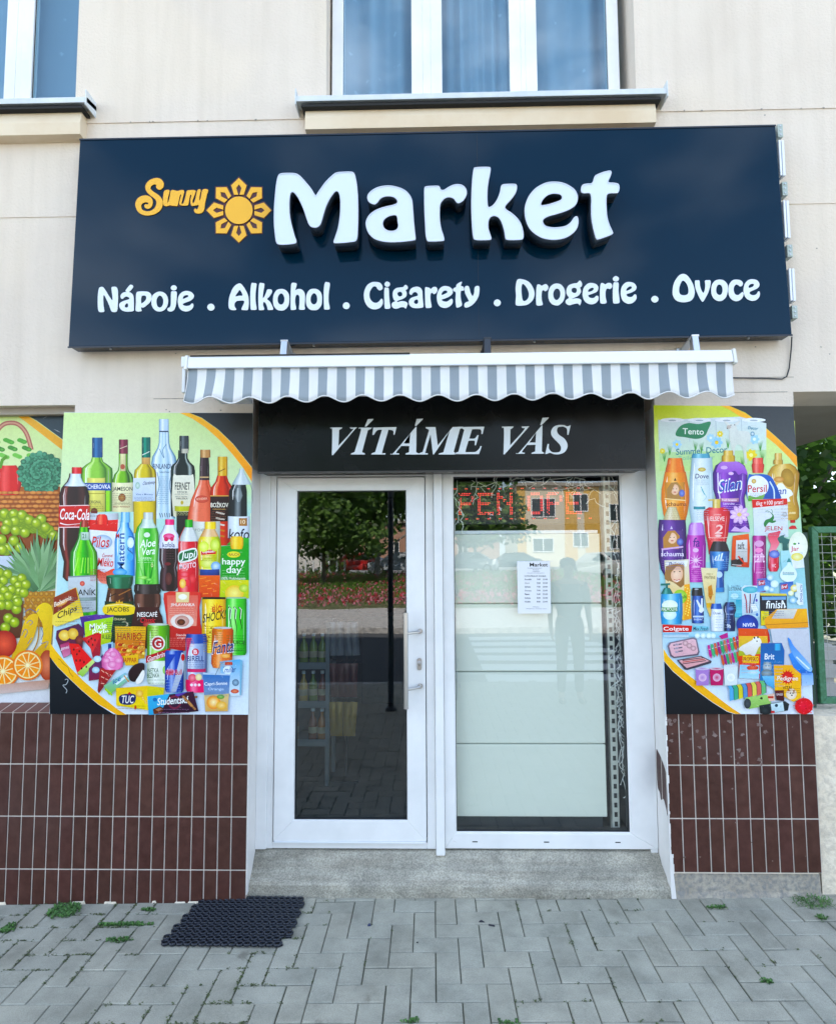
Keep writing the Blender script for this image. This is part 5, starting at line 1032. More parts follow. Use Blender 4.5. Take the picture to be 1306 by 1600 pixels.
I.shape(790, [(1575, 52), (1588, 60), (1822, 60), (1842, 50)], [(-1, '22408c'), (-.6, '3a62c0'), (-.3, 'a8bce4'), (.1, '3058b8'), (.6, '2a4ca4'), (1, '1a3478')]); I.poly([(835, 1590), (850, 1590), (850, 1700), (800, 1840), (770, 1840)], 'c8d0dc', 0, 'b8c0d0'); I.ell(845, 1620, 12, 22, 'c82838'); I.ell(765, 1712, 30, 20, 'd8a8c8', 'c04060'); I.text('Red Bull', 738, 838, 1700, 1735, 'c8203c', -.05); I.poly([(745, 1600), (800, 1600), (740, 1700), (734, 1690)], '2a50b0')
I.shape(930, [(1475, 60), (1490, 68), (1820, 68), (1842, 56)], [(-1, '5c6c90'), (-.7, 'a8b8d4'), (-.4, 'e8eef8'), (0, 'b0c0dc'), (.6, '8a9cc0'), (1, '4c5c84')]); I.shape(930, [(1470, 62), (1500, 68), (1530, 68)], flat('3058a8', '1c3878', '6c8cd0')); I.shape(930, [(1760, 68), (1820, 68), (1842, 56)], flat('e83878', 'b81c54', 'f48cb0')); I.poly([(868, 1500), (900, 1495), (868, 1640)], 'c83c70'); I.ell(925, 1585, 22, 22, 'd03048', 'e87080'); I.text('B', 914, 936, 1572, 1598, 'f8f0f4'); I.text('BIRELL', 872, 980, 1610, 1645, '1c3878'); I.rect(872, 1690, 990, 1712, 'd84878'); I.ell(905, 1750, 26, 26, 'e05068', 'f4a0b0'); I.ell(945, 1745, 20, 22, 'e8d8a0', 'f4ecc8')
for k in range(3): I.ell(900+k*24, 1795, 9, 9, 'f8e8f0')
I.shape(1098, [(1432, 58), (1446, 68), (1660, 66), (1686, 54)], [(-1, 'b8581c'), (-.6, 'e88838'), (-.3, 'f8c490'), (.1, 'e88030'), (.6, 'd87028'), (1, 'a84c18')], lean=-.03); I.ell(1098, 1432, 58, 7, 'c8ccd0'); I.text('Fanta', 1028, 1168, 1515, 1605, 'f4f6fa', -.12, .15); I.text('Fanta', 1032, 1164, 1521, 1600, '1c3c88', -.12, .15); I.ell(1115, 1610, 30, 14, 'f0a848', 'f8d498'); I.ell(1080, 1450, 18, 8, 'f0a050')
I.poly([(1080, 1645), (1208, 1632), (1222, 1640), (1214, 1862), (1150, 1865), (1088, 1760)], '6cb4dc', 0, 'd8e4ec'); I.poly([(1208, 1632), (1224, 1640), (1214, 1862), (1206, 1860)], '88b8d0'); I.rect(1112, 1650, 1160, 1668, 'c83040'); I.text('Kinder', 1100, 1180, 1680, 1716, '1c5c98', -.04, .1); I.ell(1130, 1700, 30, 26, 'e8f4fa'); I.text('milk', 1108, 1168, 1682, 1716, '2a6cb0', 0, .2); I.ell(1180, 1780, 22, 22, '5c7890', 'a8c4d8'); I.ell(1175, 1835, 26, 14, 'c84838', 'e8a080')
I.poly([(972, 1720), (1145, 1728), (1132, 1965), (986, 1968)], '3878b8', 0, 'a8b8c8'); I.poly([(972, 1716), (1146, 1724), (1145, 1734), (972, 1728)], 'c0d4e4'); I.text('Capri-Sonne', 982, 1128, 1778, 1806, 'f6fafc', -.04); I.text('Orange', 1005, 1105, 1812, 1834, 'c8dcf0'); I.poly([(980, 1860), (1138, 1850), (1130, 1962), (988, 1964)], 'e0cc9c', 0, 'd8b070'); I.ell(1040, 1905, 44, 44, 'e89820', 'f8e0a0'); I.ell(1040, 1905, 34, 34, 'f2b440', 'fbeec0'); I.ell(1085, 1870, 24, 14, '68a048', 'a8d080'); I.ell(1090, 1925, 34, 26, 'e8b850', 'f6dca0'); I.line([(1050, 1735), (1085, 1660), (1105, 1650)], 4, '8090a0')
I.poly([(420, 1815), (618, 1800), (725, 1812), (622, 1955), (422, 1925)], 'ecca38', 0, 'f0dc60'); I.poly([(620, 1802), (728, 1812), (716, 1900), (622, 1955)], 'e0d048', 0, 'a8c840'); I.poly('442,1865 500,1850 545,1860 540,1905 505,1922 448,1912', '1c3068', 3); I.text('TUC', 452, 530, 1862, 1912, 'f4f2ec', 0, .12); I.poly([(492, 1855), (505, 1838), (520, 1852)], 'c82c30')
for k in range(8): I.ell(560+(k*17) % 55, 1840+(k*23) % 80, 9, 8, 'e8b838', 'f8e498')
I.ell(570, 1850, 24, 24, 'e8b440', 'f6e090'); I.rect(538, 1925, 550, 1950, 'c83830')
I.poly([(620, 1868), (880, 1838), (912, 1838), (945, 1962), (628, 1986)], '5cb8dc', 0, '50a8d0'); I.poly([(760, 1855), (912, 1836), (945, 1962), (830, 1972), (700, 1980)], '4c2040', 0, '341430'); I.poly([(800, 1850), (880, 1838), (790, 1880)], '6a50a8'); I.ell(792, 1905, 44, 44, '7a2848', 'b05868'); I.ell(792, 1905, 32, 32, '402040'); I.text('Studentská', 682, 880, 1878, 1925, 'f6faf8', -.08, .1)
for k in range(12): I.ell(850+(k*29) % 80, 1870+(k*31) % 85, 10, 8, ('8c5a3c', 'b88858', '5c2c28')[k % 3], 'd0a070')
I.poly([(655, 1950), (700, 1930), (728, 1945), (705, 1978), (660, 1980)], '4a2418', 0, '7c4428'); I.poly([(668, 1952), (700, 1938), (715, 1948), (690, 1962)], 'b08060'); I.ell(668, 1888, 14, 12, '2c78b0')
for x0, x1, y0, y1, n, c in ((240, 340, 648, 682, 4, '8a8a50'), (395, 515, 575, 645, 6, 'a8a080'), (535, 655, 600, 618, 3, '8fa0b8'), (685, 755, 470, 640, 14, '8faac0'), (795, 885, 580, 596, 2, '707870'), (795, 880, 695, 712, 3, 'c0c090'), (1025, 1120, 690, 745, 6, '8a5a4a'), (255, 360, 1060, 1130, 8, 'b04040'), (560, 665, 1000, 1014, 2, 'c8f0c0'), (715, 790, 925, 990, 5, '6a4a50'), (825, 925, 1010, 1022, 2, 'f4c8c8'), (958, 1060, 972, 1000, 3, 'a8a030'), (1095, 1240, 1065, 1100, 3, '9cd89c'), (130, 280, 1240, 1330, 7, '8a949a'), (355, 520, 1395, 1500, 9, '4c7a5c'), (530, 690, 1430, 1540, 8, '7a4038'), (760, 920, 1305, 1345, 4, 'f0b8a8'), (760, 920, 1495, 1545, 5, 'e89088'), (975, 1105, 1420, 1580, 12, 'a88c1c'), (1125, 1240, 1480, 1590, 8, '2c7a34'), (40, 180, 1390, 1410, 2, 'a88c2c'), (625, 750, 1760, 1780, 2, '789078'), (875, 985, 1650, 1690, 4, '5c6c90'), (740, 840, 1740, 1830, 6, '9cb0dc'), (1040, 1160, 1620, 1670, 5, 'f8c080'), (985, 1130, 1840, 1860, 3, '8098a8'), (430, 610, 1925, 1940, 2, 'b89c28'), (690, 900, 1945, 1965, 2, '9c7898')): I.fine(x0, x1, y0, y1, n, c)
I.build('print', PL)
def bolt_heads(T, pts, Y):
    for x, y in pts:
        q = P(x, y, Y); b = MB(); b.lathe((q.x, Y-.003, q.z), [(.004, 0), (.003, -.0015)], 10, 0, 'y'); b.build('screw', [steel], T)

# ---------------------------------------------------------------- household goods poster
PR = board('household_poster', 'poster board of shampoos, detergents and pet food on the wall right of the door', [(1021, 633), (1239, 635), (1271, 1116), (1040, 1116)], -.012)
I = Ink(-.012, (1015, 620, 4.837)); V_ = lambda y: 1160.9+y*4.837/4.488       # lower crop (scale 4.488) to these units
W_ = lambda x: x*4.837/4.488
S2 = 4.837/4.488
I.poly([(28, 63), (1084, 73), (1237, 2399), (120, 2399)], 'dbe468', 0, 'e2e8f0'); I.poly([(33, 300), (1100, 300), (1165, 1250), (70, 1250)], 'd9e89c', 0, 'b4dcd4'); I.poly([(34, 180), (1095, 180), (1100, 302), (33, 302)], 'd6e47c', 0, 'd9e89c'); I.poly([(70, 1250), (1165, 1250), (1210, 1800), (95, 1800)], 'a4d4d8', 0, 'b8d8e8'); I.poly([(95, 1800), (1210, 1800), (1237, 2399), (120, 2399)], 'c0dcec', 0, 'e6ecf6')
I.poly([(535, 66), (600, 67), (720, 122), (840, 205), (950, 300), (1040, 385), (1110, 450), (1114, 535), (1050, 455), (950, 358), (830, 262), (700, 160), (600, 95)], 'ffc91c', 0, 'f2ab22')
I.poly([(600, 67), (1084, 72), (1110, 448), (1040, 382), (950, 297), (840, 202), (720, 118)], '46494b', 0, '55585a')
yb = [(95, 690), (130, 745), (200, 815), (290, 890), (390, 965), (500, 1050), (580, 1110), (640, 1148)]; yb2 = [(600, 1148), (540, 1128), (440, 1065), (330, 985), (230, 905), (160, 845), (100, 775)]
Q = lambda pts: [(W_(a), V_(b)) for a, b in pts]
I.poly(Q(yb+yb2), 'f8c820', 0, 'f0b820'); I.poly(Q([(100, 778), (160, 848), (230, 908), (330, 988), (440, 1068), (540, 1131), (598, 1150), (115, 1150)]), '14222c', 0, '0c1620')
# toilet paper pack
I.poly([(62, 175), (680, 150), (880, 200), (880, 560), (75, 560)], 'dde6ea', 0, 'cfe4c8')
for x in (65, 296, 498, 692): I.line([(x, 170), (x+6, 340)], 5, 'c0ccd2')
for k in range(4): I.ell(170+k*205, 175, 90, 16, 'eef2f6', 'f6f8fa'); I.ell(170+k*205, 178, 30, 6, 'b8c2ca')
I.poly([(70, 420), (880, 400), (880, 560), (75, 560)], 'c2deb0', 0, 'c8e4a0')
I.poly('195,290 225,225 290,198 370,205 458,188 440,250 410,300 350,318 270,306', '4f9a72', 4, '3d8862'); I.text('Tento', 248, 408, 236, 282, 'f2f8f2', .03); I.text('Summer Decor', 198, 585, 392, 440, '3c8a94', -.05); I.text('Toilet paper', 210, 490, 448, 490, '9cc8a4', -.03)
for cx, cy, r, c, c2 in ((205, 360, 38, 'b8dcf0', 'f4dc60'), (95, 410, 24, 'e8d850', 'f4f0a0'), (505, 345, 48, 'a8d4ec', 'f0d040'), (460, 310, 34, 'b8dcf0', 'e8f4fa'), (530, 280, 26, 'f0dc60', 'f8f4c0'), (765, 440, 48, 'ecd850', 'f6f4a8'), (790, 320, 40, 'b4daf0', 'f0f8fc')):
    for k in range(7): a = k*.9; I.ell(cx+math.cos(a)*r*.55, cy+math.sin(a)*r*.55, r*.42, r*.3, c, c, 10, a)
    I.ell(cx, cy, r*.3, r*.3, c2)
for x, y, s in ((150, 380, 1), (110, 430, -1), (590, 330, 1), (835, 350, -1), (345, 350, 1), (390, 360, -1), (700, 470, 1), (850, 430, 1)):
    for k in range(5): I.line([(x, y+60), (x+s*(k*9-18), y-20+k*4)], 5, '6cae60', True)
lamb = 'e4e6e2'; I.poly('590,210 630,205 655,225 668,255 740,262 762,300 755,350 735,360 728,420 735,500 718,500 706,420 690,370 650,368 640,440 648,480 632,478 622,420 612,360 598,300 600,260 585,235', lamb, 4, 'd2d8cc'); I.poly('560,185 590,192 600,212 582,215', lamb, 3); I.poly('640,205 672,180 680,188 660,215', lamb, 3); I.ell(596, 228, 16, 14, 'cfc4bc'); I.ell(612, 215, 4, 4, '3a3834'); I.ell(640, 212, 4, 4, '3a3834'); I.ell(585, 238, 5, 4, '8a7a74')
I.ell(775, 280, 16, 18, '5c98b0', 'e8f0f4'); I.text('Decor', 740, 815, 220, 245, '6ca0b8', .1, .2)
# gold softener at right
I.shape(1010, [(505, 50), (530, 90), (580, 120), (680, 112), (760, 100), (850, 118), (910, 118), (930, 100)], [(-1, 'b08838'), (-.6, 'dcbc6c'), (-.2, 'ecd69c'), (.3, 'd8b464'), (.8, 'c09848'), (1, '987028')]); I.ell(1042, 612, 50, 72, 'a88438', 'c8a458', a=-.3); cap2 = lambda cx, y0, y1, hw, c, d, h: I.shape(cx, [(y0, hw*.9), (y0+10, hw), (y1, hw)], flat(c, d, h))
cap2(970, 425, 478, 27, 'dcbc74', 'a8843c', 'f0dca8'); cap2(968, 475, 510, 36, 'd0ac60', '9c7830', 'ecd498')
I.poly('960,670 1000,655 1030,690 1065,705 1080,740 1050,760 1060,790 1020,790 960,780', 'f0f2ee', 3); I.ell(975, 625, 38, 22, 'c89048', 'e8c088'); I.text('Silan', 905, 1028, 690, 745, '2458a8', -.08, .1); I.rect(1060, 930, 1098, 952, 'c83838'); I.poly([(1052, 985), (1072, 972), (1098, 974), (1112, 998), (1050, 1000)], 'd04048'); I.rect(1048, 870, 1100, 886, 'e8d4a0')
# persil
I.poly('742,600 775,588 860,585 915,605 950,660 975,720 975,780 740,780', '2a6cc0', 3, '1c58a8'); I.poly('742,640 775,600 840,600 888,640 895,690 870,735 800,765 742,775', 'f0f2f6', 4); I.poly([(742, 745), (800, 760), (870, 735), (850, 780), (742, 790)], '9cc85c', 0, '5ca848'); cap2(815, 460, 540, 40, 'e86a60', 'b83c38', 'f8a89c'); I.shape(816, [(505, 44), (520, 48), (575, 40)], flat('e05c54', 'a83430', 'f09890')); I.text('Persil', 740, 882, 668, 724, 'c81c30', -.03); I.ell(785, 638, 18, 18, 'c8a858', 'e8d8a0'); I.line('905,640 935,700 940,770', 10, 'd8e8f4')
I.poly([(775, 775), (1040, 770), (1045, 1060), (788, 1050)], 'e6eaf0', 0, 'd8e0e8'); I.poly([(770, 778), (1036, 768), (1040, 815), (775, 840)], 'd8303c'); I.text('6kg +100 praní', 802, 1008, 790, 832, 'fbeeee', -.06)
# jelen deer
I.poly('860,955 875,930 905,920 925,900 915,880 930,888 938,915 930,935 950,935 950,945 925,955 900,950 885,965 870,985 862,975', '3a8a50', 3); I.line('918,882 905,870 880,860', 4, '3a8a50'); I.line('920,882 925,865 915,850', 4, '3a8a50'); I.line('900,874 885,872 870,862', 3, '3a8a50'); I.text('JELEN', 866, 1000, 978, 1020, 'c02c38'); I.ell(1018, 890, 18, 18, 'b0b8c0', 'e4e8ec')
# shampoos
I.shape(192, [(565, 78), (640, 92), (700, 104), (780, 106), (850, 96), (960, 74), (972, 60)], [(-1, 'd87c1c'), (-.6, 'f0a848'), (-.2, 'f8cc88'), (.3, 'f0a440'), (.8, 'e08c28'), (1, 'c06c14')]); I.shape(190, [(462, 50), (480, 56), (570, 74)], flat('f08c28', 'c0600c', 'f8b46c'))
def lady(x0, y0, x1, y1, hair, skin, bgc, flower):
    w_, h_ = x1-x0, y1-y0; I.rect(x0, y0, x1, y1, bgc); I.poly([(x0+w_*.1, y1), (x0+w_*.08, y0+h_*.4), (x0+w_*.3, y0+h_*.03), (x0+w_*.62, y0), (x0+w_*.85, y0+h_*.3), (x0+w_*.8, y1)], hair); I.ell(x0+w_*.5, y0+h_*.42, w_*.21, h_*.3, skin, 'f4d8c4'); I.ell(x0+w_*.42, y0+h_*.38, w_*.03, h_*.02, '5a3c34'); I.ell(x0+w_*.58, y0+h_*.38, w_*.03, h_*.02, '5a3c34'); I.ell(x0+w_*.5, y0+h_*.56, w_*.07, h_*.03, 'c86460')
    I.poly([(x0+w_*.28, y0+h_*.15), (x0+w_*.5, y0+h_*.06), (x0+w_*.32, y0+h_*.55), (x0+w_*.22, y1), (x0+w_*.1, y1)], hair); I.ell(x0+w_*.86, y0+h_*.62, w_*.15, h_*.2, flower, '8ca0dc')
lady(115, 645, 262, 780, 'b8905c', 'ecc4a4', 'e8a858', '5c6cb8'); I.poly([(180, 635), (190, 612), (200, 635)], '5a3414'); I.text('schauma', 120, 276, 796, 826, '8c4818'); I.line([(110, 770), (270, 784)], 8, 'f6dca8')
I.shape(392, [(455, 74), (500, 80), (640, 92), (820, 96), (960, 80)], [(-1, '9cb4c0'), (-.6, 'd4e2e8'), (-.2, 'eef4f6'), (.4, 'd8e6ea'), (1, 'a4bcc8')]); I.shape(384, [(428, 60), (440, 66), (462, 70)], flat('6cb0c8', '4088a4', 'a8d8e4')); I.ell(392, 550, 30, 16, 'c8b058', 'e4d898'); I.text('Dove', 340, 442, 582, 618, '2c4474', 0, .12); I.line('385,680 405,720 425,760 400,790', 6, '5cb0b8', True); I.line('390,700 412,740', 4, '7cc0c8'); I.rect(330, 828, 418, 850, '4c9ca8')
I.shape(605, [(490, 66), (520, 110), (580, 132), (700, 128), (760, 110), (850, 118), (1000, 148), (1022, 130)], [(-1, '3c1c6c'), (-.7, '7038a8'), (-.4, 'a868d0'), (0, '7434ac'), (.5, '5c2890'), (.8, '8448b8'), (1, '341860')])
I.poly('500,560 530,500 600,480 680,500 725,545 735,590 700,575 670,590 640,560 600,575 560,570 520,575', 'b888d8', 4, '9c5cc8'); cap2(592, 405, 448, 36, 'e0c068', 'a88430', 'f4e0a8'); cap2(592, 442, 490, 50, 'd8b458', '9c7828', 'f0d898'); I.ell(560, 535, 26, 14, 'd8b8e8'); I.ell(612, 580, 20, 12, 'e8c8f0')
I.text('Silan', 510, 690, 628, 735, 'f2f6fb', -.18, .12); I.text('Silan', 522, 684, 640, 722, '2468b8', -.18, .12); I.rect(530, 765, 672, 795, 'd8a8c0', 'b070a8'); I.text('Fresh Sensation', 545, 655, 772, 788, 'f8f0f8'); I.text('Lavender', 552, 640, 800, 814, 'e8d8f4')
for k in range(9): a = k*.7; I.ell(675+math.cos(a)*42, 890+math.sin(a)*40, 34, 18, 'dcb4e8', 'f4e4f8', 14, a)
I.ell(675, 890, 18, 16, 'e8d090'); I.poly([(610, 1016), (640, 980), (680, 1000), (720, 975), (755, 1010), (750, 1024)], 'd8b8e8')
I.shape(505, [(835, 60), (860, 98), (900, 100), (1020, 88), (1110, 70), (1190, 60)], [(-1, 'b83038'), (-.6, 'e04c54'), (-.2, 'f08c8c'), (.3, 'e4505a'), (.8, 'd03c48'), (1, 'a02830')]); cap2(503, 772, 840, 30, 'dcc478', 'a8903c', 'f2e6b8'); I.line([(440, 782), (485, 778)], 12, 'd8c070'); I.text("L'ORÉAL", 482, 540, 884, 896, 'f8dcd8'); I.text('ELSEVE', 456, 562, 905, 938, 'f8e4e0'); I.text('2', 488, 545, 968, 1035, 'f8d8d4', 0, .2); I.ell(516, 1050, 24, 10, 'f4d0cc'); I.rect(440, 1062, 585, 1066, 'f4c4c0')
I.shape(168, [(928, 100), (1000, 106), (1100, 108), (1210, 104), (1300, 88), (1350, 60)], [(-1, '2c1850'), (-.6, '5c3890'), (-.2, '8a60b4'), (.3, '5a348c'), (.8, '482878'), (1, '281448')]); I.shape(166, [(832, 30), (850, 38), (928, 66)], flat('e2dcb8', 'b4ac84', 'f4f0dc')); lady(85, 1010, 250, 1150, 'c09058', 'ecc8ac', '6c4898', '4c58a8'); I.poly([(152, 1000), (162, 975), (172, 1000)], 'd8cce4'); I.text('schauma', 84, 256, 1170, 1206, 'ece4f4'); I.poly([(85, 1148), (250, 1128), (250, 1140), (90, 1160)], 'd8b8e0')
I.shape(348, [(1040, 66), (1120, 76), (1300, 72), (1400, 60)], [(-1, '8c2090'), (-.6, 'c048b8'), (-.2, 'dc88d0'), (.3, 'bc40b4'), (1, '842088')]); I.shape(350, [(950, 40), (970, 54), (1045, 64)], flat('c890dc', '9c60b8', 'e8c8f0')); I.text('fa', 322, 375, 1065, 1135, '5c2c90', 0, .1); I.ell(345, 1160, 22, 16, 'e8c8e8'); 
for k in range(10): a = k*.63; I.line([(345, V_(70)), (345+math.cos(a)*52, V_(70)+math.sin(a)*44)], 8, 'f0d8ec', True)
I.ell(345, V_(150), 30, 24, 'b030a8', 'd878cc'); I.text('ideal', 322, 372, V_(105), V_(120), 'f4e0f0')
I.shape(525, [(1165, 76), (1200, 74), (1300, 66), (1318, 62)], [(-1, '184c88'), (-.5, '3c84c4'), (-.1, '88bce4'), (.4, '2c74b8'), (1, '144078')]); I.shape(524, [(1090, 44), (1120, 60), (1168, 76)], flat('2c2c34', '121218', '5c5c68'))
for k, (x, h) in enumerate(((500, 32), (522, 44), (544, 56))): I.poly([(x-16, V_(68)), (x-4, V_(68)), (x+8, V_(68)-h), (x-4, V_(68)-h*.9)], 'e8f4fa')
I.text('adidas', 492, 556, V_(58), V_(74), 'f0f6fa')
I.poly([(625, 1052), (745, 1035), (755, 1140), (748, 1290), (612, 1280), (618, 1130)], 'e8743c', 0, 'c84c24'); I.poly([(650, 1085), (735, 1080), (735, 1250), (645, 1250)], 'e2e4e4', 0, 'c0c0c0'); I.text('taft', 660, 712, 1100, 1150, '202024'); I.poly([(640, V_(70)), (700, V_(50)), (712, V_(90)), (650, V_(110))], '1c1c20'); I.poly([(612, V_(70)), (655, V_(60)), (650, V_(115)), (612, V_(108))], '303034'); I.line([(665, V_(40)), (720, V_(100))], 12, 'e05428'); I.line([(620, V_(100)), (690, V_(105))], 6, 'c8c8c8')
I.shape(825, [(1048, 46), (1060, 52), (1200, 50), (1300, 54), (1450, 50), (1475, 46)], [(-1, '80186c'), (-.6, 'b83898'), (-.2, 'dc80c4'), (.3, 'b02c8c'), (1, '741460')]); I.ell(824, 1110, 34, 24, 'e0b0d4'); I.text('taft', 782, 866, V_(15), V_(85), 'f4d4ec'); I.text('power', 800, 850, V_(150), V_(165), 'e8b8dc'); I.ell(822, 1160, 30, 18, 'f0a0cc'); I.rect(790, 1190, 855, 1200, 'e8c0dc')
I.shape(932, [(1160, 34), (1200, 40), (1290, 42), (1320, 28)], flat('d82c54', '981838', 'f08ca0')); I.poly('895,1035 950,1022 985,1015 972,1060 975,1110 945,1160 900,1170 912,1120 895,1080', 'e03c5c', 4, 'f0a0b0'); I.ell(938, 1190, 40, 30, '4c60b8', 'a8b8e8'); I.text('WC', 918, 950, V_(95), V_(120), 'f8dce4')
I.poly('965,1065 1020,1040 1010,1062 1060,1082 1085,1110 1040,1110 1040,1165 1005,1165 1000,1110 975,1100', '3c7c78', 4, '2c6460'); I.poly([(985, 1165), (1050, 1160), (1080, 1240), (1090, V_(150)), (1000, V_(150)), (985, 1240)], 'b4dce0', 0, 'a8d4dc')
I.ell(1118, 1130, 72, 110, 'e8ecdc', 'f4f6ec'); I.ell(1105, 1155, 52, 44, 'f4f6f8'); I.text('Jar', 1062, 1125, 1130, 1176, 'c83040'); I.ell(1092, 1112, 12, 8, '4ca048'); I.ell(1122, 1108, 6, 6, '305080'); I.poly([(1060, 1190), (1150, 1170), (1165, 1290), (1080, 1300)], 'dde4e8', 0, 'e8ecee'); I.ell(1110, 1210, 46, 30, 'e8dc70', 'f0f0c8')
I.poly('1048,1240 1070,1275 1100,1310 1108,1350 1085,1390 1040,1400 995,1380 980,1345 1000,1305 1030,1275', 'd8ecee', 4, 'eaf4f6'); I.text('domestos', 1000, 1085, V_(148), V_(166), '2c7c84'); I.rect(1000, V_(168), 1088, V_(172), '5ca8b0'); I.poly([(1030, 1250), (1048, 1215), (1068, 1250)], '4c9498')
# middle
I.shape(522, [(V_(135), 40), (V_(200), 34), (V_(290), 38)], flat('2c5ca0', '183c74', '88acd8')); I.ell(522, V_(170), 24, 24, 'c8dcf0'); I.rect(488, V_(260), 560, V_(292), '4c90c8')
def pal(): 
    I.poly(Q([(100, 70), (270, 62), (290, 480), (230, 492), (110, 250)]), 'e8e4d4', 0, 'e8c048'); I.poly(Q([(238, 240), (278, 235), (290, 480), (240, 490)]), 'f0b428', 0, 'e8a81c')
pal(); I.poly(Q([(110, 80), (262, 72), (256, 112), (112, 118)]), 'f0f2f0'); I.text('Palette', W_(132), W_(238), V_(84), V_(108), '24448c', 0, .15)
I.poly(Q([(100, 180), (112, 110), (190, 90), (240, 105), (240, 240), (215, 262), (165, 225), (125, 210)]), 'b89468', 0, '9c7448'); I.ell(W_(188), V_(168), 46, 62, 'e8c0a4', 'f6dcc8', a=.15); I.ell(W_(170), V_(150), 7, 4, '4c3024'); I.ell(W_(208), V_(148), 7, 4, '4c3024'); I.poly('178,1382 200,1390 224,1380 205,1400', 'f8f4f0', 2); I.line([(178, V_(204)), (202, V_(212)), (226, V_(202))], 5, 'c04850'); I.poly(Q([(112, 118), (200, 96), (150, 150), (130, 220), (102, 200)]), 'a88458')
for k in range(22): I.ell(W_(245)+(k*19) % 42, V_(260)+k*10, 7, 7, 'f4d060', 'fae8a0')
I.ell(W_(210), V_(325), 52, 54, '9cc84c', 'c8e488'); I.text('vitals', W_(185), W_(255), V_(318), V_(342), '3c7830', -.1)
I.shape(W_(150), [(V_(300), 74), (V_(340), 82), (V_(440), 84), (V_(515), 76)], [(-1, '2484b8'), (-.5, '58b4dc'), (-.1, 'a8dcf0'), (.5, '48a4d4'), (1, '2078a8')]); I.shape(W_(118), [(V_(262), 20), (V_(282), 34), (V_(305), 46)], flat('30847c', '185850', '70b8b0')); I.line(Q([(75, 240), (140, 236)]), 14, '2c8078'); I.line(Q([(118, 236), (118, 265)]), 16, '2c7870')
I.ell(W_(138), V_(385), 60, 40, 'e4f0e0', 'f4f8f0'); I.ell(W_(138), V_(450), 50, 40, 'd0e8ec', 'eef8f8'); I.rect(W_(78), V_(398), W_(192), V_(428), '3c9440'); I.text('PALMOLIVE', W_(80), W_(190), V_(402), V_(424), 'f4f8f0')
I.shape(W_(330), [(V_(262), 36), (V_(285), 40), (V_(318), 42)], flat('24262c', '0c0e12', '5c606c')); I.shape(W_(335), [(V_(318), 42), (V_(510), 44)], [(-1, '102c68'), (-.5, '2c5cac'), (-.1, '6c94d4'), (.5, '2450a0'), (1, '0c2458')]); I.ell(W_(325), V_(272), 16, 5, 'b8c0c8')
I.poly(Q([(345, 405), (322, 352), (330, 345), (355, 385), (358, 335), (368, 338), (368, 395), (380, 420), (358, 440), (340, 428)]), 'e8eef6'); I.rect(W_(300), V_(458), W_(374), V_(470), 'c8d8ec'); I.text('super', W_(305), W_(370), V_(478), V_(494), 'd8e4f4')
I.poly(Q([(355, 122), (472, 125), (452, 380), (420, 470), (395, 400)]), 'ece4c0', 0, 'e0c070'); I.text('PANTENE', W_(380), W_(455), V_(180), V_(200), '8c7c50'); I.poly(Q([(405, 255), (430, 240), (440, 300), (425, 352), (408, 320)]), 'd89c2c', 0, 'b8741c'); I.line(Q([(405, 320), (445, 310)]), 5, 'c8a048'); I.text('PRO-V', W_(395), W_(440), V_(160), V_(172), 'b8a470'); I.rect(W_(398), V_(355), W_(440), V_(370), 'e0d0a0'); I.poly(Q([(390, 370), (450, 368), (440, 400), (400, 402)]), 'dcb450')
I.poly(Q([(550, 240), (645, 245), (650, 470), (545, 470)]), 'b0dce8', 0, '60b8cc'); I.text('LISTERINE', W_(552), W_(640), V_(258), V_(282), '2c4454'); I.text('Cool Mint', W_(566), W_(632), V_(244), V_(255), '3c6c80'); I.poly(Q([(600, 345), (648, 345), (650, 440), (600, 440)]), '48acc4', 0, '80ccd8'); I.ell(W_(590), V_(320), 30, 20, 'd0ecf0')
I.poly(Q([(640, 262), (660, 245), (750, 248), (765, 270), (768, 460), (740, 482), (645, 478)]), 'd8e4ec', 0, 'c0d8e4'); I.ell(W_(702), V_(276), 60, 26, '58b0c0', '8cd0d8')
for k, c in enumerate(('b03848', 'e0e0e8', '8c3040', 'c8d0dc', '3870a8')): I.line(Q([(660+k*20, 305), (672+k*14, 350), (678+k*8, 440)]), 9, c)
I.ell(W_(745), V_(350), 8, 12, '6c5cb0'); I.ell(W_(748), V_(450), 10, 12, '3c7cc0'); I.poly(Q([(700, 380), (735, 375), (755, 420), (720, 430)]), 'f0f4f4')
for cx, cy, s in ((780, 235, 1), (940, 262, 1)):
    I.poly(Q([(cx-30, cy-35), (cx+60, cy-45), (cx+65, cy+40), (cx-30, cy+60)]), '3c68b8', 0, '80b4e0'); I.poly(Q([(cx-25, cy-20), (cx+22, cy-28), (cx+25, cy+6), (cx-22, cy+14)]), 'b82c50'); I.text('Bref', W_(cx-20), W_(cx+20), V_(cy-17), V_(cy+6), 'f8f0f4', -.15)
for x, y, r, c in ((840, 190, 26, 'a8d0e8'), (870, 235, 30, 'd8ecf4'), (850, 275, 24, '90c4e4'), (815, 265, 22, 'b8dcf0'), (1010, 265, 30, 'ecd85c'), (1035, 310, 26, 'c8e0f0'), (1000, 350, 28, '88c0e0'), (1045, 360, 22, 'e0eef6'), (985, 300, 22, 'e8e8b0')): I.ell(W_(x), V_(y), r, r*.9, c, 'f0f8fc')
I.poly(Q([(1020, 225), (1065, 235), (1072, 380), (1040, 385)]), 'e4eaf0'); I.text('POWER ACTIV', W_(1050), W_(1066), V_(240), V_(360), '3c5c98', vert=1)
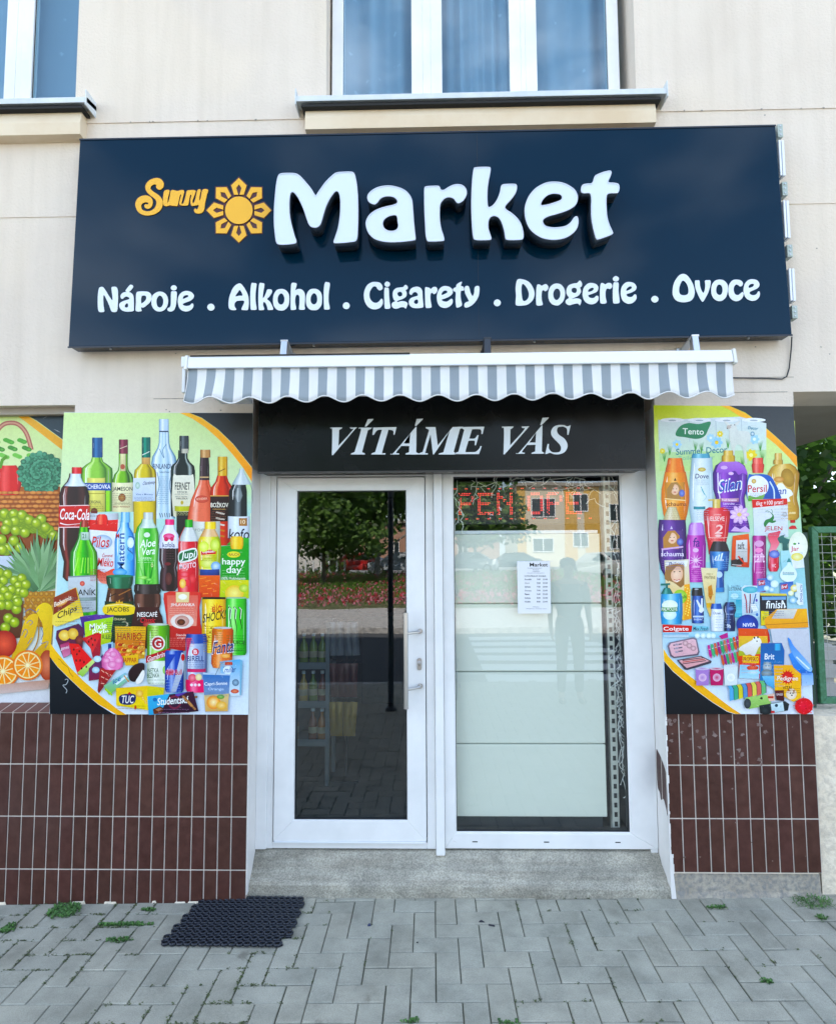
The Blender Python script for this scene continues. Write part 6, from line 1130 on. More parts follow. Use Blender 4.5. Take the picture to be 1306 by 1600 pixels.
I.poly(Q([(768, 302), (955, 305), (958, 440), (890, 520), (775, 528)]), '20283c', 0, '182030'); I.poly(Q([(768, 300), (955, 303), (955, 318), (770, 316)]), 'e0d070'); I.poly(Q([(780, 325), (950, 322), (950, 345), (785, 348)]), '6c9cc8', 0, '90b4d4'); I.text('finish', W_(808), W_(942), V_(352), V_(408), 'f2f6f8', -.02, .08); I.poly(Q([(775, 425), (830, 425), (830, 520), (775, 528)]), 'e8dc50', 0, 'd8c838'); I.text('50', W_(785), W_(815), V_(465), V_(490), '202830'); I.line(Q([(925, 350), (948, 400)]), 8, 'f0f4f6')
# bin with yellow lid
I.poly(Q([(838, 545), (1110, 550), (1128, 880), (900, 880)]), 'd0d2da', 0, 'c8ccd6'); I.poly(Q([(800, 480), (885, 412), (1095, 408), (1108, 540), (820, 550), (802, 520)]), 'f0b83c', 0, 'e8a828'); I.poly(Q([(850, 478), (890, 415), (1030, 412), (1000, 478)]), 'dcdcd4', 0, 'c8c8c8'); I.poly(Q([(802, 490), (1010, 485), (1080, 412), (1095, 412), (1105, 500), (1020, 520), (805, 520)]), 'f4c450', 0, 'eaae30'); I.line(Q([(805, 522), (1105, 505)]), 6, 'c88c1c')
I.shape(W_(462), [(V_(372), 34), (V_(400), 42), (V_(412), 42)], flat('2c64b4', '184488', '80a8e0')); I.shape(W_(470), [(V_(410), 44), (V_(480), 50), (V_(565), 46)], flat('e4eaf2', 'b4c0d0', 'f8fafc')); I.text('Dove', W_(442), W_(492), V_(430), V_(448), '5c7090', 0, .1)
I.shape(W_(556), [(V_(362), 30), (V_(390), 46), (V_(420), 48), (V_(450), 36), (V_(500), 42), (V_(565), 40)], flat('1c3060', '0c1c40', '5c78b0')); I.ell(W_(560), V_(408), 26, 14, '4868a8', '88a4d8'); I.text('for men', W_(535), W_(580), V_(440), V_(452), 'b0c4e4'); I.text('9h', W_(535), W_(562), V_(515), V_(545), 'e8f0f8')
I.ell(W_(680), V_(520), 84, 76, '2444a0', '2c58b8'); I.ell(W_(676), V_(512), 78, 66, '1c3c94', '3060c0'); I.text('NIVEA', W_(648), W_(735), V_(510), V_(536), 'f4f6fc', -.03)
I.poly(Q([(85, 520), (298, 528), (285, 580), (90, 575)]), 'd82834', 0, 'c81c2c'); I.text('Colgate', W_(92), W_(268), V_(535), V_(570), 'fbf6f6'); I.poly(Q([(295, 525), (410, 535), (405, 560), (290, 562)]), '88c8d8'); I.text('Max Fresh', W_(300), W_(405), V_(535), V_(560), '204868', .02, .1); I.poly(Q([(88, 575), (500, 570), (600, 570), (610, 620), (290, 605), (90, 606)]), 'b8dcec', 0, '98c8e0'); I.poly(Q([(92, 582), (270, 578), (268, 606), (95, 606)]), '6ca8c8', 0, 'd8e4ec')
for x in (330, 370, 410, 440): I.ell(W_(x), V_(598), 20, 20, 'd0e8f0', 'f4fafc')
# manicure set
I.poly(Q([(120, 670), (135, 645), (300, 610), (325, 620), (345, 710), (335, 735), (165, 755), (140, 740)]), '8c8494', 0, '6c6474'); I.poly(Q([(132, 672), (145, 652), (298, 620), (318, 628), (334, 708), (326, 724), (168, 745), (150, 732)]), 'e8c4cc', 0, 'e0b8c0'); I.poly(Q([(185, 768), (355, 738), (430, 775), (425, 790), (260, 838), (240, 835)]), '5c5460', 0, '4c4450'); I.poly(Q([(200, 772), (352, 745), (415, 775), (255, 825)]), 'e4b8bc', 0, 'dca8ac')
for k in range(3): I.line(Q([(160+k*6, 665+k*24), (220+k*4, 655+k*24)]), 10, '7c7480'); I.ell(W_(185), V_(660+k*26), 14, 9, 'c8b8c4', 'a090a0')
for k in range(3): I.ell(W_(245+k*28), V_(650+k*18), 22, 20, 'b48c94', 'ecd0d4'); I.line(Q([(225, 795-k*12), (390-k*10, 772-k*10)]), 7, 'c05c50' if k % 2 else '6c4c50')
# pegs
pc = ['c83c98', '5cb884', 'd06c48', 'a82c84', '48a878', 'c88060']
for k in range(10):
    x, y = 400+k*22, 665-k*7; I.poly(Q([(x, y), (x+14, y-3), (x+32, y+70), (x+26, y+95), (x+12, y+72)]), pc[k % 6]); I.line(Q([(x+8, y+30), (x+22, y+26)]), 4, 'e8dce4')
for k in range(7):
    x, y = 492+k*18, 735-k*4; I.poly(Q([(x, y), (x+12, y-3), (x+28, y+55), (x+22, y+75), (x+10, y+58)]), pc[(k+2) % 6])
I.poly(Q([(480, 600), (540, 575), (545, 610), (500, 622)]), 'c02c90')
# pet food
I.poly(Q([(615, 545), (822, 550), (830, 640), (820, 900), (620, 895)]), 'e06830', 0, 'd8402c'); I.poly(Q([(618, 600), (820, 600), (820, 720), (618, 740)]), 'f0c060', 0, 'a8b850'); I.poly('665,1910 690,1880 730,1860 760,1842 800,1820 830,1830 838,1870 815,1895 800,1930 780,1960 750,1945 720,1950 700,1925', 'f2f0ec', 4, 'dcd8d0'); I.ell(W_(740), V_(625), 26, 22, 'f2f0ec'); I.ell(W_(728), V_(612), 6, 8, '3a2c24'); I.ell(W_(752), V_(608), 6, 8, '3a2c24'); I.ell(W_(746), V_(636), 6, 5, '1c1814')
I.poly(Q([(645, 735), (758, 740), (758, 790), (645, 785)]), 'f0c83c'); I.text('PROPESKO', W_(650), W_(755), V_(746), V_(778), '9c3018'); I.poly(Q([(625, 800), (760, 805), (760, 900), (620, 895)]), '9ccce4', 0, 'b8dcec'); I.ell(W_(715), V_(822), 44, 20, 'c83c30', 'e88060'); I.ell(W_(720), V_(855), 50, 22, 'a8d8ec', 'd8f0f8'); I.poly(Q([(820, 552), (832, 590), (838, 640), (822, 640)]), 'c02c24')
I.poly(Q([(772, 650), (918, 648), (938, 700), (930, 968), (868, 972), (765, 905)]), '2868a8', 0, '3c8cc0'); I.rect(W_(868), V_(652), W_(910), V_(700), '58b0dc'); I.text('Brit', W_(798), W_(866), V_(722), V_(764), 'f4f8fa', 0, .05); I.ell(W_(818), V_(815), 34, 40, '9ca8b0', 'd8dcdc'); I.poly(Q([(790, 795), (798, 775), (810, 792)]), '8c989c'); I.poly(Q([(828, 792), (842, 778), (846, 800)]), '8c989c'); I.ell(W_(808), V_(808), 4, 5, '20301c'); I.ell(W_(828), V_(808), 4, 5, '20301c'); I.ell(W_(815), V_(860), 44, 30, '788488', 'a8b4b8'); I.poly(Q([(780, 880), (868, 880), (866, 970), (800, 930)]), '88c8e8', 0, '60acd8')
I.poly(Q([(862, 800), (1052, 805), (1055, 1030), (1000, 1060), (870, 985)]), 'f0b828', 0, 'f4c848'); I.ell(W_(958), V_(888), 40, 44, 'd02c30', 'e04c48')
for k in range(14): a = k*.45; I.poly([(W_(958)+math.cos(a-.16)*38, V_(888)+math.sin(a-.16)*42), (W_(958)+math.cos(a)*60, V_(888)+math.sin(a)*62), (W_(958)+math.cos(a+.16)*38, V_(888)+math.sin(a+.16)*42)], 'd83434')
I.text('Pedigree', W_(885), W_(1030), V_(880), V_(920), 'f8f2e8', 0, .05); I.text('VITAL', W_(925), W_(995), V_(950), V_(972), '5c4418'); I.ell(W_(985), V_(1005), 40, 42, 'e8d8c4', 'f4ece0'); I.poly(Q([(955, 985), (965, 965), (980, 985)]), 'b87840'); I.poly(Q([(995, 980), (1008, 975), (1005, 1005)]), 'a86c38'); I.ell(W_(978), V_(1000), 5, 5, '2c2018'); I.ell(W_(996), V_(1000), 5, 5, '2c2018'); I.ell(W_(988), V_(1014), 7, 5, '1c1410')
# blue brush and dustpan
I.poly(Q([(965, 730), (1000, 705), (1060, 760), (1125, 820), (1130, 860), (1060, 870), (1000, 820)]), '5c9ce0', 0, '3c80cc'); I.poly(Q([(1055, 860), (1135, 858), (1140, 940), (1060, 950)]), '88b4e8', 0, 'b8d0f0'); I.poly('1035,1820 1055,1835 1080,1880 1150,1960 1215,2040 1210,2075 1170,2060 1110,2000 1070,1940 1048,1890', '4c90d8', 4, 'a0c8f0'); I.line(Q([(1020, 745), (1110, 830)]), 10, 'e0ecf8')
for k in range(9): I.line(Q([(1050+k*9, 830+k*3), (1058+k*8, 872)]), 3, '2c68b8')
# cups, sponges, rolls, ball
for x, c, h in ((362, 'b08cc8', 0), (462, 'c02c70', 0), (560, 'dce4e4', -20)):
    I.poly(Q([(x-48, 828+h), (x+50, 828+h), (x+44, 945), (x-40, 945)]), c); I.ell(W_(x), V_(828+h), 52, 10, 'd8d4dc', c); I.ell(W_(x+2), V_(890), 30, 30, 'e4c8dc' if c != 'dce4e4' else 'f4f6f4', c)
sc_ = ['6cb0d8', '58b090', 'd8d060', '6c9cc8', 'd86c68', 'e0d878', 'd87870', '7cc088']
for k, c in enumerate(sc_): x = 540+k*32; I.poly(Q([(x, 950-k*5), (x+28, 946-k*5), (x+42, 970-k*5), (x+45, 1045-k*7), (x+14, 1055-k*6), (x+12, 975-k*5)]), c); I.line(Q([(x+28, 946-k*5), (x+42, 970-k*5), (x+45, 1045-k*7)]), 5, '283038')
I.poly(Q([(665, 1030), (800, 1010), (830, 1015), (845, 1080), (690, 1110), (662, 1080)]), 'b0d488', 0, '98c070'); I.ell(W_(678), V_(1072), 26, 38, '303840', '586068'); I.ell(W_(775), V_(1035), 10, 9, '28341c'); I.poly(Q([(815, 1010), (865, 1000), (870, 1050), (830, 1056)]), 'e8c8b8'); I.rect(W_(820), V_(1020), W_(860), V_(1035), 'c04438'); I.poly(Q([(868, 980), (932, 978), (935, 1055), (880, 1048)]), '6c2430', 0, '481820'); I.text('SALE', W_(880), W_(925), V_(1000), V_(1015), 'f0e0e0')
I.poly(Q([(760, 1085), (940, 1055), (970, 1075), (960, 1120), (800, 1150), (765, 1140)]), '303c40', 0, '1c2428'); I.poly(Q([(840, 1075), (925, 1060), (935, 1122), (850, 1140)]), 'd8e8ec', 0, 'b8d0d8'); I.ell(W_(800), V_(1120), 34, 28, '20282c', '3c484c'); I.ell(W_(880), V_(1085), 12, 12, '2c4c5c'); I.rect(W_(842), V_(1122), W_(868), V_(1138), 'c84848')
I.ell(W_(1072), V_(1090), 68, 62, 'd81c38', 'e84458')
for k in range(40):
    a = k*2.399; r = 72*math.sqrt((k+.5)/40); x, y = W_(1072)+math.cos(a)*r*1.02, V_(1090)+math.sin(a)*r*.92
    if y < 2392: I.poly([(x-5, y+4), (x+math.cos(a)*14, min(2394, y+math.sin(a)*12)), (x+5, y-4)], ('b81430', 'f06878', 'd82040')[k % 3])
for x0, x1, y0, y1, n, c in ((120, 270, 840, 930, 7, 'b87828'), (340, 440, 630, 660, 3, '9ab0bc'), (345, 440, 860, 930, 6, 'a0b8c4'), (545, 680, 815, 860, 4, 'd0b0e0'), (620, 740, 930, 970, 3, 'b890c8'), (455, 560, 945, 965, 2, 'f0a8a0'), (455, 565, 1070, 1090, 2, 'f4b8b0'), (745, 860, 735, 760, 3, '8898a8'), (800, 1010, 850, 872, 2, 'c0c8d0'), (860, 1010, 1030, 1045, 2, 'b0b8c0'), (80, 250, 1215, 1300, 6, '8c70b0'), (300, 390, 1290, 1380, 7, 'e0a0d8'), (465, 585, 1210, 1290, 6, '7cb0dc'), (650, 730, 1150, 1170, 2, '808080'), (790, 860, 1290, 1400, 8, 'e0a0cc'), (925, 1010, 890, 930, 3, 'b8c0c8'), (975, 1060, 800, 920, 6, 'b08848'), (320, 400, 1690, 1700, 1, '90b0e0'), (595, 680, 1480, 1600, 8, '78b0c0'), (700, 800, 1560, 1640, 6, '98a8b8'), (850, 1000, 1620, 1650, 3, '6878a0'), (680, 800, 1990, 2080, 5, 'e8b0a0'), (840, 990, 2000, 2180, 8, '78b0dc'), (960, 1120, 2200, 2230, 3, 'a87818'), (480, 600, 1640, 1740, 6, 'a0b0c4')): I.fine(x0, x1, y0, y1, n, c)
I.build('print', PR)

# ---------------------------------------------------------------- fruit poster in the recess at the far left
PF = board('fruit_poster', 'poster of grapes, pineapple, bananas and orange halves at the far left', [(-60, 643), (103, 641), (80, 1098), (-80, 1099)], .095)
I = Ink(.095, (0, 620, 3.136))
I.poly([(-150, 55), (340, 62), (262, 1495), (-200, 1500)], 'd8e8a4', 0, 'e4e6ea'); I.poly([(40, 60), (80, 62), (180, 120), (305, 210), (318, 270), (240, 210), (130, 125), (60, 75)], 'f4c02c', 0, 'ecb434'); I.poly([(80, 62), (335, 64), (330, 240), (305, 207), (180, 116)], '34444c', 0, '3c5058')
I.rect(-180, 440, 300, 780, 'b06c3c', '8c4c28'); I.line('-60,230 0,150 40,128 90,135 130,180 155,260', 22, 'b87868'); I.line('-60,230 0,150 40,128 90,135 130,180 155,260', 8, 'd8a890')
for k in range(40): x = -40+(k*23) % 200; y = 210+(k*37) % 110; I.ell(x, y, 14, 10, ('5ca848', '3c8838', '8cc868')[k % 3], '7cc05c')
I.shape(40, [(335, 40), (370, 62), (430, 66), (480, 52)], flat('d83038', 'a01820', 'f06c68')); I.line([(0, 350), (12, 310), (35, 290)], 16, '6ca040')
for k in range(150):
    a = k*2.399; r = 100*math.sqrt((k+.5)/150); x, y = 200+math.cos(a)*r*1.05, 375+math.sin(a)*r; c = ('4c8a6c', '3c7458', '68a484', '2c5c48')[k % 4]
    if y < 470: I.ell(x, y, 15, 13, c, '6cae8c' if k % 3 else '4c8c6c', 8)
for k in range(13):
    for j in range(9): x, y = -60+k*28+(j % 2)*14, 470+j*22; I.ell(x, y, 17, 8, ('c87c44', 'a85c30', 'd89458')[(k+j) % 3], 'e0a468', 10)
I.rect(-180, 780, 290, 860, 'd0d8e4', 'c8d0d8')
def grape(x, y, r): I.ell(x, y, r, r, '7c9820', 'c8d858', 16); I.ell(x-r*.25, y-r*.3, r*.35, r*.3, 'd0dc70', 'eef4b8', 8)
for k in range(34): grape(-20+(k*61) % 270, 570+(k*41) % 190*(1 if (k*61) % 270 < 130 else .6), 27)
for x, y in ((70, 575), (110, 580), (145, 605), (75, 610), (40, 620), (80, 655), (125, 665), (30, 650), (10, 700), (15, 750), (205, 600), (225, 640), (180, 620), (265, 680), (70, 705), (100, 740)): grape(x, y, 26)
leafs = ['6c9464', '8cb488', '4c7450', 'a8c8a0']
for k in range(34):
    a = -math.pi*(.04+.92*((k*7) % 34)/34); ln = 190+(k*31) % 90; x0, y0 = 185, 950; x1, y1 = x0+math.cos(a)*ln*.85, y0+math.sin(a)*ln*1.15; nx_, ny_ = -math.sin(a)*14, math.cos(a)*14
    I.poly([(x0+nx_, y0+ny_), ((x0+x1)/2+nx_*1.1, (y0+y1)/2+ny_*1.1-12), (x1, y1), ((x0+x1)/2-nx_*1.1, (y0+y1)/2-ny_*1.1-12), (x0-nx_, y0-ny_)], leafs[k % 4], 0, leafs[(k+1) % 4])
I.poly([(120, 960), (275, 950), (262, 1150), (130, 1100)], 'c8943c', 0, 'a87430')
for k in range(36): I.ell(128+(k % 6)*26+(k//6 % 2)*12, 965+(k//6)*30, 12, 13, 'a06c24', 'e0b868', 8)
I.poly([(-150, 1030), (120, 1000), (110, 1180), (-150, 1200)], '7c4c30', 0, '5c3420')
for x, y in ((0, 860), (40, 870), (20, 900), (0, 930), (75, 900), (110, 890), (95, 925), (130, 920), (60, 945), (25, 950), (100, 955), (10, 985), (45, 975), (85, 990), (120, 960), (45, 1020), (85, 1040), (10, 1020), (45, 1085), (75, 1105), (30, 1130), (90, 1005)): grape(x, y, 25)
for x in (-60, -20): grape(x, 900, 28)
I.poly('120,1110 150,1070 185,1065 190,1100 165,1190 110,1260 60,1290 70,1250 100,1190', 'ecc838', 4, 'd8b028'); I.poly('180,1040 215,1010 250,1020 262,1060 258,1180 235,1300 190,1310 205,1240 215,1130 195,1080', 'f4d848', 4, 'e8bc30'); I.poly('150,1280 190,1230 230,1200 225,1280 170,1330', 'dcb434', 3); I.line('195,1100 190,1190 160,1260', 6, 'b88c20')
for a_ in ('110,1170 125,1140 140,1150 125,1180', '135,1110 150,1095 165,1105 150,1120', '205,1130 215,1160 205,1190', '140,1210 160,1180', '205,1210 240,1200 225,1230', '120,1060 150,1040 180,1055 195,1040'): I.line(a_, 3, '5c7ca8')
I.ell(25, 1210, 62, 66, 'a82c24', 'e87058'); I.ell(235, 1315, 40, 75, 'b85030', 'e89878')
for cx, cy, r in ((20, 1345, 78), (140, 1315, 74)):
    I.ell(cx, cy, r, r, 'e88c1c', 'f0a838', 30); I.ell(cx, cy, r*.88, r*.88, 'f6e4b0', n=30); 
    for k in range(11): a = k*math.tau/11; I.poly([(cx+math.cos(a)*r*.12, cy+math.sin(a)*r*.12), (cx+math.cos(a-.24)*r*.8, cy+math.sin(a-.24)*r*.8), (cx+math.cos(a+.24)*r*.8, cy+math.sin(a+.24)*r*.8)], ('f0981c', 'f4a82c')[k % 2])
    I.ell(cx, cy, 9, 9, 'fbf0c8')
I.poly([(-150, 1425), (250, 1385), (240, 1430), (-150, 1470)], 'c8a08c', 0, 'd8ccc8')
I.build('print', PF)

# ================================================================== BEHIND THE GLASS
q0, q1 = P(808, 877, .152), P(863, 958, .152)
NP = thing('opening_hours_notice', 'white printed sheet of opening hours taped inside the shop window', 'notice', (q0.x, .16, q1.z))
b = MB(); b.box(q0.x, q0.x+.171, .1568, .1576, q1.z-.002, q0.z); b.build('paper_sheet', [paper_m], NP)
PS = Ink(.1566, (800, 870, 16.0))
PS.rect(118, 108, 1025, 112, 'd8dcee')
PS.text('Market', 440, 892, 152, 245, '101018', 0)
for y, x0, x1, t in ((288, 385, 740, 'Prodejna potravin'), (326, 515, 672, 'Provozovna'), (368, 515, 690, 'Otevřeno'), (408, 380, 810, 'Denně čerstvé pečivo')): PS.text(t, x0, x1, y-11, y+11, '6c7080')
PS.text('OTEVÍRACÍ DOBA', 305, 850, 460, 500, '3c4050')
for k, d in enumerate(('Pondělí', 'Úterý', 'Středa', 'Čtvrtek', 'Pátek', 'Sobota', 'Neděle')):
    y = 565+k*93; PS.text(d, 315, 315+len(d)*24, y-20, y+20, '555a68'); PS.text('7:00' if k < 5 else '8:00', 615, 705, y-18, y+18, '555a68'); PS.text('22:00', 765, 885, y-18, y+18, '555a68')
PS.text('Děkujeme', 520, 675, 1245, 1268, '6c7080'); PS.text('Přejeme hezký den', 355, 860, 1290, 1312, '6c7080')
PS.build('print', NP)

LD = thing('led_display', 'red dot matrix display scrolling capitals behind the top of the shop window', 'display', (.62, .27, 1.83))
b = MB(); b.box(.225, 1.02, .225, .27, 1.82, 2.035); b.build('housing', [mat('black_housing', (.012, .012, .014), .6)], LD, bevel=.003)
FONT = {'P': '11110 10001 10001 11110 10000 10000 10000', 'E': '11111 10000 10000 11110 10000 10000 11111', 'N': '10001 11001 10101 10011 10001 10001 10001', 'O': '01110 10001 10001 10001 10001 10001 01110'}
on = MB(); off = MB(); pit = .0086; lit = set()
xcol = 3
for ch in 'PEN OPE':
    if ch == ' ': xcol += 7; continue
    rows_ = FONT[ch].split()
    for r in range(7):
        for c in range(5):
            if rows_[r][c] == '1':
                for dr in (0, 1):
                    for dc in (0, 1): lit.add((xcol+c*2+dc, 4+r*2+dr))
    xcol += 12
for c in range(90):
    for r in range(22):
        x, z = .240+c*pit, 2.022-r*pit
        if x > 1.01: continue
        t = on if ((c, r) in lit and rng.random() < .93) or (r in (1, 20) and c % 7 in (0, 1)) else off
        t.face([(x-.0021, .2238, z-.0021), (x+.0021, .2238, z-.0021), (x+.0021, .2238, z+.0021), (x-.0021, .2238, z+.0021)])
on.build('lit_dots', [mat('red_led', (.5, .02, .02), .4, emit=(1, .06, .05), es=.5)], LD); off.build('unlit_dots', [mat('dark_led', (.045, .02, .02), .4)], LD)

gap_m = mat('shelf_gap', (.40, .44, .40), .7)
SU = thing('shelf_unit', 'pale steel backs of a shelf unit standing against the shop window', 'shelf', (.62, .32, .17))
pm = mat('pale_shelf_back', (.79, .80, .70), .5); bump(pm, noise_node(pm, 3, 3, .5).outputs[0], .1, .01)
for z0, z1 in ((0.3052, 0.6691), (0.6749, 1.0388), (1.0447, 1.395), (1.4008, 1.7666)):
    b = MB(); b.box(.20, 1.0101, .208, .219, z0, z1); b.build('back_panel', [pm], SU, bevel=.004)
b = MB(); b.box(.20, 1.0, .206, .30, 1.7676, 1.7861); b.build('top_rail', [white_metal], SU, bevel=.003)
b = MB(); b.box(.20, 1.0, .2205, .226, .32, 1.74); b.build('backing', [gap_m], SU)
b = MB(); b.box(.20, 1.01, .30, .32, .166, .27); b.build('kick_plate', [mat('dark_plinth', (.05, .06, .07), .5)], SU)
b = MB(); xu = 1.062; b.box(xu-.019, xu+.019, .235, .275, .17, 2.10)
b.build('upright', [mat('cream_metal', (.66, .66, .58), .45)], SU, bevel=.002)
b = MB(); z = .2
while z < 2.08: b.box(xu-.008, xu+.008, .2338, .236, z, z+.024); z += .0475
b.build('slots', [darkgap], SU)

wire = mat('white_wire', (.72, .73, .70), .5); bulbm = mat('clear_bulb', (.8, .82, .8), .2)
def lights(name, label, runs):
    T = thing(name, label, 'string lights', runs[0][0], group=None); w_ = MB(); bl = MB()
    for (a, c, amp, n) in runs:
        a, c = Vector(a), Vector(c); pts = []
        for k in range(n+1):
            t = k/n; p = a.lerp(c, t); s_ = rng.random()*40
            pts.append(p+Vector((amp*noise.noise((t*5+a.x*7, s_*.02, a.z)), .012*noise.noise((t*4, 3, a.x*9)), amp*.8*noise.noise((t*6, 9, a.x*5+a.z)))))
        w_.tube(pts, .0021, 5)
        for k in range(2, n, 3):
            d = Vector((rng.uniform(-1, 1), rng.uniform(-.3, .3), -rng.uniform(.3, 1))).normalized()*rng.uniform(.02, .045); w_.tube([pts[k], pts[k]+d], .0016, 5); bl.tube([pts[k]+d, pts[k]+d*1.25], .0022, 6)
    w_.build('wire', [wire], T, smooth=True); bl.build('bulbs', [bulbm], T); return T
lights('string_lights', 'white icicle light string looped along the top of the shop window', [((.30, .19, 2.05), (1.0, .19, 2.05), .07, 40), ((.50, .19, 2.06), (.95, .20, 2.02), .09, 26), ((.36, .19, 2.07), (.35, .19, 1.93), .03, 8), ((.46, .2, 2.07), (.45, .2, 1.97), .03, 7), ((.93, .19, 2.07), (1.0, .19, 1.90), .06, 12), ((.85, .19, 2.06), (.87, .19, 1.95), .04, 8)])
lights('string_lights', 'white light string hanging down the left edge of the shop window', [((.245, .18, 2.05), (.25, .18, 1.80), .03, 14), ((.235, .18, 1.85), (.24, .18, .9), .012, 26), ((.26, .18, 1.95), (.275, .18, 1.78), .03, 8)])
lights('string_lights', 'tangled white light string hanging in the right corner of the shop window', [((1.10, .20, 2.05), (1.098, .20, 1.2), .06, 40), ((1.115, .21, 1.95), (1.105, .21, .55), .07, 50), ((1.09, .20, 1.5), (1.10, .2, .45), .05, 40), ((1.12, .21, 1.3), (1.11, .21, .75), .06, 26), ((1.10, .19, 1.15), (1.085, .19, .7), .06, 22), ((1.13, .19, 1.75), (1.11, .19, 1.3), .06, 22), ((1.09, .19, 2.0), (1.12, .19, 1.5), .08, 26), ((1.12, .2, 1.6), (1.09, .2, .9), .08, 34), ((1.10, .2, .95), (1.11, .2, .4), .06, 24)])

RK = thing('snack_rack', 'grey metal shelf rack standing inside the shop behind the door glass', 'shelf rack', (-.85, 1.1, .165))
rack_m = mat('grey_rack_metal', (.17, .19, .2), .5); rod_m = mat('dark_rod', (.05, .05, .055), .4)
zs_ = (.445, .69, .938)
for z in zs_: b = MB(); b.box(-1.25, -.578, .99, 1.28, z-.012, z-.004); b.box(-1.25, -.578, .982, .99, z-.022, z+.022); b.build('shelf', [rack_m], RK, bevel=.002)
for x in (-1.25, -.575): b = MB(); b.box(x-.012, x+.012, 1.0, 1.03, .165, 1.22); b.box(x-.012, x+.012, 1.26, 1.29, .165, 1.22); b.build('post', [rack_m], RK)
b = MB(); b.box(-1.24, -.58, 1.285, 1.295, .4, 1.22); b.build('back_panel', [MATS['inner_plaster']], RK)
bcol = [('7a8a3a', 'olive green'), ('b8702c', 'amber'), ('7c3a24', 'brown'), ('c9a25a', 'straw yellow')]
protos = []
for i, (c, nm) in enumerate(bcol):
    T = thing('bottle', f'{nm} bottle standing on the snack rack behind the door glass', 'bottle', (0, 0, 0), group='bottles on the rack inside the shop')
    b = MB(); b.lathe((0, 0, 0), [(.026, 0), (.029, .008), (.029, .11), (.024, .135), (.011, .16), (.0105, .19)], 16); b.build('bottle_body', [mat('bottle_'+nm.replace(' ', '_'), c, .15)], T, smooth=True)
    b = MB(); b.lathe((0, 0, 0), [(.0125, .188), (.0125, .205), (.011, .207)], 12); b.build('cap', [letter_white], T)
    b = MB(); b.lathe((0, 0, 0), [(.0297, .05), (.0297, .09)], 16); b.build('label', [mat('kraft_label', (.42, .34, .22), .7) if 'kraft_label' not in MATS else MATS['kraft_label']], T); protos.append(T)
first = [True]*4
shelfname = {.445: 'lowest', .69: 'second', .938: 'third', 1.19: 'fourth', 1.44: 'top'}
for zi, z in enumerate(zs_):
    for k in range(6):
        x = -.618-k*.062; i = ((1, 2, 0)[zi] + (k*(zi+1)) % 3) % 4
        if zi == 0 and k == 2: continue
        T = protos[i] if first[i] else copy_tree(protos[i]); first[i] = False; T.location = (x, 1.06+rng.uniform(-.01, .01), z-.0035)
        T['label'] = f'{("first", "second", "third", "fourth", "fifth", "sixth")[k]} bottle from the right, {bcol[i][1]}, on the {shelfname[z]} rack shelf inside the door'
pkc = [('a88438', 'golden'), ('5c2420', 'dark red'), ('74747c', 'silver')]
HK = thing('hook_stand', 'thin dark hook stand carrying snack bags beside the rack inside the shop', 'stand', (-.47, 1.08, .165))
b = MB(); b.box(-.475, -.463, 1.14, 1.152, .165, 1.35); b.box(-.56, -.38, 1.06, 1.2, .166, .176); b.build('post', [rod_m], HK)
for z in (.70, .95, 1.22):
    b = MB()
    for k in range(4): x = -.545+k*.048; b.tube([(x, 1.14, z), (x, 1.0, z+.004), (x, .99, z+.014)], .0018, 6)
    b.tube([(-.56, 1.142, z), (-.37, 1.142, z)], .003, 6); b.build('hook', [rod_m], HK)
for r, (c, nm) in enumerate(pkc):
    z = (.70, .95, 1.22)[r]; m = mat('foil_'+nm.replace(' ', '_'), c, .35, .2); proto = None
    for k in range(4):
        if proto is None:
            b = MB(); nx_, nz_ = 6, 10
            for sgn in (-1, 1):
                for i in range(nx_):
                    for j in range(nz_):
                        def pp(u, v): d = .012*math.sin(math.pi*u/nx_)*math.sin(math.pi*min(v, nz_)/nz_)+.002*noise.noise((u, v, r)); return (-.024+.048*u/nx_, sgn*d, -.22*v/nz_)
                        b.face([pp(i, j), pp(i+1, j), pp(i+1, j+1), pp(i, j+1)])
            o = b.build('snack_bag', [m]); proto = o
        else: o = proto.copy(); col.objects.link(o)
        o.location = (-.545+k*.048, 1.02, z-.002); o.rotation_euler = (0, rng.uniform(-.08, .08), rng.uniform(-.3, .3))
        finish(o, f'{("leftmost", "second from left", "third from left", "rightmost")[k]} {nm} foil snack bag in the {("lowest", "middle", "top")[r]} row of the hook stand', 'snack bag', 'snack bags hanging on the hook stand')
CN = thing('shop_counter', 'pale counter far back inside the dark shop', 'counter', (.0, 3.4, .165))
b = MB(); b.box(-.6, 1.2, 3.2, 3.7, .166, 1.05); b.build('base', [MATS['inner_plaster']], CN, bevel=.01); b = MB(); b.box(-.63, 1.23, 3.17, 3.73, 1.052, 1.09); b.build('top', [mat('dark_top', (.08, .08, .08), .4)], CN, bevel=.004)

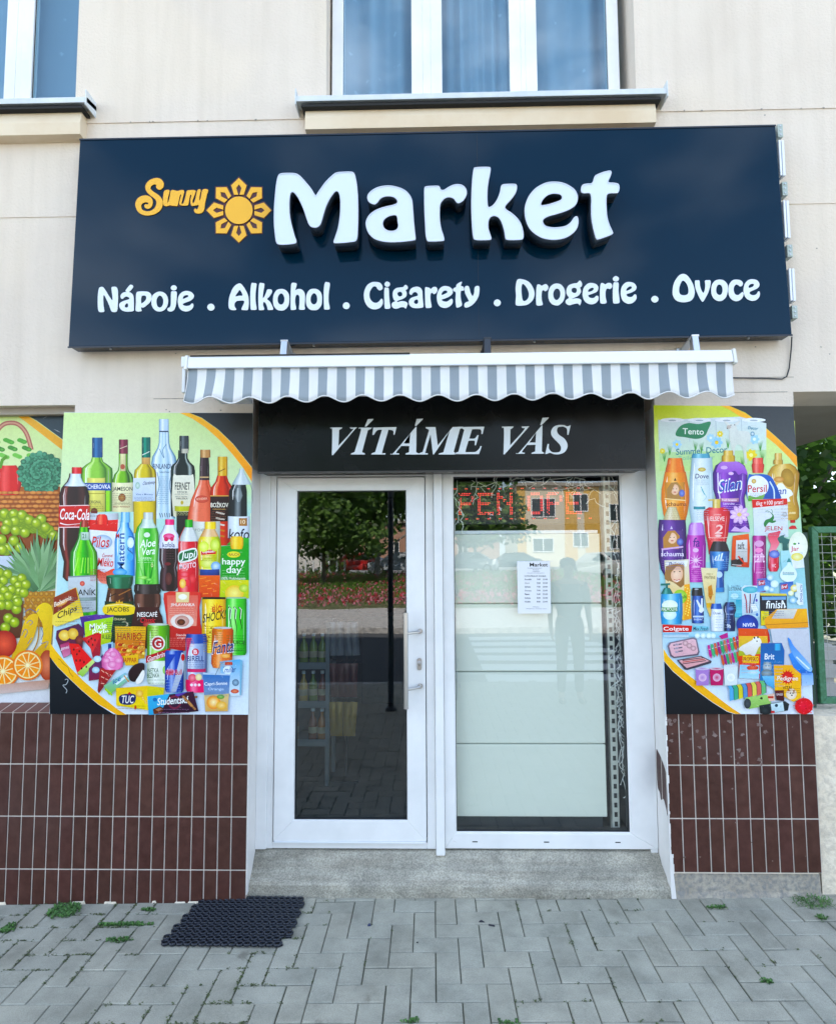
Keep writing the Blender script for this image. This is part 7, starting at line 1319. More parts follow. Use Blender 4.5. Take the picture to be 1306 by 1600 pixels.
# ------------------------------------------------------------------ curtains in the upper windows
cur_m = mat('net_curtain', (.50, .53, .56), .9)
def setup_curtain(m):
    t = m.node_tree; out = t.nodes['Material Output']; b = bsdf(m); tr = N(m, 'ShaderNodeBsdfTransparent'); ms = N(m, 'ShaderNodeMixShader')
    v = N(m, 'ShaderNodeTexVoronoi'); v.inputs['Scale'].default_value = 9; tc = N(m, 'ShaderNodeTexCoord'); L(m, tc.outputs['Object'], v.inputs['Vector'])
    n = noise_node(m, 50, 3, .6); ad = N(m, 'ShaderNodeMath', operation='ADD'); L(m, v.outputs['Distance'], ad.inputs[0]); ml = N(m, 'ShaderNodeMath', operation='MULTIPLY'); ml.inputs[1].default_value = .35; L(m, n.outputs[0], ml.inputs[0]); L(m, ml.outputs[0], ad.inputs[1])
    r = ramp(m, ad.outputs[0], [(.22, (.98,)*3), (.30, (.80,)*3)]); L(m, r.outputs[0], ms.inputs[0]); L(m, tr.outputs[0], ms.inputs[1]); L(m, b.outputs[0], ms.inputs[2]); L(m, ms.outputs[0], out.inputs[0])
setup_curtain(cur_m)
def curtain(x0, x1, label, amp=.026):
    b = MB(); n = int((x1-x0)/.012)
    f = lambda x: .235+amp*math.sin(x*31+2*math.sin(x*5))+amp*.6*math.sin(x*73+1)*max(0, math.sin(x*4))
    for i in range(n):
        xa, xb = x0+(x1-x0)*i/n, x0+(x1-x0)*(i+1)/n; b.face([(xa, f(xa), 4.08), (xb, f(xb), 4.08), (xb, f(xb), 5.7), (xa, f(xa), 5.7)])
    o = b.build('curtain', [cur_m], smooth=True); finish(o, label, 'curtain'); rebase(o, ((x0+x1)/2, .235, 4.08)); return o
curtain(-.40, 1.16, 'pleated white net curtain behind the three-pane window above the sign')
curtain(-3.8, -1.77, 'flat patterned net curtain behind the upper left window', .004)

# ================================================================== MAT, WEEDS, LITTER
mq = [G(318, 1404), G(477, 1406), G(447, 1484), G(246, 1482)]
mb_ = MB(); nc_, nr_ = 17, 10
def mpt(u, v): a = mq[0].lerp(mq[1], u); c = mq[3].lerp(mq[2], u); return a.lerp(c, v)
def ring(c, r, rr, ax, sq=1.0, n=14, m=7):
    vs = []; fs = []
    for i in range(n):
        a = 2*math.pi*i/n
        for j in range(m): t = 2*math.pi*j/m; R_ = r+rr*math.cos(t); vs.append((c.x+R_*math.cos(a)*ax, c.y+R_*math.sin(a)*sq, c.z+rr*1.5*math.sin(t)))
    for i in range(n):
        for j in range(m): fs.append((i*m+j, ((i+1) % n)*m+j, ((i+1) % n)*m+(j+1) % m, i*m+(j+1) % m))
    mb_.add(vs, fs)
for r in range(nr_):
    for c in range(nc_):
        if (r, c) in ((9, 16), (8, 16)): continue
        u = (c+.5+(.22 if r % 2 else -.22))/nc_; v = (r+.5)/nr_; p = mpt(u, v); p.z = gz(p.x, p.y)+.0105; ring(p, .0135, .0042, 1.05)
        if c < nc_-1: a = mpt((c+1+(.22 if r % 2 else -.22))/nc_, v); mb_.lathe((a.x, a.y, gz(a.x, a.y)+.003), [(.0062, 0), (.0062, .014), (.003, .016)], 8)
        if r < nr_-1: a = mpt(u, (r+1)/nr_); mb_.box(a.x-.014, a.x+.014, a.y-.0035, a.y+.0035, gz(a.x, a.y)+.003, gz(a.x, a.y)+.010)
o = mb_.build('rubber_mat', [mat('black_rubber', (.008, .012, .022), .42)], smooth=True); finish(o, 'black perforated rubber ring mat lying on the pavers by the step', 'doormat'); rebase(o, mpt(.5, .5))

weed_m = mat('weed_green', (.06, .16, .03), .6); _a = N(weed_m, 'ShaderNodeAttribute', attribute_name='tint'); L(weed_m, mixc(weed_m, _a.outputs[2], (.035, .10, .02), (.10, .24, .05)), bsdf(weed_m).inputs['Base Color'])
def tuft(cx, cy, rx, ry, n, h, label, kind='broad'):
    b = MB(); b.t = []
    for k in range(n):
        a = rng.random()*6.283; r = math.sqrt(rng.random()); x, y = cx+math.cos(a)*rx*r, cy+math.sin(a)*ry*r; z = gz(x, y)-.002
        d = rng.random()*6.283; l = rng.uniform(.5, 1)*(.016 if kind == 'broad' else .045); w_ = l*(.42 if kind == 'broad' else .07); up = h*rng.uniform(.3, 1)
        t = rng.random(); dx, dy = math.cos(d), math.sin(d); px, py = -dy*w_, dx*w_
        b.face([(x, y, z), (x+dx*l*.5+px, y+dy*l*.5+py, z+up), (x+dx*l, y+dy*l, z+up*.8), (x+dx*l*.5-px, y+dy*l*.5-py, z+up)], 0, t)
    o = b.build('weed', [weed_m]); finish(o, label, 'weed', 'weeds growing between the pavers'); rebase(o, (cx, cy, gz(cx, cy))); return o
def wt(px, py, rx, ry, n, h, label, kind='broad'): q = G(px, py); tuft(q.x, q.y, rx, ry, n, h, label, kind)
wt(100, 1425, .075, .06, 300, .022, 'leafy green weed at the foot of the left tiled wall')
wt(196, 1446, .13, .010, 200, .014, 'long strip of green weed in a paver joint left of the mat')
wt(187, 1470, .06, .012, 80, .012, 'small low green weed just below the long strip of weed')
wt(14, 1453, .03, .035, 90, .02, 'green weed in a joint at the far left edge of the pavement')
wt(232, 1423, .03, .015, 50, .015, 'tiny sprig of weed between the tiled wall and the mat')
wt(1270, 1412, .09, .05, 150, .022, 'spiky green grass weed at the right edge beside the low wall', 'grass')
wt(1120, 1419, .05, .010, 60, .014, 'low green weed in a joint below the right tiled wall')
wt(642, 1598, .03, .008, 26, .015, 'green weed at the bottom edge in the middle of the pavement')
wt(1285, 1437, .02, .02, 40, .02, 'small weed near the right edge below the grass tuft')
wt(1198, 1534, .02, .01, 40, .01, 'small clump of moss weed in a joint at the lower right')
wt(795, 1600, .04, .008, 24, .012, 'small green weed at the bottom edge right of the middle')
# moss and dirt in the joints
ms_ = MB(); ms_.t = []; cell, ox_, oy_ = .0963, -.1687, .0015
for k in range(2200):
    if rng.random() < .62: x = rng.uniform(-1.9, -.45); y = rng.uniform(-1.3, -.01)
    else: x = rng.uniform(-1.9, 2.3); y = rng.uniform(-1.3, -.01)
    if noise.noise((x*1.7, y*2.4, 4)) < -.05: continue
    # snap to a joint line; only the real joints of the bond are used
    r = int((oy_-y)/cell); c = math.floor((x-ox_)/cell); k_ = (c-(9-r) % 4) % 4
    s_ = rng.random()
    if s_ < .5:
        if k_ == 3: continue                 # upright brick passes through this row line
        y = oy_-r*cell; x = ox_+c*cell+rng.random()*cell
        if k_ in (2,): pass
    else:
        if k_ == 0: x = ox_+c*cell
        elif k_ in (2, 3): x = ox_+c*cell
        else: continue
        y = oy_-(r+rng.random())*cell
    for j in range(7):
        xx, yy_, w_ = x+rng.gauss(0, .005), y+rng.gauss(0, .005), rng.uniform(.0015, .0048); a = rng.random()*3; z = gz(xx, yy_)+rng.uniform(-.003, .003)
        ms_.face([(xx+math.cos(a)*w_, yy_+math.sin(a)*w_, z), (xx-math.sin(a)*w_, yy_+math.cos(a)*w_, z+.0015), (xx-math.cos(a)*w_, yy_-math.sin(a)*w_, z), (xx+math.sin(a)*w_, yy_-math.cos(a)*w_, z+.001)], 0, rng.random())
moss_m = mat('joint_moss', (.09, .11, .04), .9); _a = N(moss_m, 'ShaderNodeAttribute', attribute_name='tint'); L(moss_m, mixc(moss_m, _a.outputs[2], (.05, .055, .03), (.12, .16, .055)), bsdf(moss_m).inputs['Base Color'])
o = ms_.build('joint_moss', [moss_m]); finish(o, 'thin moss and dirt growing in the joints of the pavers', 'moss', kind='stuff')
def scrap(name, px, py, label, cat, pts, h, m):
    q = G(px, py); z = gz(q.x, q.y); b = MB(); n = len(pts)
    b.add([(q.x+a, q.y+c, z+.0008) for a, c in pts]+[(q.x+a*.9, q.y+c*.9, z+h) for a, c in pts], [tuple(range(n, 2*n))]+[(k, (k+1) % n, n+(k+1) % n, n+k) for k in range(n)])
    o = b.build(name, [m]); finish(o, label, cat); rebase(o, (q.x, q.y, z))
scrap('cigarette_butt', 768, 1447, 'dark flattened scrap lying right of a leaf on the pavers', 'litter', [(-.014, .004), (.014, -.005), (.013, -.009), (-.013, -.001)], .006, mat('dark_scrap', (.03, .03, .04), .8))
scrap('dry_leaf', 752, 1441, 'small dark dry leaf lying on the pavers below the door', 'leaf', [(-.012, -.005), (-.004, .008), (.006, .006), (.014, -.006), (.002, -.004)], .004, MATS['dark_scrap'])
scrap('plastic_scrap', 577, 1447, 'small dark blue plastic scrap with a white tip on the pavers', 'litter', [(-.008, -.006), (.008, -.006), (.007, .004), (0, .010), (-.006, .004)], .006, mat('blue_scrap', (.03, .04, .10), .5))
scrap('pebble', 652, 1474, 'tiny black pebble lying on the pavers', 'pebble', [(-.004, 0), (0, .004), (.004, .001), (.001, -.004)], .004, darkgap)
# ================================================================== RIGHT SIDE: LOW WALL, GATE, TREE
b = MB(); nz_, nx_ = 14, 24; lw = []
for i in range(nx_+1):
    r = []
    for j in range(nz_+1):
        x = 1.966+(3.3-1.966)*i/nx_; z = -.1+(.862+.1)*j/nz_; r.append((x, .018+.010*noise.noise((x*4, z*5, 0))+.004*noise.noise((x*19, z*19, 2)), z+(.006*noise.noise((x*6, 8, 0)) if j == nz_ else 0)))
    lw.append(r)
for i in range(nx_):
    for j in range(nz_): b.face([lw[i][j], lw[i+1][j], lw[i+1][j+1], lw[i][j+1]])
    b.face([lw[i][-1], lw[i+1][-1], (lw[i+1][-1][0], .24, .866), (lw[i][-1][0], .24, .866)])
b.face([lw[0][0], lw[0][-1], (1.966, .24, .866), (1.966, .24, -.1)]); b.face([(1.966, .24, -.1), (3.3, .24, -.1), (3.3, .24, .866), (1.966, .24, .866)])
o = b.build('low_wall', [lowwall_m], smooth=False); finish(o, 'rough cream plastered low wall under the green gate at the right edge', 'wall'); rebase(o, (2.6, .13, -.1))
gm = noisy('green_gate_paint', (.030, .13, .055), (.042, .17, .08), .45, 9, 60, .15, .002, c3=(.06, .20, .11))
GT = thing('gate', 'green framed wire mesh gate panel at the right edge above the low wall', 'gate', (2.6, .16, .87))
g0, g1 = P(1265, 823, .15), P(1291, 1106, .15); gx = g0.x; zt_, zb2 = g0.z, .893; XE = 3.15
b = MB(); mitre(b, gx, XE, zb2, zt_, .033, .033, .033, .033, .135, .165); b.build('frame', [gm], GT, bevel=.003)
b = MB(); z = zb2+.05
while z < zt_-.03: b.tube([(gx+.02, .15+.003*math.sin(z*80), z), (XE-.02, .15+.003*math.sin(z*80), z)], .0016, 5); z += .042
x = gx+.06
while x < XE-.03: b.tube([(x, .1535, zb2+.02), (x, .1535, zt_-.02)], .0016, 5); x += .048
b.build('wire_mesh', [mat('dull_wire', (.42, .42, .38), .6, .3)], GT)
b = MB(); b.box(gx-.05, gx-.012, .15, .19, .87, zt_-.03); b.box(gx-.012, gx+.003, .15, .16, zt_-.12, zt_-.10); b.box(gx-.012, gx+.003, .15, .16, zb2+.12, zb2+.14); b.build('gate_post', [mat('dark_green_post', (.012, .05, .03), .5)], GT, bevel=.002)
def pallet(loc, rz, label):
    T = thing('pallet', label, 'pallet', loc); T.rotation_euler = (0, 0, rz); w_ = noisy('grey_wood', (.42, .40, .37), (.55, .52, .48), .9, 3, 40, .4, .004) if 'grey_wood' not in MATS else MATS['grey_wood']
    ORG[T.name] = Vector((0, 0, 0))
    for k in range(7): b = MB(); b.box(-.6, .6, -.01, .01, .03+k*.135, .13+k*.135); b.build('board', [w_], T, bevel=.003)
    for x in (-.55, 0, .55): b = MB(); b.box(x-.05, x+.05, .0105, .1, .0, .95); b.build('bearer', [w_], T)
    return T
pallet((3.6, 1.6, .03), 0, 'grey slatted wooden pallet standing upright behind the green gate')

def foliage(mb, blobs, n, size, up=.3, pick=(0, 0, 1, 2)):
    tot = sum(r[0]*r[1]*r[2] for _, r in blobs)
    for c, r in blobs:
        m = int(n*r[0]*r[1]*r[2]/tot)
        for k in range(m):
            d = Vector((rng.gauss(0, 1), rng.gauss(0, 1), rng.gauss(0, 1))).normalized(); q = rng.random()**.45; p = Vector((c[0]+d.x*r[0]*q, c[1]+d.y*r[1]*q, c[2]+d.z*r[2]*q))
            if noise.noise(p*(1.1/size*.12)) < -.16: continue
            s_ = size*rng.uniform(.6, 1.3); a = Vector((rng.gauss(0, 1), rng.gauss(0, 1), rng.gauss(0, .6))).normalized(); b2 = a.orthogonal().normalized(); b2 = (b2+d*up).normalized(); w_ = a.cross(b2).normalized()*s_*.33
            t = rng.random(); mb.face([p, p+a*s_*.5+w_, p+a*s_, p+a*s_*.5-w_], rng.choice(pick), t)
def tree(name, label, base, h, r, n, size, barkm=None, group=None, blobs=None, lean=(0, 0), pick=(0, 0, 1, 2)):
    barkm = barkm or bark; T = thing(name, label, 'tree', base, group=group); bx, by, bz = base
    b = MB(); th = h*.45; tr_ = max(.06, h*.018); pts = [(bx+lean[0]*t*h+.05*math.sin(t*7), by+lean[1]*t*h, bz-.1+t*h*.8) for t in (0, .12, .25, .4, .55, .7, .85, 1)]
    b.tube(pts, [tr_*1.4, tr_, tr_*.85, tr_*.7, tr_*.5, tr_*.35, tr_*.2, tr_*.08], 10)
    bl = []
    for k in range(9):
        a = k*2.4; z = bz+h*(.26+.065*k); ra = r*(.75-.05*k); t = (z-bz)/h/.8; ox, oy = bx+lean[0]*(z-bz), by+lean[1]*(z-bz)
        e = (ox+math.cos(a)*ra*.7, oy+math.sin(a)*ra*.7, z+h*.14); b.tube([(ox, oy, z-.1*h), ((ox+e[0])/2, (oy+e[1])/2, z+h*.02), e], [tr_*.45, tr_*.28, tr_*.08], 7)
        bl.append((e, (r*rng.uniform(.36, .5), r*rng.uniform(.36, .5), h*rng.uniform(.10, .15))))
    bl.append(((bx+lean[0]*h, by+lean[1]*h, bz+h*.9), (r*.4, r*.4, h*.12))); bl.append(((bx, by, bz+h*.42), (r*.6, r*.6, h*.16)))
    b.build('trunk', [barkm], T, smooth=True)
    f = MB(); f.t = []; foliage(f, blobs or bl, n, size, pick=pick); f.build('crown', leaf_m, T); return T
tree('tree', 'dense leafy tree behind the green gate in the gap at the right', (4.6, 5.0, 0), 5.2, 2.6, 16000, .13, pick=(2, 2, 2, 0),
     blobs=[((2.9, 3.2, 1.0), (.8, .7, .8)), ((3.4, 3.6, 1.5), (1.1, .8, .9)), ((4.3, 4.6, 2.6), (1.5, 1.3, 1.0)), ((3.6, 4.2, 1.7), (1.1, 1.0, .9)), ((5.6, 4.8, 2.2), (1.3, 1.2, 1.2)), ((4.8, 5.4, 3.6), (1.6, 1.4, .9)), ((4.6, 4.5, 1.0), (1.3, 1, .6))])
tree('tree', 'taller tree further back beyond the green gate', (7.4, 9.5, 0), 7.5, 3.2, 6000, .2)

hb = MB(); hb.t = []
foliage(hb, [((2.6+k*.9, 7.6+.3*noise.noise((k, 1, 0)), 1.1+.2*(k % 2)), (.8, .6, 1.1)) for k in range(8)], 9000, .15, pick=(2, 2, 0))
o = hb.build('hedge', leaf_m); finish(o, 'tall dark hedge at the back of the yard beyond the green gate', 'hedge'); rebase(o, (6, 7.6, 0))
# ================================================================== STREET BEHIND THE CAMERA (seen in the glass)
def mir(px, py, tot, z=None):
    q = P(px, py, CAM.y+tot); return Vector((q.x, 2*.157-q.y, q.z if z is None else z))
q = mir(588, 800, 30); tree('tree', 'broad street tree with pale trunk in the flowerbed across the road', (q.x, q.y, .3), 8.6, 5.4, 13000, .34, pale_bark, 'street trees across the road')
q = mir(505, 850, 26); tree('tree', 'young street tree left of the broad one across the road', (q.x, q.y, .3), 5.2, 3.2, 6000, .26, None, 'street trees across the road')
q = mir(650, 800, 38); tree('tree', 'tall street tree behind the parked cars', (q.x, q.y, .55), 10, 5.5, 8000, .42, None, 'street trees across the road')
q = mir(740, 820, 44); tree('tree', 'dark round tree standing in front of the pale apartment house', (q.x, q.y, .55), 7.5, 5.0, 8000, .42, None, 'street trees across the road')
q = mir(430, 800, 36); tree('tree', 'tall street tree at the left end of the flowerbed', (q.x, q.y, .55), 9, 5.5, 8000, .42, None, 'street trees across the road')
# flowers
fl_ = MB(); fl_.t = []
for k in range(34000):
    x, y = rng.uniform(-11, 8), rng.uniform(-29.5, -16.3); z = .55*(-16.2-y)/13.8; h = rng.uniform(.1, .45)
    s_ = rng.uniform(.018, .045); a = rng.random()*3.14; nn = noise.noise((x*.45, y*.6, 0)); pink = rng.random() < (.55 if nn > .05 else .14) or y > -17.6
    m = (rng.choice((1, 1, 2))) if pink and rng.random() < .75 else 0
    fl_.face([(x-math.cos(a)*s_, y-math.sin(a)*s_, z+h-s_), (x+math.cos(a)*s_, y+math.sin(a)*s_, z+h-s_*.7), (x+math.cos(a)*s_*.8, y+math.sin(a)*s_, z+h+s_), (x-math.cos(a)*s_, y-math.sin(a)*s_*.8, z+h+s_)], m, rng.random())
o = fl_.build('flowers', [leaf_m[1], mat('pink_petals', (.58, .20, .27), .6), mat('red_petals', (.50, .03, .06), .6)]); finish(o, 'pink and red roses filling the flowerbed across the road', 'flowers', kind='stuff')
# fence posts
for k in range(7):
    q = mir(466+k*12, 870, 33); b = MB(); b.box(q.x-.04, q.x+.04, q.y-.04, q.y+.04, .45, 1.5); b.build
    o = b.build('fence_post', [white_metal], bevel=.01) if k == 0 else None
    if o: rebase(o, (q.x, q.y, .45)); fp = o
    else: o = fp.copy(); col.objects.link(o); o.location = (q.x, q.y, .45)
    finish(o, ('first', 'second', 'third', 'fourth', 'fifth', 'sixth', 'seventh')[k]+' white post from the left in the row beyond the flowerbed', 'post', 'white posts beyond the flowerbed')
# cars
def car(base, rz, colr, label):
    T = thing('parked_car', label, 'car', (0, 0, 0), group='cars parked across the road'); ORG[T.name] = Vector((0, 0, 0))
    nm = 'paint_%d' % len(MATS); pm_ = mat(nm, colr, .25, coat=1.0); gl = MATS.get('car_glass') or mat('car_glass', (.02, .03, .035), .08)
    prof = [(-2.1, .35), (-2.15, .62), (-2.05, .82), (-1.2, .95), (-.55, 1.38), (.75, 1.44), (1.55, 1.0), (2.05, .92), (2.12, .6), (2.05, .32)]
    b = MB(); n = len(prof); ws = [(-.86, .9, .0), (-.78, 1, 0)]
    secs = []
    for yy in (-.86, -.78, .78, .86):
        secs.append([(x*(.985 if abs(yy) > .8 else 1), yy*(1 if z < 1.0 else .86), z-(.03 if abs(yy) > .8 and z > .8 else 0)) for x, z in prof])
    vs = [p for s in secs for p in s]; fs = []
    for i in range(3):
        for k in range(n): fs.append((i*n+k, i*n+(k+1) % n, (i+1)*n+(k+1) % n, (i+1)*n+k))
    fs.append(tuple(range(n))); fs.append(tuple(3*n+k for k in range(n)[::-1])); b.add(vs, fs); b.build('body', [pm_], T, bevel=.05, seg=3)
    for s in (-1, 1):
        b = MB(); b.add([(-1.0, s*.80, .98), (1.35, s*.80, 1.02), (.72, s*.745, 1.37), (-.5, s*.745, 1.32)], [(0, 1, 2, 3)]); b.build('side_window', [gl], T)
        for x in (-1.3, 1.3):
            b = MB(); b.lathe((x, s*.80-.09, .32), [(.2, 0), (.31, .01), (.32, .05), (.32, .13), (.31, .17), (.2, .18)], 24, 0, 'y'); wh = b.build('wheel', [mat('tyre', (.02, .02, .02), .8) if 'tyre' not in MATS else MATS['tyre']], T)
            b = MB(); b.lathe((x, s*.88-.02, .32), [(.19, 0), (.19, .04)], 16, 0, 'y'); b.build('rim', [alu], wh)
    for x, z0, x2, z2 in ((-1.17, .99, -.62, 1.34), (1.50, 1.05, .82, 1.41)):
        b = MB(); o_ = -.012 if x < 0 else .012; b.add([(x+o_, -.68, z0), (x+o_, .68, z0), (x2+o_, .62, z2), (x2+o_, -.62, z2)], [(0, 1, 2, 3)]); b.build('windscreen' if x < 0 else 'rear_window', [gl], T)
    for s in (-1, 1):
        b = MB(); b.box(-2.165, -2.10, s*.5-.15, s*.5+.15, .62, .76); b.build('headlight', [letter_white], T, bevel=.02); b = MB(); b.box(2.08, 2.14, s*.6-.14, s*.6+.14, .66, .82); b.build('tail_light', [MATS['red_petals']], T, bevel=.02)
    T.location = base; T.rotation_euler = (0, 0, rz); return T
for px, tot, c, rz, lb in ((560, 40, (.50, .02, .02), .25, 'bright red hatchback parked beyond the flowerbed'), (628, 39, (.42, .46, .50), .1, 'silver car parked right of the red hatchback'), (730, 42, (.6, .62, .64), .05, 'white saloon parked in front of the dark round tree'), (800, 45, (.12, .14, .17), .1, 'dark grey car parked between the white saloon and the pale one'), (945, 30, (.62, .62, .6), 1.2, 'pale car parked nearest the yellow apartment house')):
    q = mir(px, 880, tot); car((q.x, q.y, .56 if q.y < -30 else .45), rz, c, lb)
# houses
def house(name, x0, x1, y0, depth, h, wallm, label, wins, trim=None, roofm=None):
    T = thing(name, label, 'building', ((x0+x1)/2, y0-depth/2, .5)); b = MB(); b.box(x0, x1, y0-depth, y0, .3, h); b.build('wall', [wallm], T)
    if trim:
        for a, c in trim: b = MB(); b.box(a, c, y0+.005, y0+.05, .6, h-.02); b.build('colour_panel', [MATS.get('ochre') or noisy('ochre', (.62, .36, .06), (.68, .42, .10), .9, 2, 20, .1, .003)], T)
    b = MB(); b.box(x0-.3, x1+.3, y0-depth-.3, y0+.4, h, h+.35); b.build('roof', [roofm or cement], T, bevel=.03)
    for (wx, wz, ww, wh) in wins:
        f = MB(); mitre(f, wx-ww/2, wx+ww/2, wz, wz+wh, .09, .09, .09, .09, y0+.052, y0+.10); fr = f.build('window', [pvc], T); g = MB(); g.box(wx-ww/2+.08, wx+ww/2-.08, y0+.056, y0+.07, wz+.08, wz+wh-.08); g.build('pane', [MATS['car_glass']], fr); m_ = MB(); m_.box(wx-.05, wx+.05, y0+.071, y0+.1, wz+.085, wz+wh-.085); m_.build('mullion', [pvc], fr)
    return T
a0, a1 = mir(806, 760, 62), mir(1010, 850, 62); zt2 = a0.z
cream = noisy('cream_render', (.66, .58, .42), (.72, .64, .48), .9, 1, 12, .1, .003)
wins = []
for px, py, w_, h_ in ((848, 793, 2.4, 1.9), (908, 785, 1.6, 1.9), (908, 842, 1.6, 1.5), (963, 800, 1.4, 1.8), (963, 845, 1.4, 1.5), (848, 850, 2.2, 1.5)):
    p_ = mir(px, py, 62); wins.append((p_.x, p_.z-h_/2, w_, h_))
for p_x in (a1.x+2.5, a1.x+6, a1.x+10): wins += [(p_x, 5, 1.6, 1.8), (p_x, 1.8, 1.6, 1.5)]
house('apartment_house', a0.x, a1.x+14, a0.y, 10, zt2, cream, 'cream apartment house with ochre panels and white windows across the road', wins, trim=[(a0.x+.01, a0.x+.9), (mir(882, 800, 62).x, mir(902, 800, 62).x), (mir(914, 800, 62).x, mir(938, 800, 62).x)])
a0, a1 = mir(380, 750, 68), mir(500, 850, 68); w2 = [(a0.x+2+k*3.2, z, 1.5, 1.6) for k in range(7) for z in (2, 5, 8)]
house('apartment_house', a0.x-16, a1.x, a0.y, 10, 11, noisy('pale_render', (.62, .60, .55), (.68, .65, .6), .9, 1, 12, .1, .003), 'pale grey apartment house behind the trees on the left of the street', [(x-16, z, a, c) for x, z, a, c in w2])
a0, a1 = mir(560, 810, 75), mir(780, 850, 75)
house('terraced_house', a0.x, a1.x, a0.y, 9, 5.8, noisy('brick_red_render', (.40, .22, .15), (.46, .27, .2), .9, 1, 12, .1, .003), 'low reddish house behind the parked cars', [(a0.x+1.6+k*2.8, 1.9, 1.3, 1.6) for k in range(5)])
# hedge
hb = MB(); hb.t = []
foliage(hb, [((x, -33+noise.noise((x, 0, 0)), 1.2), (1.6, .8, .9)) for x in [ -24+k*2.2 for k in range(9)]], 5200, .22)
o = hb.build('hedge', leaf_m); finish(o, 'clipped green hedge beyond the flowerbed', 'hedge'); rebase(o, (-15, -33, .5))
# pole beside the photographer
q = mir(608, 1000, 6.4); b = MB(); b.tube([(q.x, -3.3, gz(q.x, -3.3)-.05), (q.x, -3.3, 3.0)], .03, 14); T = thing('sign_pole', 'dark steel street pole standing near the kerb', 'pole', (q.x, -3.3, gz(q.x, -3.3))); b.build('pole', [mat('dark_steel', (.02, .03, .045), .45)], T); b = MB(); b.lathe((q.x, -3.3, gz(q.x, -3.3)), [(.06, 0), (.055, .03), (.033, .04)], 16); b.build('base_collar', [MATS['dark_steel']], T)

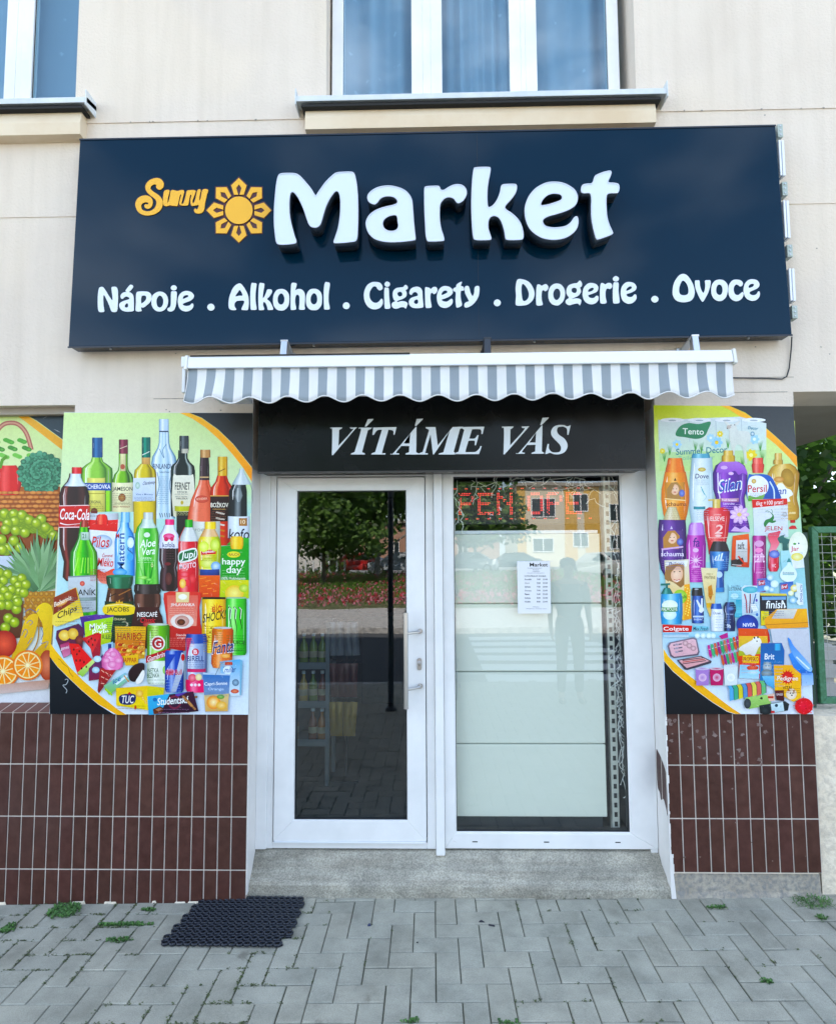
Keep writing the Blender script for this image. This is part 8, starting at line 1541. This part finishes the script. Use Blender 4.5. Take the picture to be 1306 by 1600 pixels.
# ------------------------------------------------------------------ people (their reflections show in the glass)
def skin_mesh(name, verts, edges, radii, m, parent, root=0, sub=2):
    me = bpy.data.meshes.new(name); me.from_pydata([tuple(v) for v in verts], edges, []); o = bpy.data.objects.new(name, me); col.objects.link(o)
    s = o.modifiers.new('skin', 'SKIN'); s.use_smooth_shade = True
    for i, sv in enumerate(me.skin_vertices[0].data if me.skin_vertices else []): sv.radius = radii[i] if isinstance(radii[i], tuple) else (radii[i], radii[i]); sv.use_root = (i == root)
    ss = o.modifiers.new('sub', 'SUBSURF'); ss.levels = sub; ss.render_levels = sub; me.materials.append(m); o.parent = parent; return o
def make_skin_layer(me):
    bm = bmesh.new(); bm.from_mesh(me); bm.verts.layers.skin.verify(); bm.to_mesh(me); bm.free()
def person(loc, rz, H, label, shirt, trousers, hair, photo=False):
    T = thing('person', label, 'person', (0, 0, 0)); ORG[T.name] = Vector((0, 0, 0)); s = H/1.75
    V3 = lambda x, y, z: Vector((x, y, z))*s
    vs = []; ed = []; rd = []
    def add(p, r, par=None):
        vs.append(V3(*p)); rd.append(tuple(k*s for k in r) if isinstance(r, tuple) else r*s)
        if par is not None: ed.append((par, len(vs)-1))
        return len(vs)-1
    pel = add((0, 0, .95), (.155, .105)); wa = add((0, 0, 1.10), (.135, .095), pel); ch = add((0, 0, 1.28), (.165, .11), wa); sh = add((0, 0, 1.42), (.13, .085), ch); nk = add((0, .005, 1.50), .052, sh); hb_ = add((0, .015, 1.58), .062, nk); hd_ = add((0, .025, 1.655), (.075, .092), hb_); tp = add((0, .015, 1.715), (.06, .07), hd_)
    for sx in (-1, 1):
        hp = add((sx*.095, 0, .90), .088, pel); kn = add((sx*.105, .012, .50), .057, hp); an = add((sx*.11, -.012, .10), .038, kn); ft_ = add((sx*.118, .05, .04), (.042, .035), an); add((sx*.125, .15, .03), (.038, .022), ft_)
        so2 = add((sx*.185, 0, 1.415), .055, sh)
        if photo: el = add((sx*.24, .10, 1.22), .042, so2); wr = add((sx*.10, .27, 1.47), .027, el); pm2 = add((sx*.075, .30, 1.53), (.036, .016), wr); dr = Vector((-sx*.25, .12, 1)).normalized()
        else: el = add((sx*.235, -.02, 1.14), .042, so2); wr = add((sx*.24, .06, .90), .027, el); pm2 = add((sx*.235, .085, .84), (.018, .036), wr); dr = Vector((0, .3, -1)).normalized()
        base = Vector(vs[pm2])/s
        for k in range(4):
            off = Vector((0, 0, 0)); lat = Vector((1, 0, 0)) if photo else Vector((0, 1, 0)); o1 = base+lat*((k-1.5)*.019)+dr*.035; ln = (.062, .074, .070, .052)[k]; bend = Vector((0, .3, 0)) if photo else Vector((-sx*.35, 0, 0))
            f1 = add(tuple(o1), .0095, pm2); f2 = add(tuple(o1+dr*ln*.5), .0085, f1); add(tuple(o1+(dr*.85+bend).normalized()*ln), .007, f2)
        tb = base+(Vector((-sx*.035, .01, .01)) if photo else Vector((-sx*.01, .035, .0))); t1 = add(tuple(tb), .011, pm2); add(tuple(tb+(dr*.6+(Vector((-sx*.6, 0, 0)) if photo else Vector((0, .7, 0)))).normalized()*.045), .009, t1)
    skin_m = MATS.get('skin') or mat('skin', (.48, .29, .21), .55)
    me = bpy.data.meshes.new('body'); me.from_pydata([tuple(v) for v in vs], ed, []); make_skin_layer(me)
    o = bpy.data.objects.new('body', me); col.objects.link(o); o.parent = T; me.materials.append(skin_m)
    sk = o.modifiers.new('skin', 'SKIN'); sk.use_smooth_shade = True
    for i, sv in enumerate(me.skin_vertices[0].data): sv.radius = rd[i] if isinstance(rd[i], tuple) else (rd[i], rd[i]); sv.use_root = (i == 0)
    o.modifiers.new('sub', 'SUBSURF').render_levels = 2
    def garment(name, idx, grow, m):
        mp = {k: i for i, k in enumerate(idx)}; e2 = [(mp[a], mp[b]) for a, b in ed if a in mp and b in mp]; me2 = bpy.data.meshes.new(name); me2.from_pydata([tuple(vs[i]) for i in idx], e2, []); make_skin_layer(me2)
        g = bpy.data.objects.new(name, me2); col.objects.link(g); g.parent = T; me2.materials.append(m); k2 = g.modifiers.new('skin', 'SKIN'); k2.use_smooth_shade = True
        for i, sv in zip(idx, me2.skin_vertices[0].data): r = rd[i] if isinstance(rd[i], tuple) else (rd[i], rd[i]); sv.radius = (r[0]+grow, r[1]+grow); sv.use_root = (i == idx[0])
        g.modifiers.new('sub', 'SUBSURF').render_levels = 2
    per = (len(vs)-8)//2; L0 = 8; R0 = 8+per
    garment('shirt', [2, 0, 1, 3]+[L0+5, L0+6]+[R0+5, R0+6], .014*s, shirt); garment('trousers', [0, 1, L0, L0+1, L0+2, R0, R0+1, R0+2], .014*s, trousers)
    for b0 in (L0, R0): garment('shoe', [b0+3, b0+4], .01*s, darkgap)
    b = MB(); c = V3(0, .0, 1.665); b.lathe(tuple(c), [(.075*s, -.03*s), (.096*s, .0), (.098*s, .04*s), (.085*s, .075*s), (.05*s, .098*s), (.005, .105*s)], 20); hr = b.build('hair', [hair], T, smooth=True)
    for v in hr.data.vertices: v.co.y = v.co.y*1.12-.012*s
    b = MB(); f0 = V3(0, .128, 1.645); b.tube([f0+V3(0, -.02, .03), f0+V3(0, .012, -.012), f0+V3(0, -.015, -.02)], [.006*s, .012*s, .006*s], 8); b.build('nose', [skin_m], T, smooth=True)
    for sx in (-1, 1):
        b = MB(); e = V3(sx*.033, .112, 1.668); b.lathe((e.x, e.y, e.z), [(.004*s, .008*s), (.011*s, .004*s), (.013*s, 0)], 10, 0, 'y'); b.build('eye', [darkgap], T)
        b = MB(); e = V3(sx*.088, .01, 1.655); b.tube([e+V3(0, 0, .028), e+V3(sx*.012, -.01, 0), e+V3(0, 0, -.028)], [.008*s, .011*s, .006*s], 8); b.build('ear', [skin_m], T, smooth=True)
    b = MB(); b.tube([V3(-.025, .112, 1.605), V3(0, .118, 1.602), V3(.025, .112, 1.605)], .004*s, 6); b.build('mouth', [mat('lips', (.35, .12, .1), .5) if 'lips' not in MATS else MATS['lips']], T)
    T.location = loc; T.rotation_euler = (0, 0, rz); return T
dk = mat('dark_navy_cloth', (.015, .018, .03), .9); dk2 = mat('dark_denim', (.03, .04, .07), .9); hairm = mat('dark_hair', (.02, .014, .01), .6)
q = mir(905, 900, 6.4); person((q.x, -3.55, gz(q.x, -3.55)), 0, 1.58, 'person in dark clothes waiting on the pavement with arms at the sides', mat('grey_teal_shirt', (.10, .15, .17), .9), dk2, hairm)
person((CAM.x+.02, -3.42, gz(.1, -3.4)), 0, 1.72, 'person in dark clothes on the pavement holding both hands up in front', dk, dk2, hairm, True)
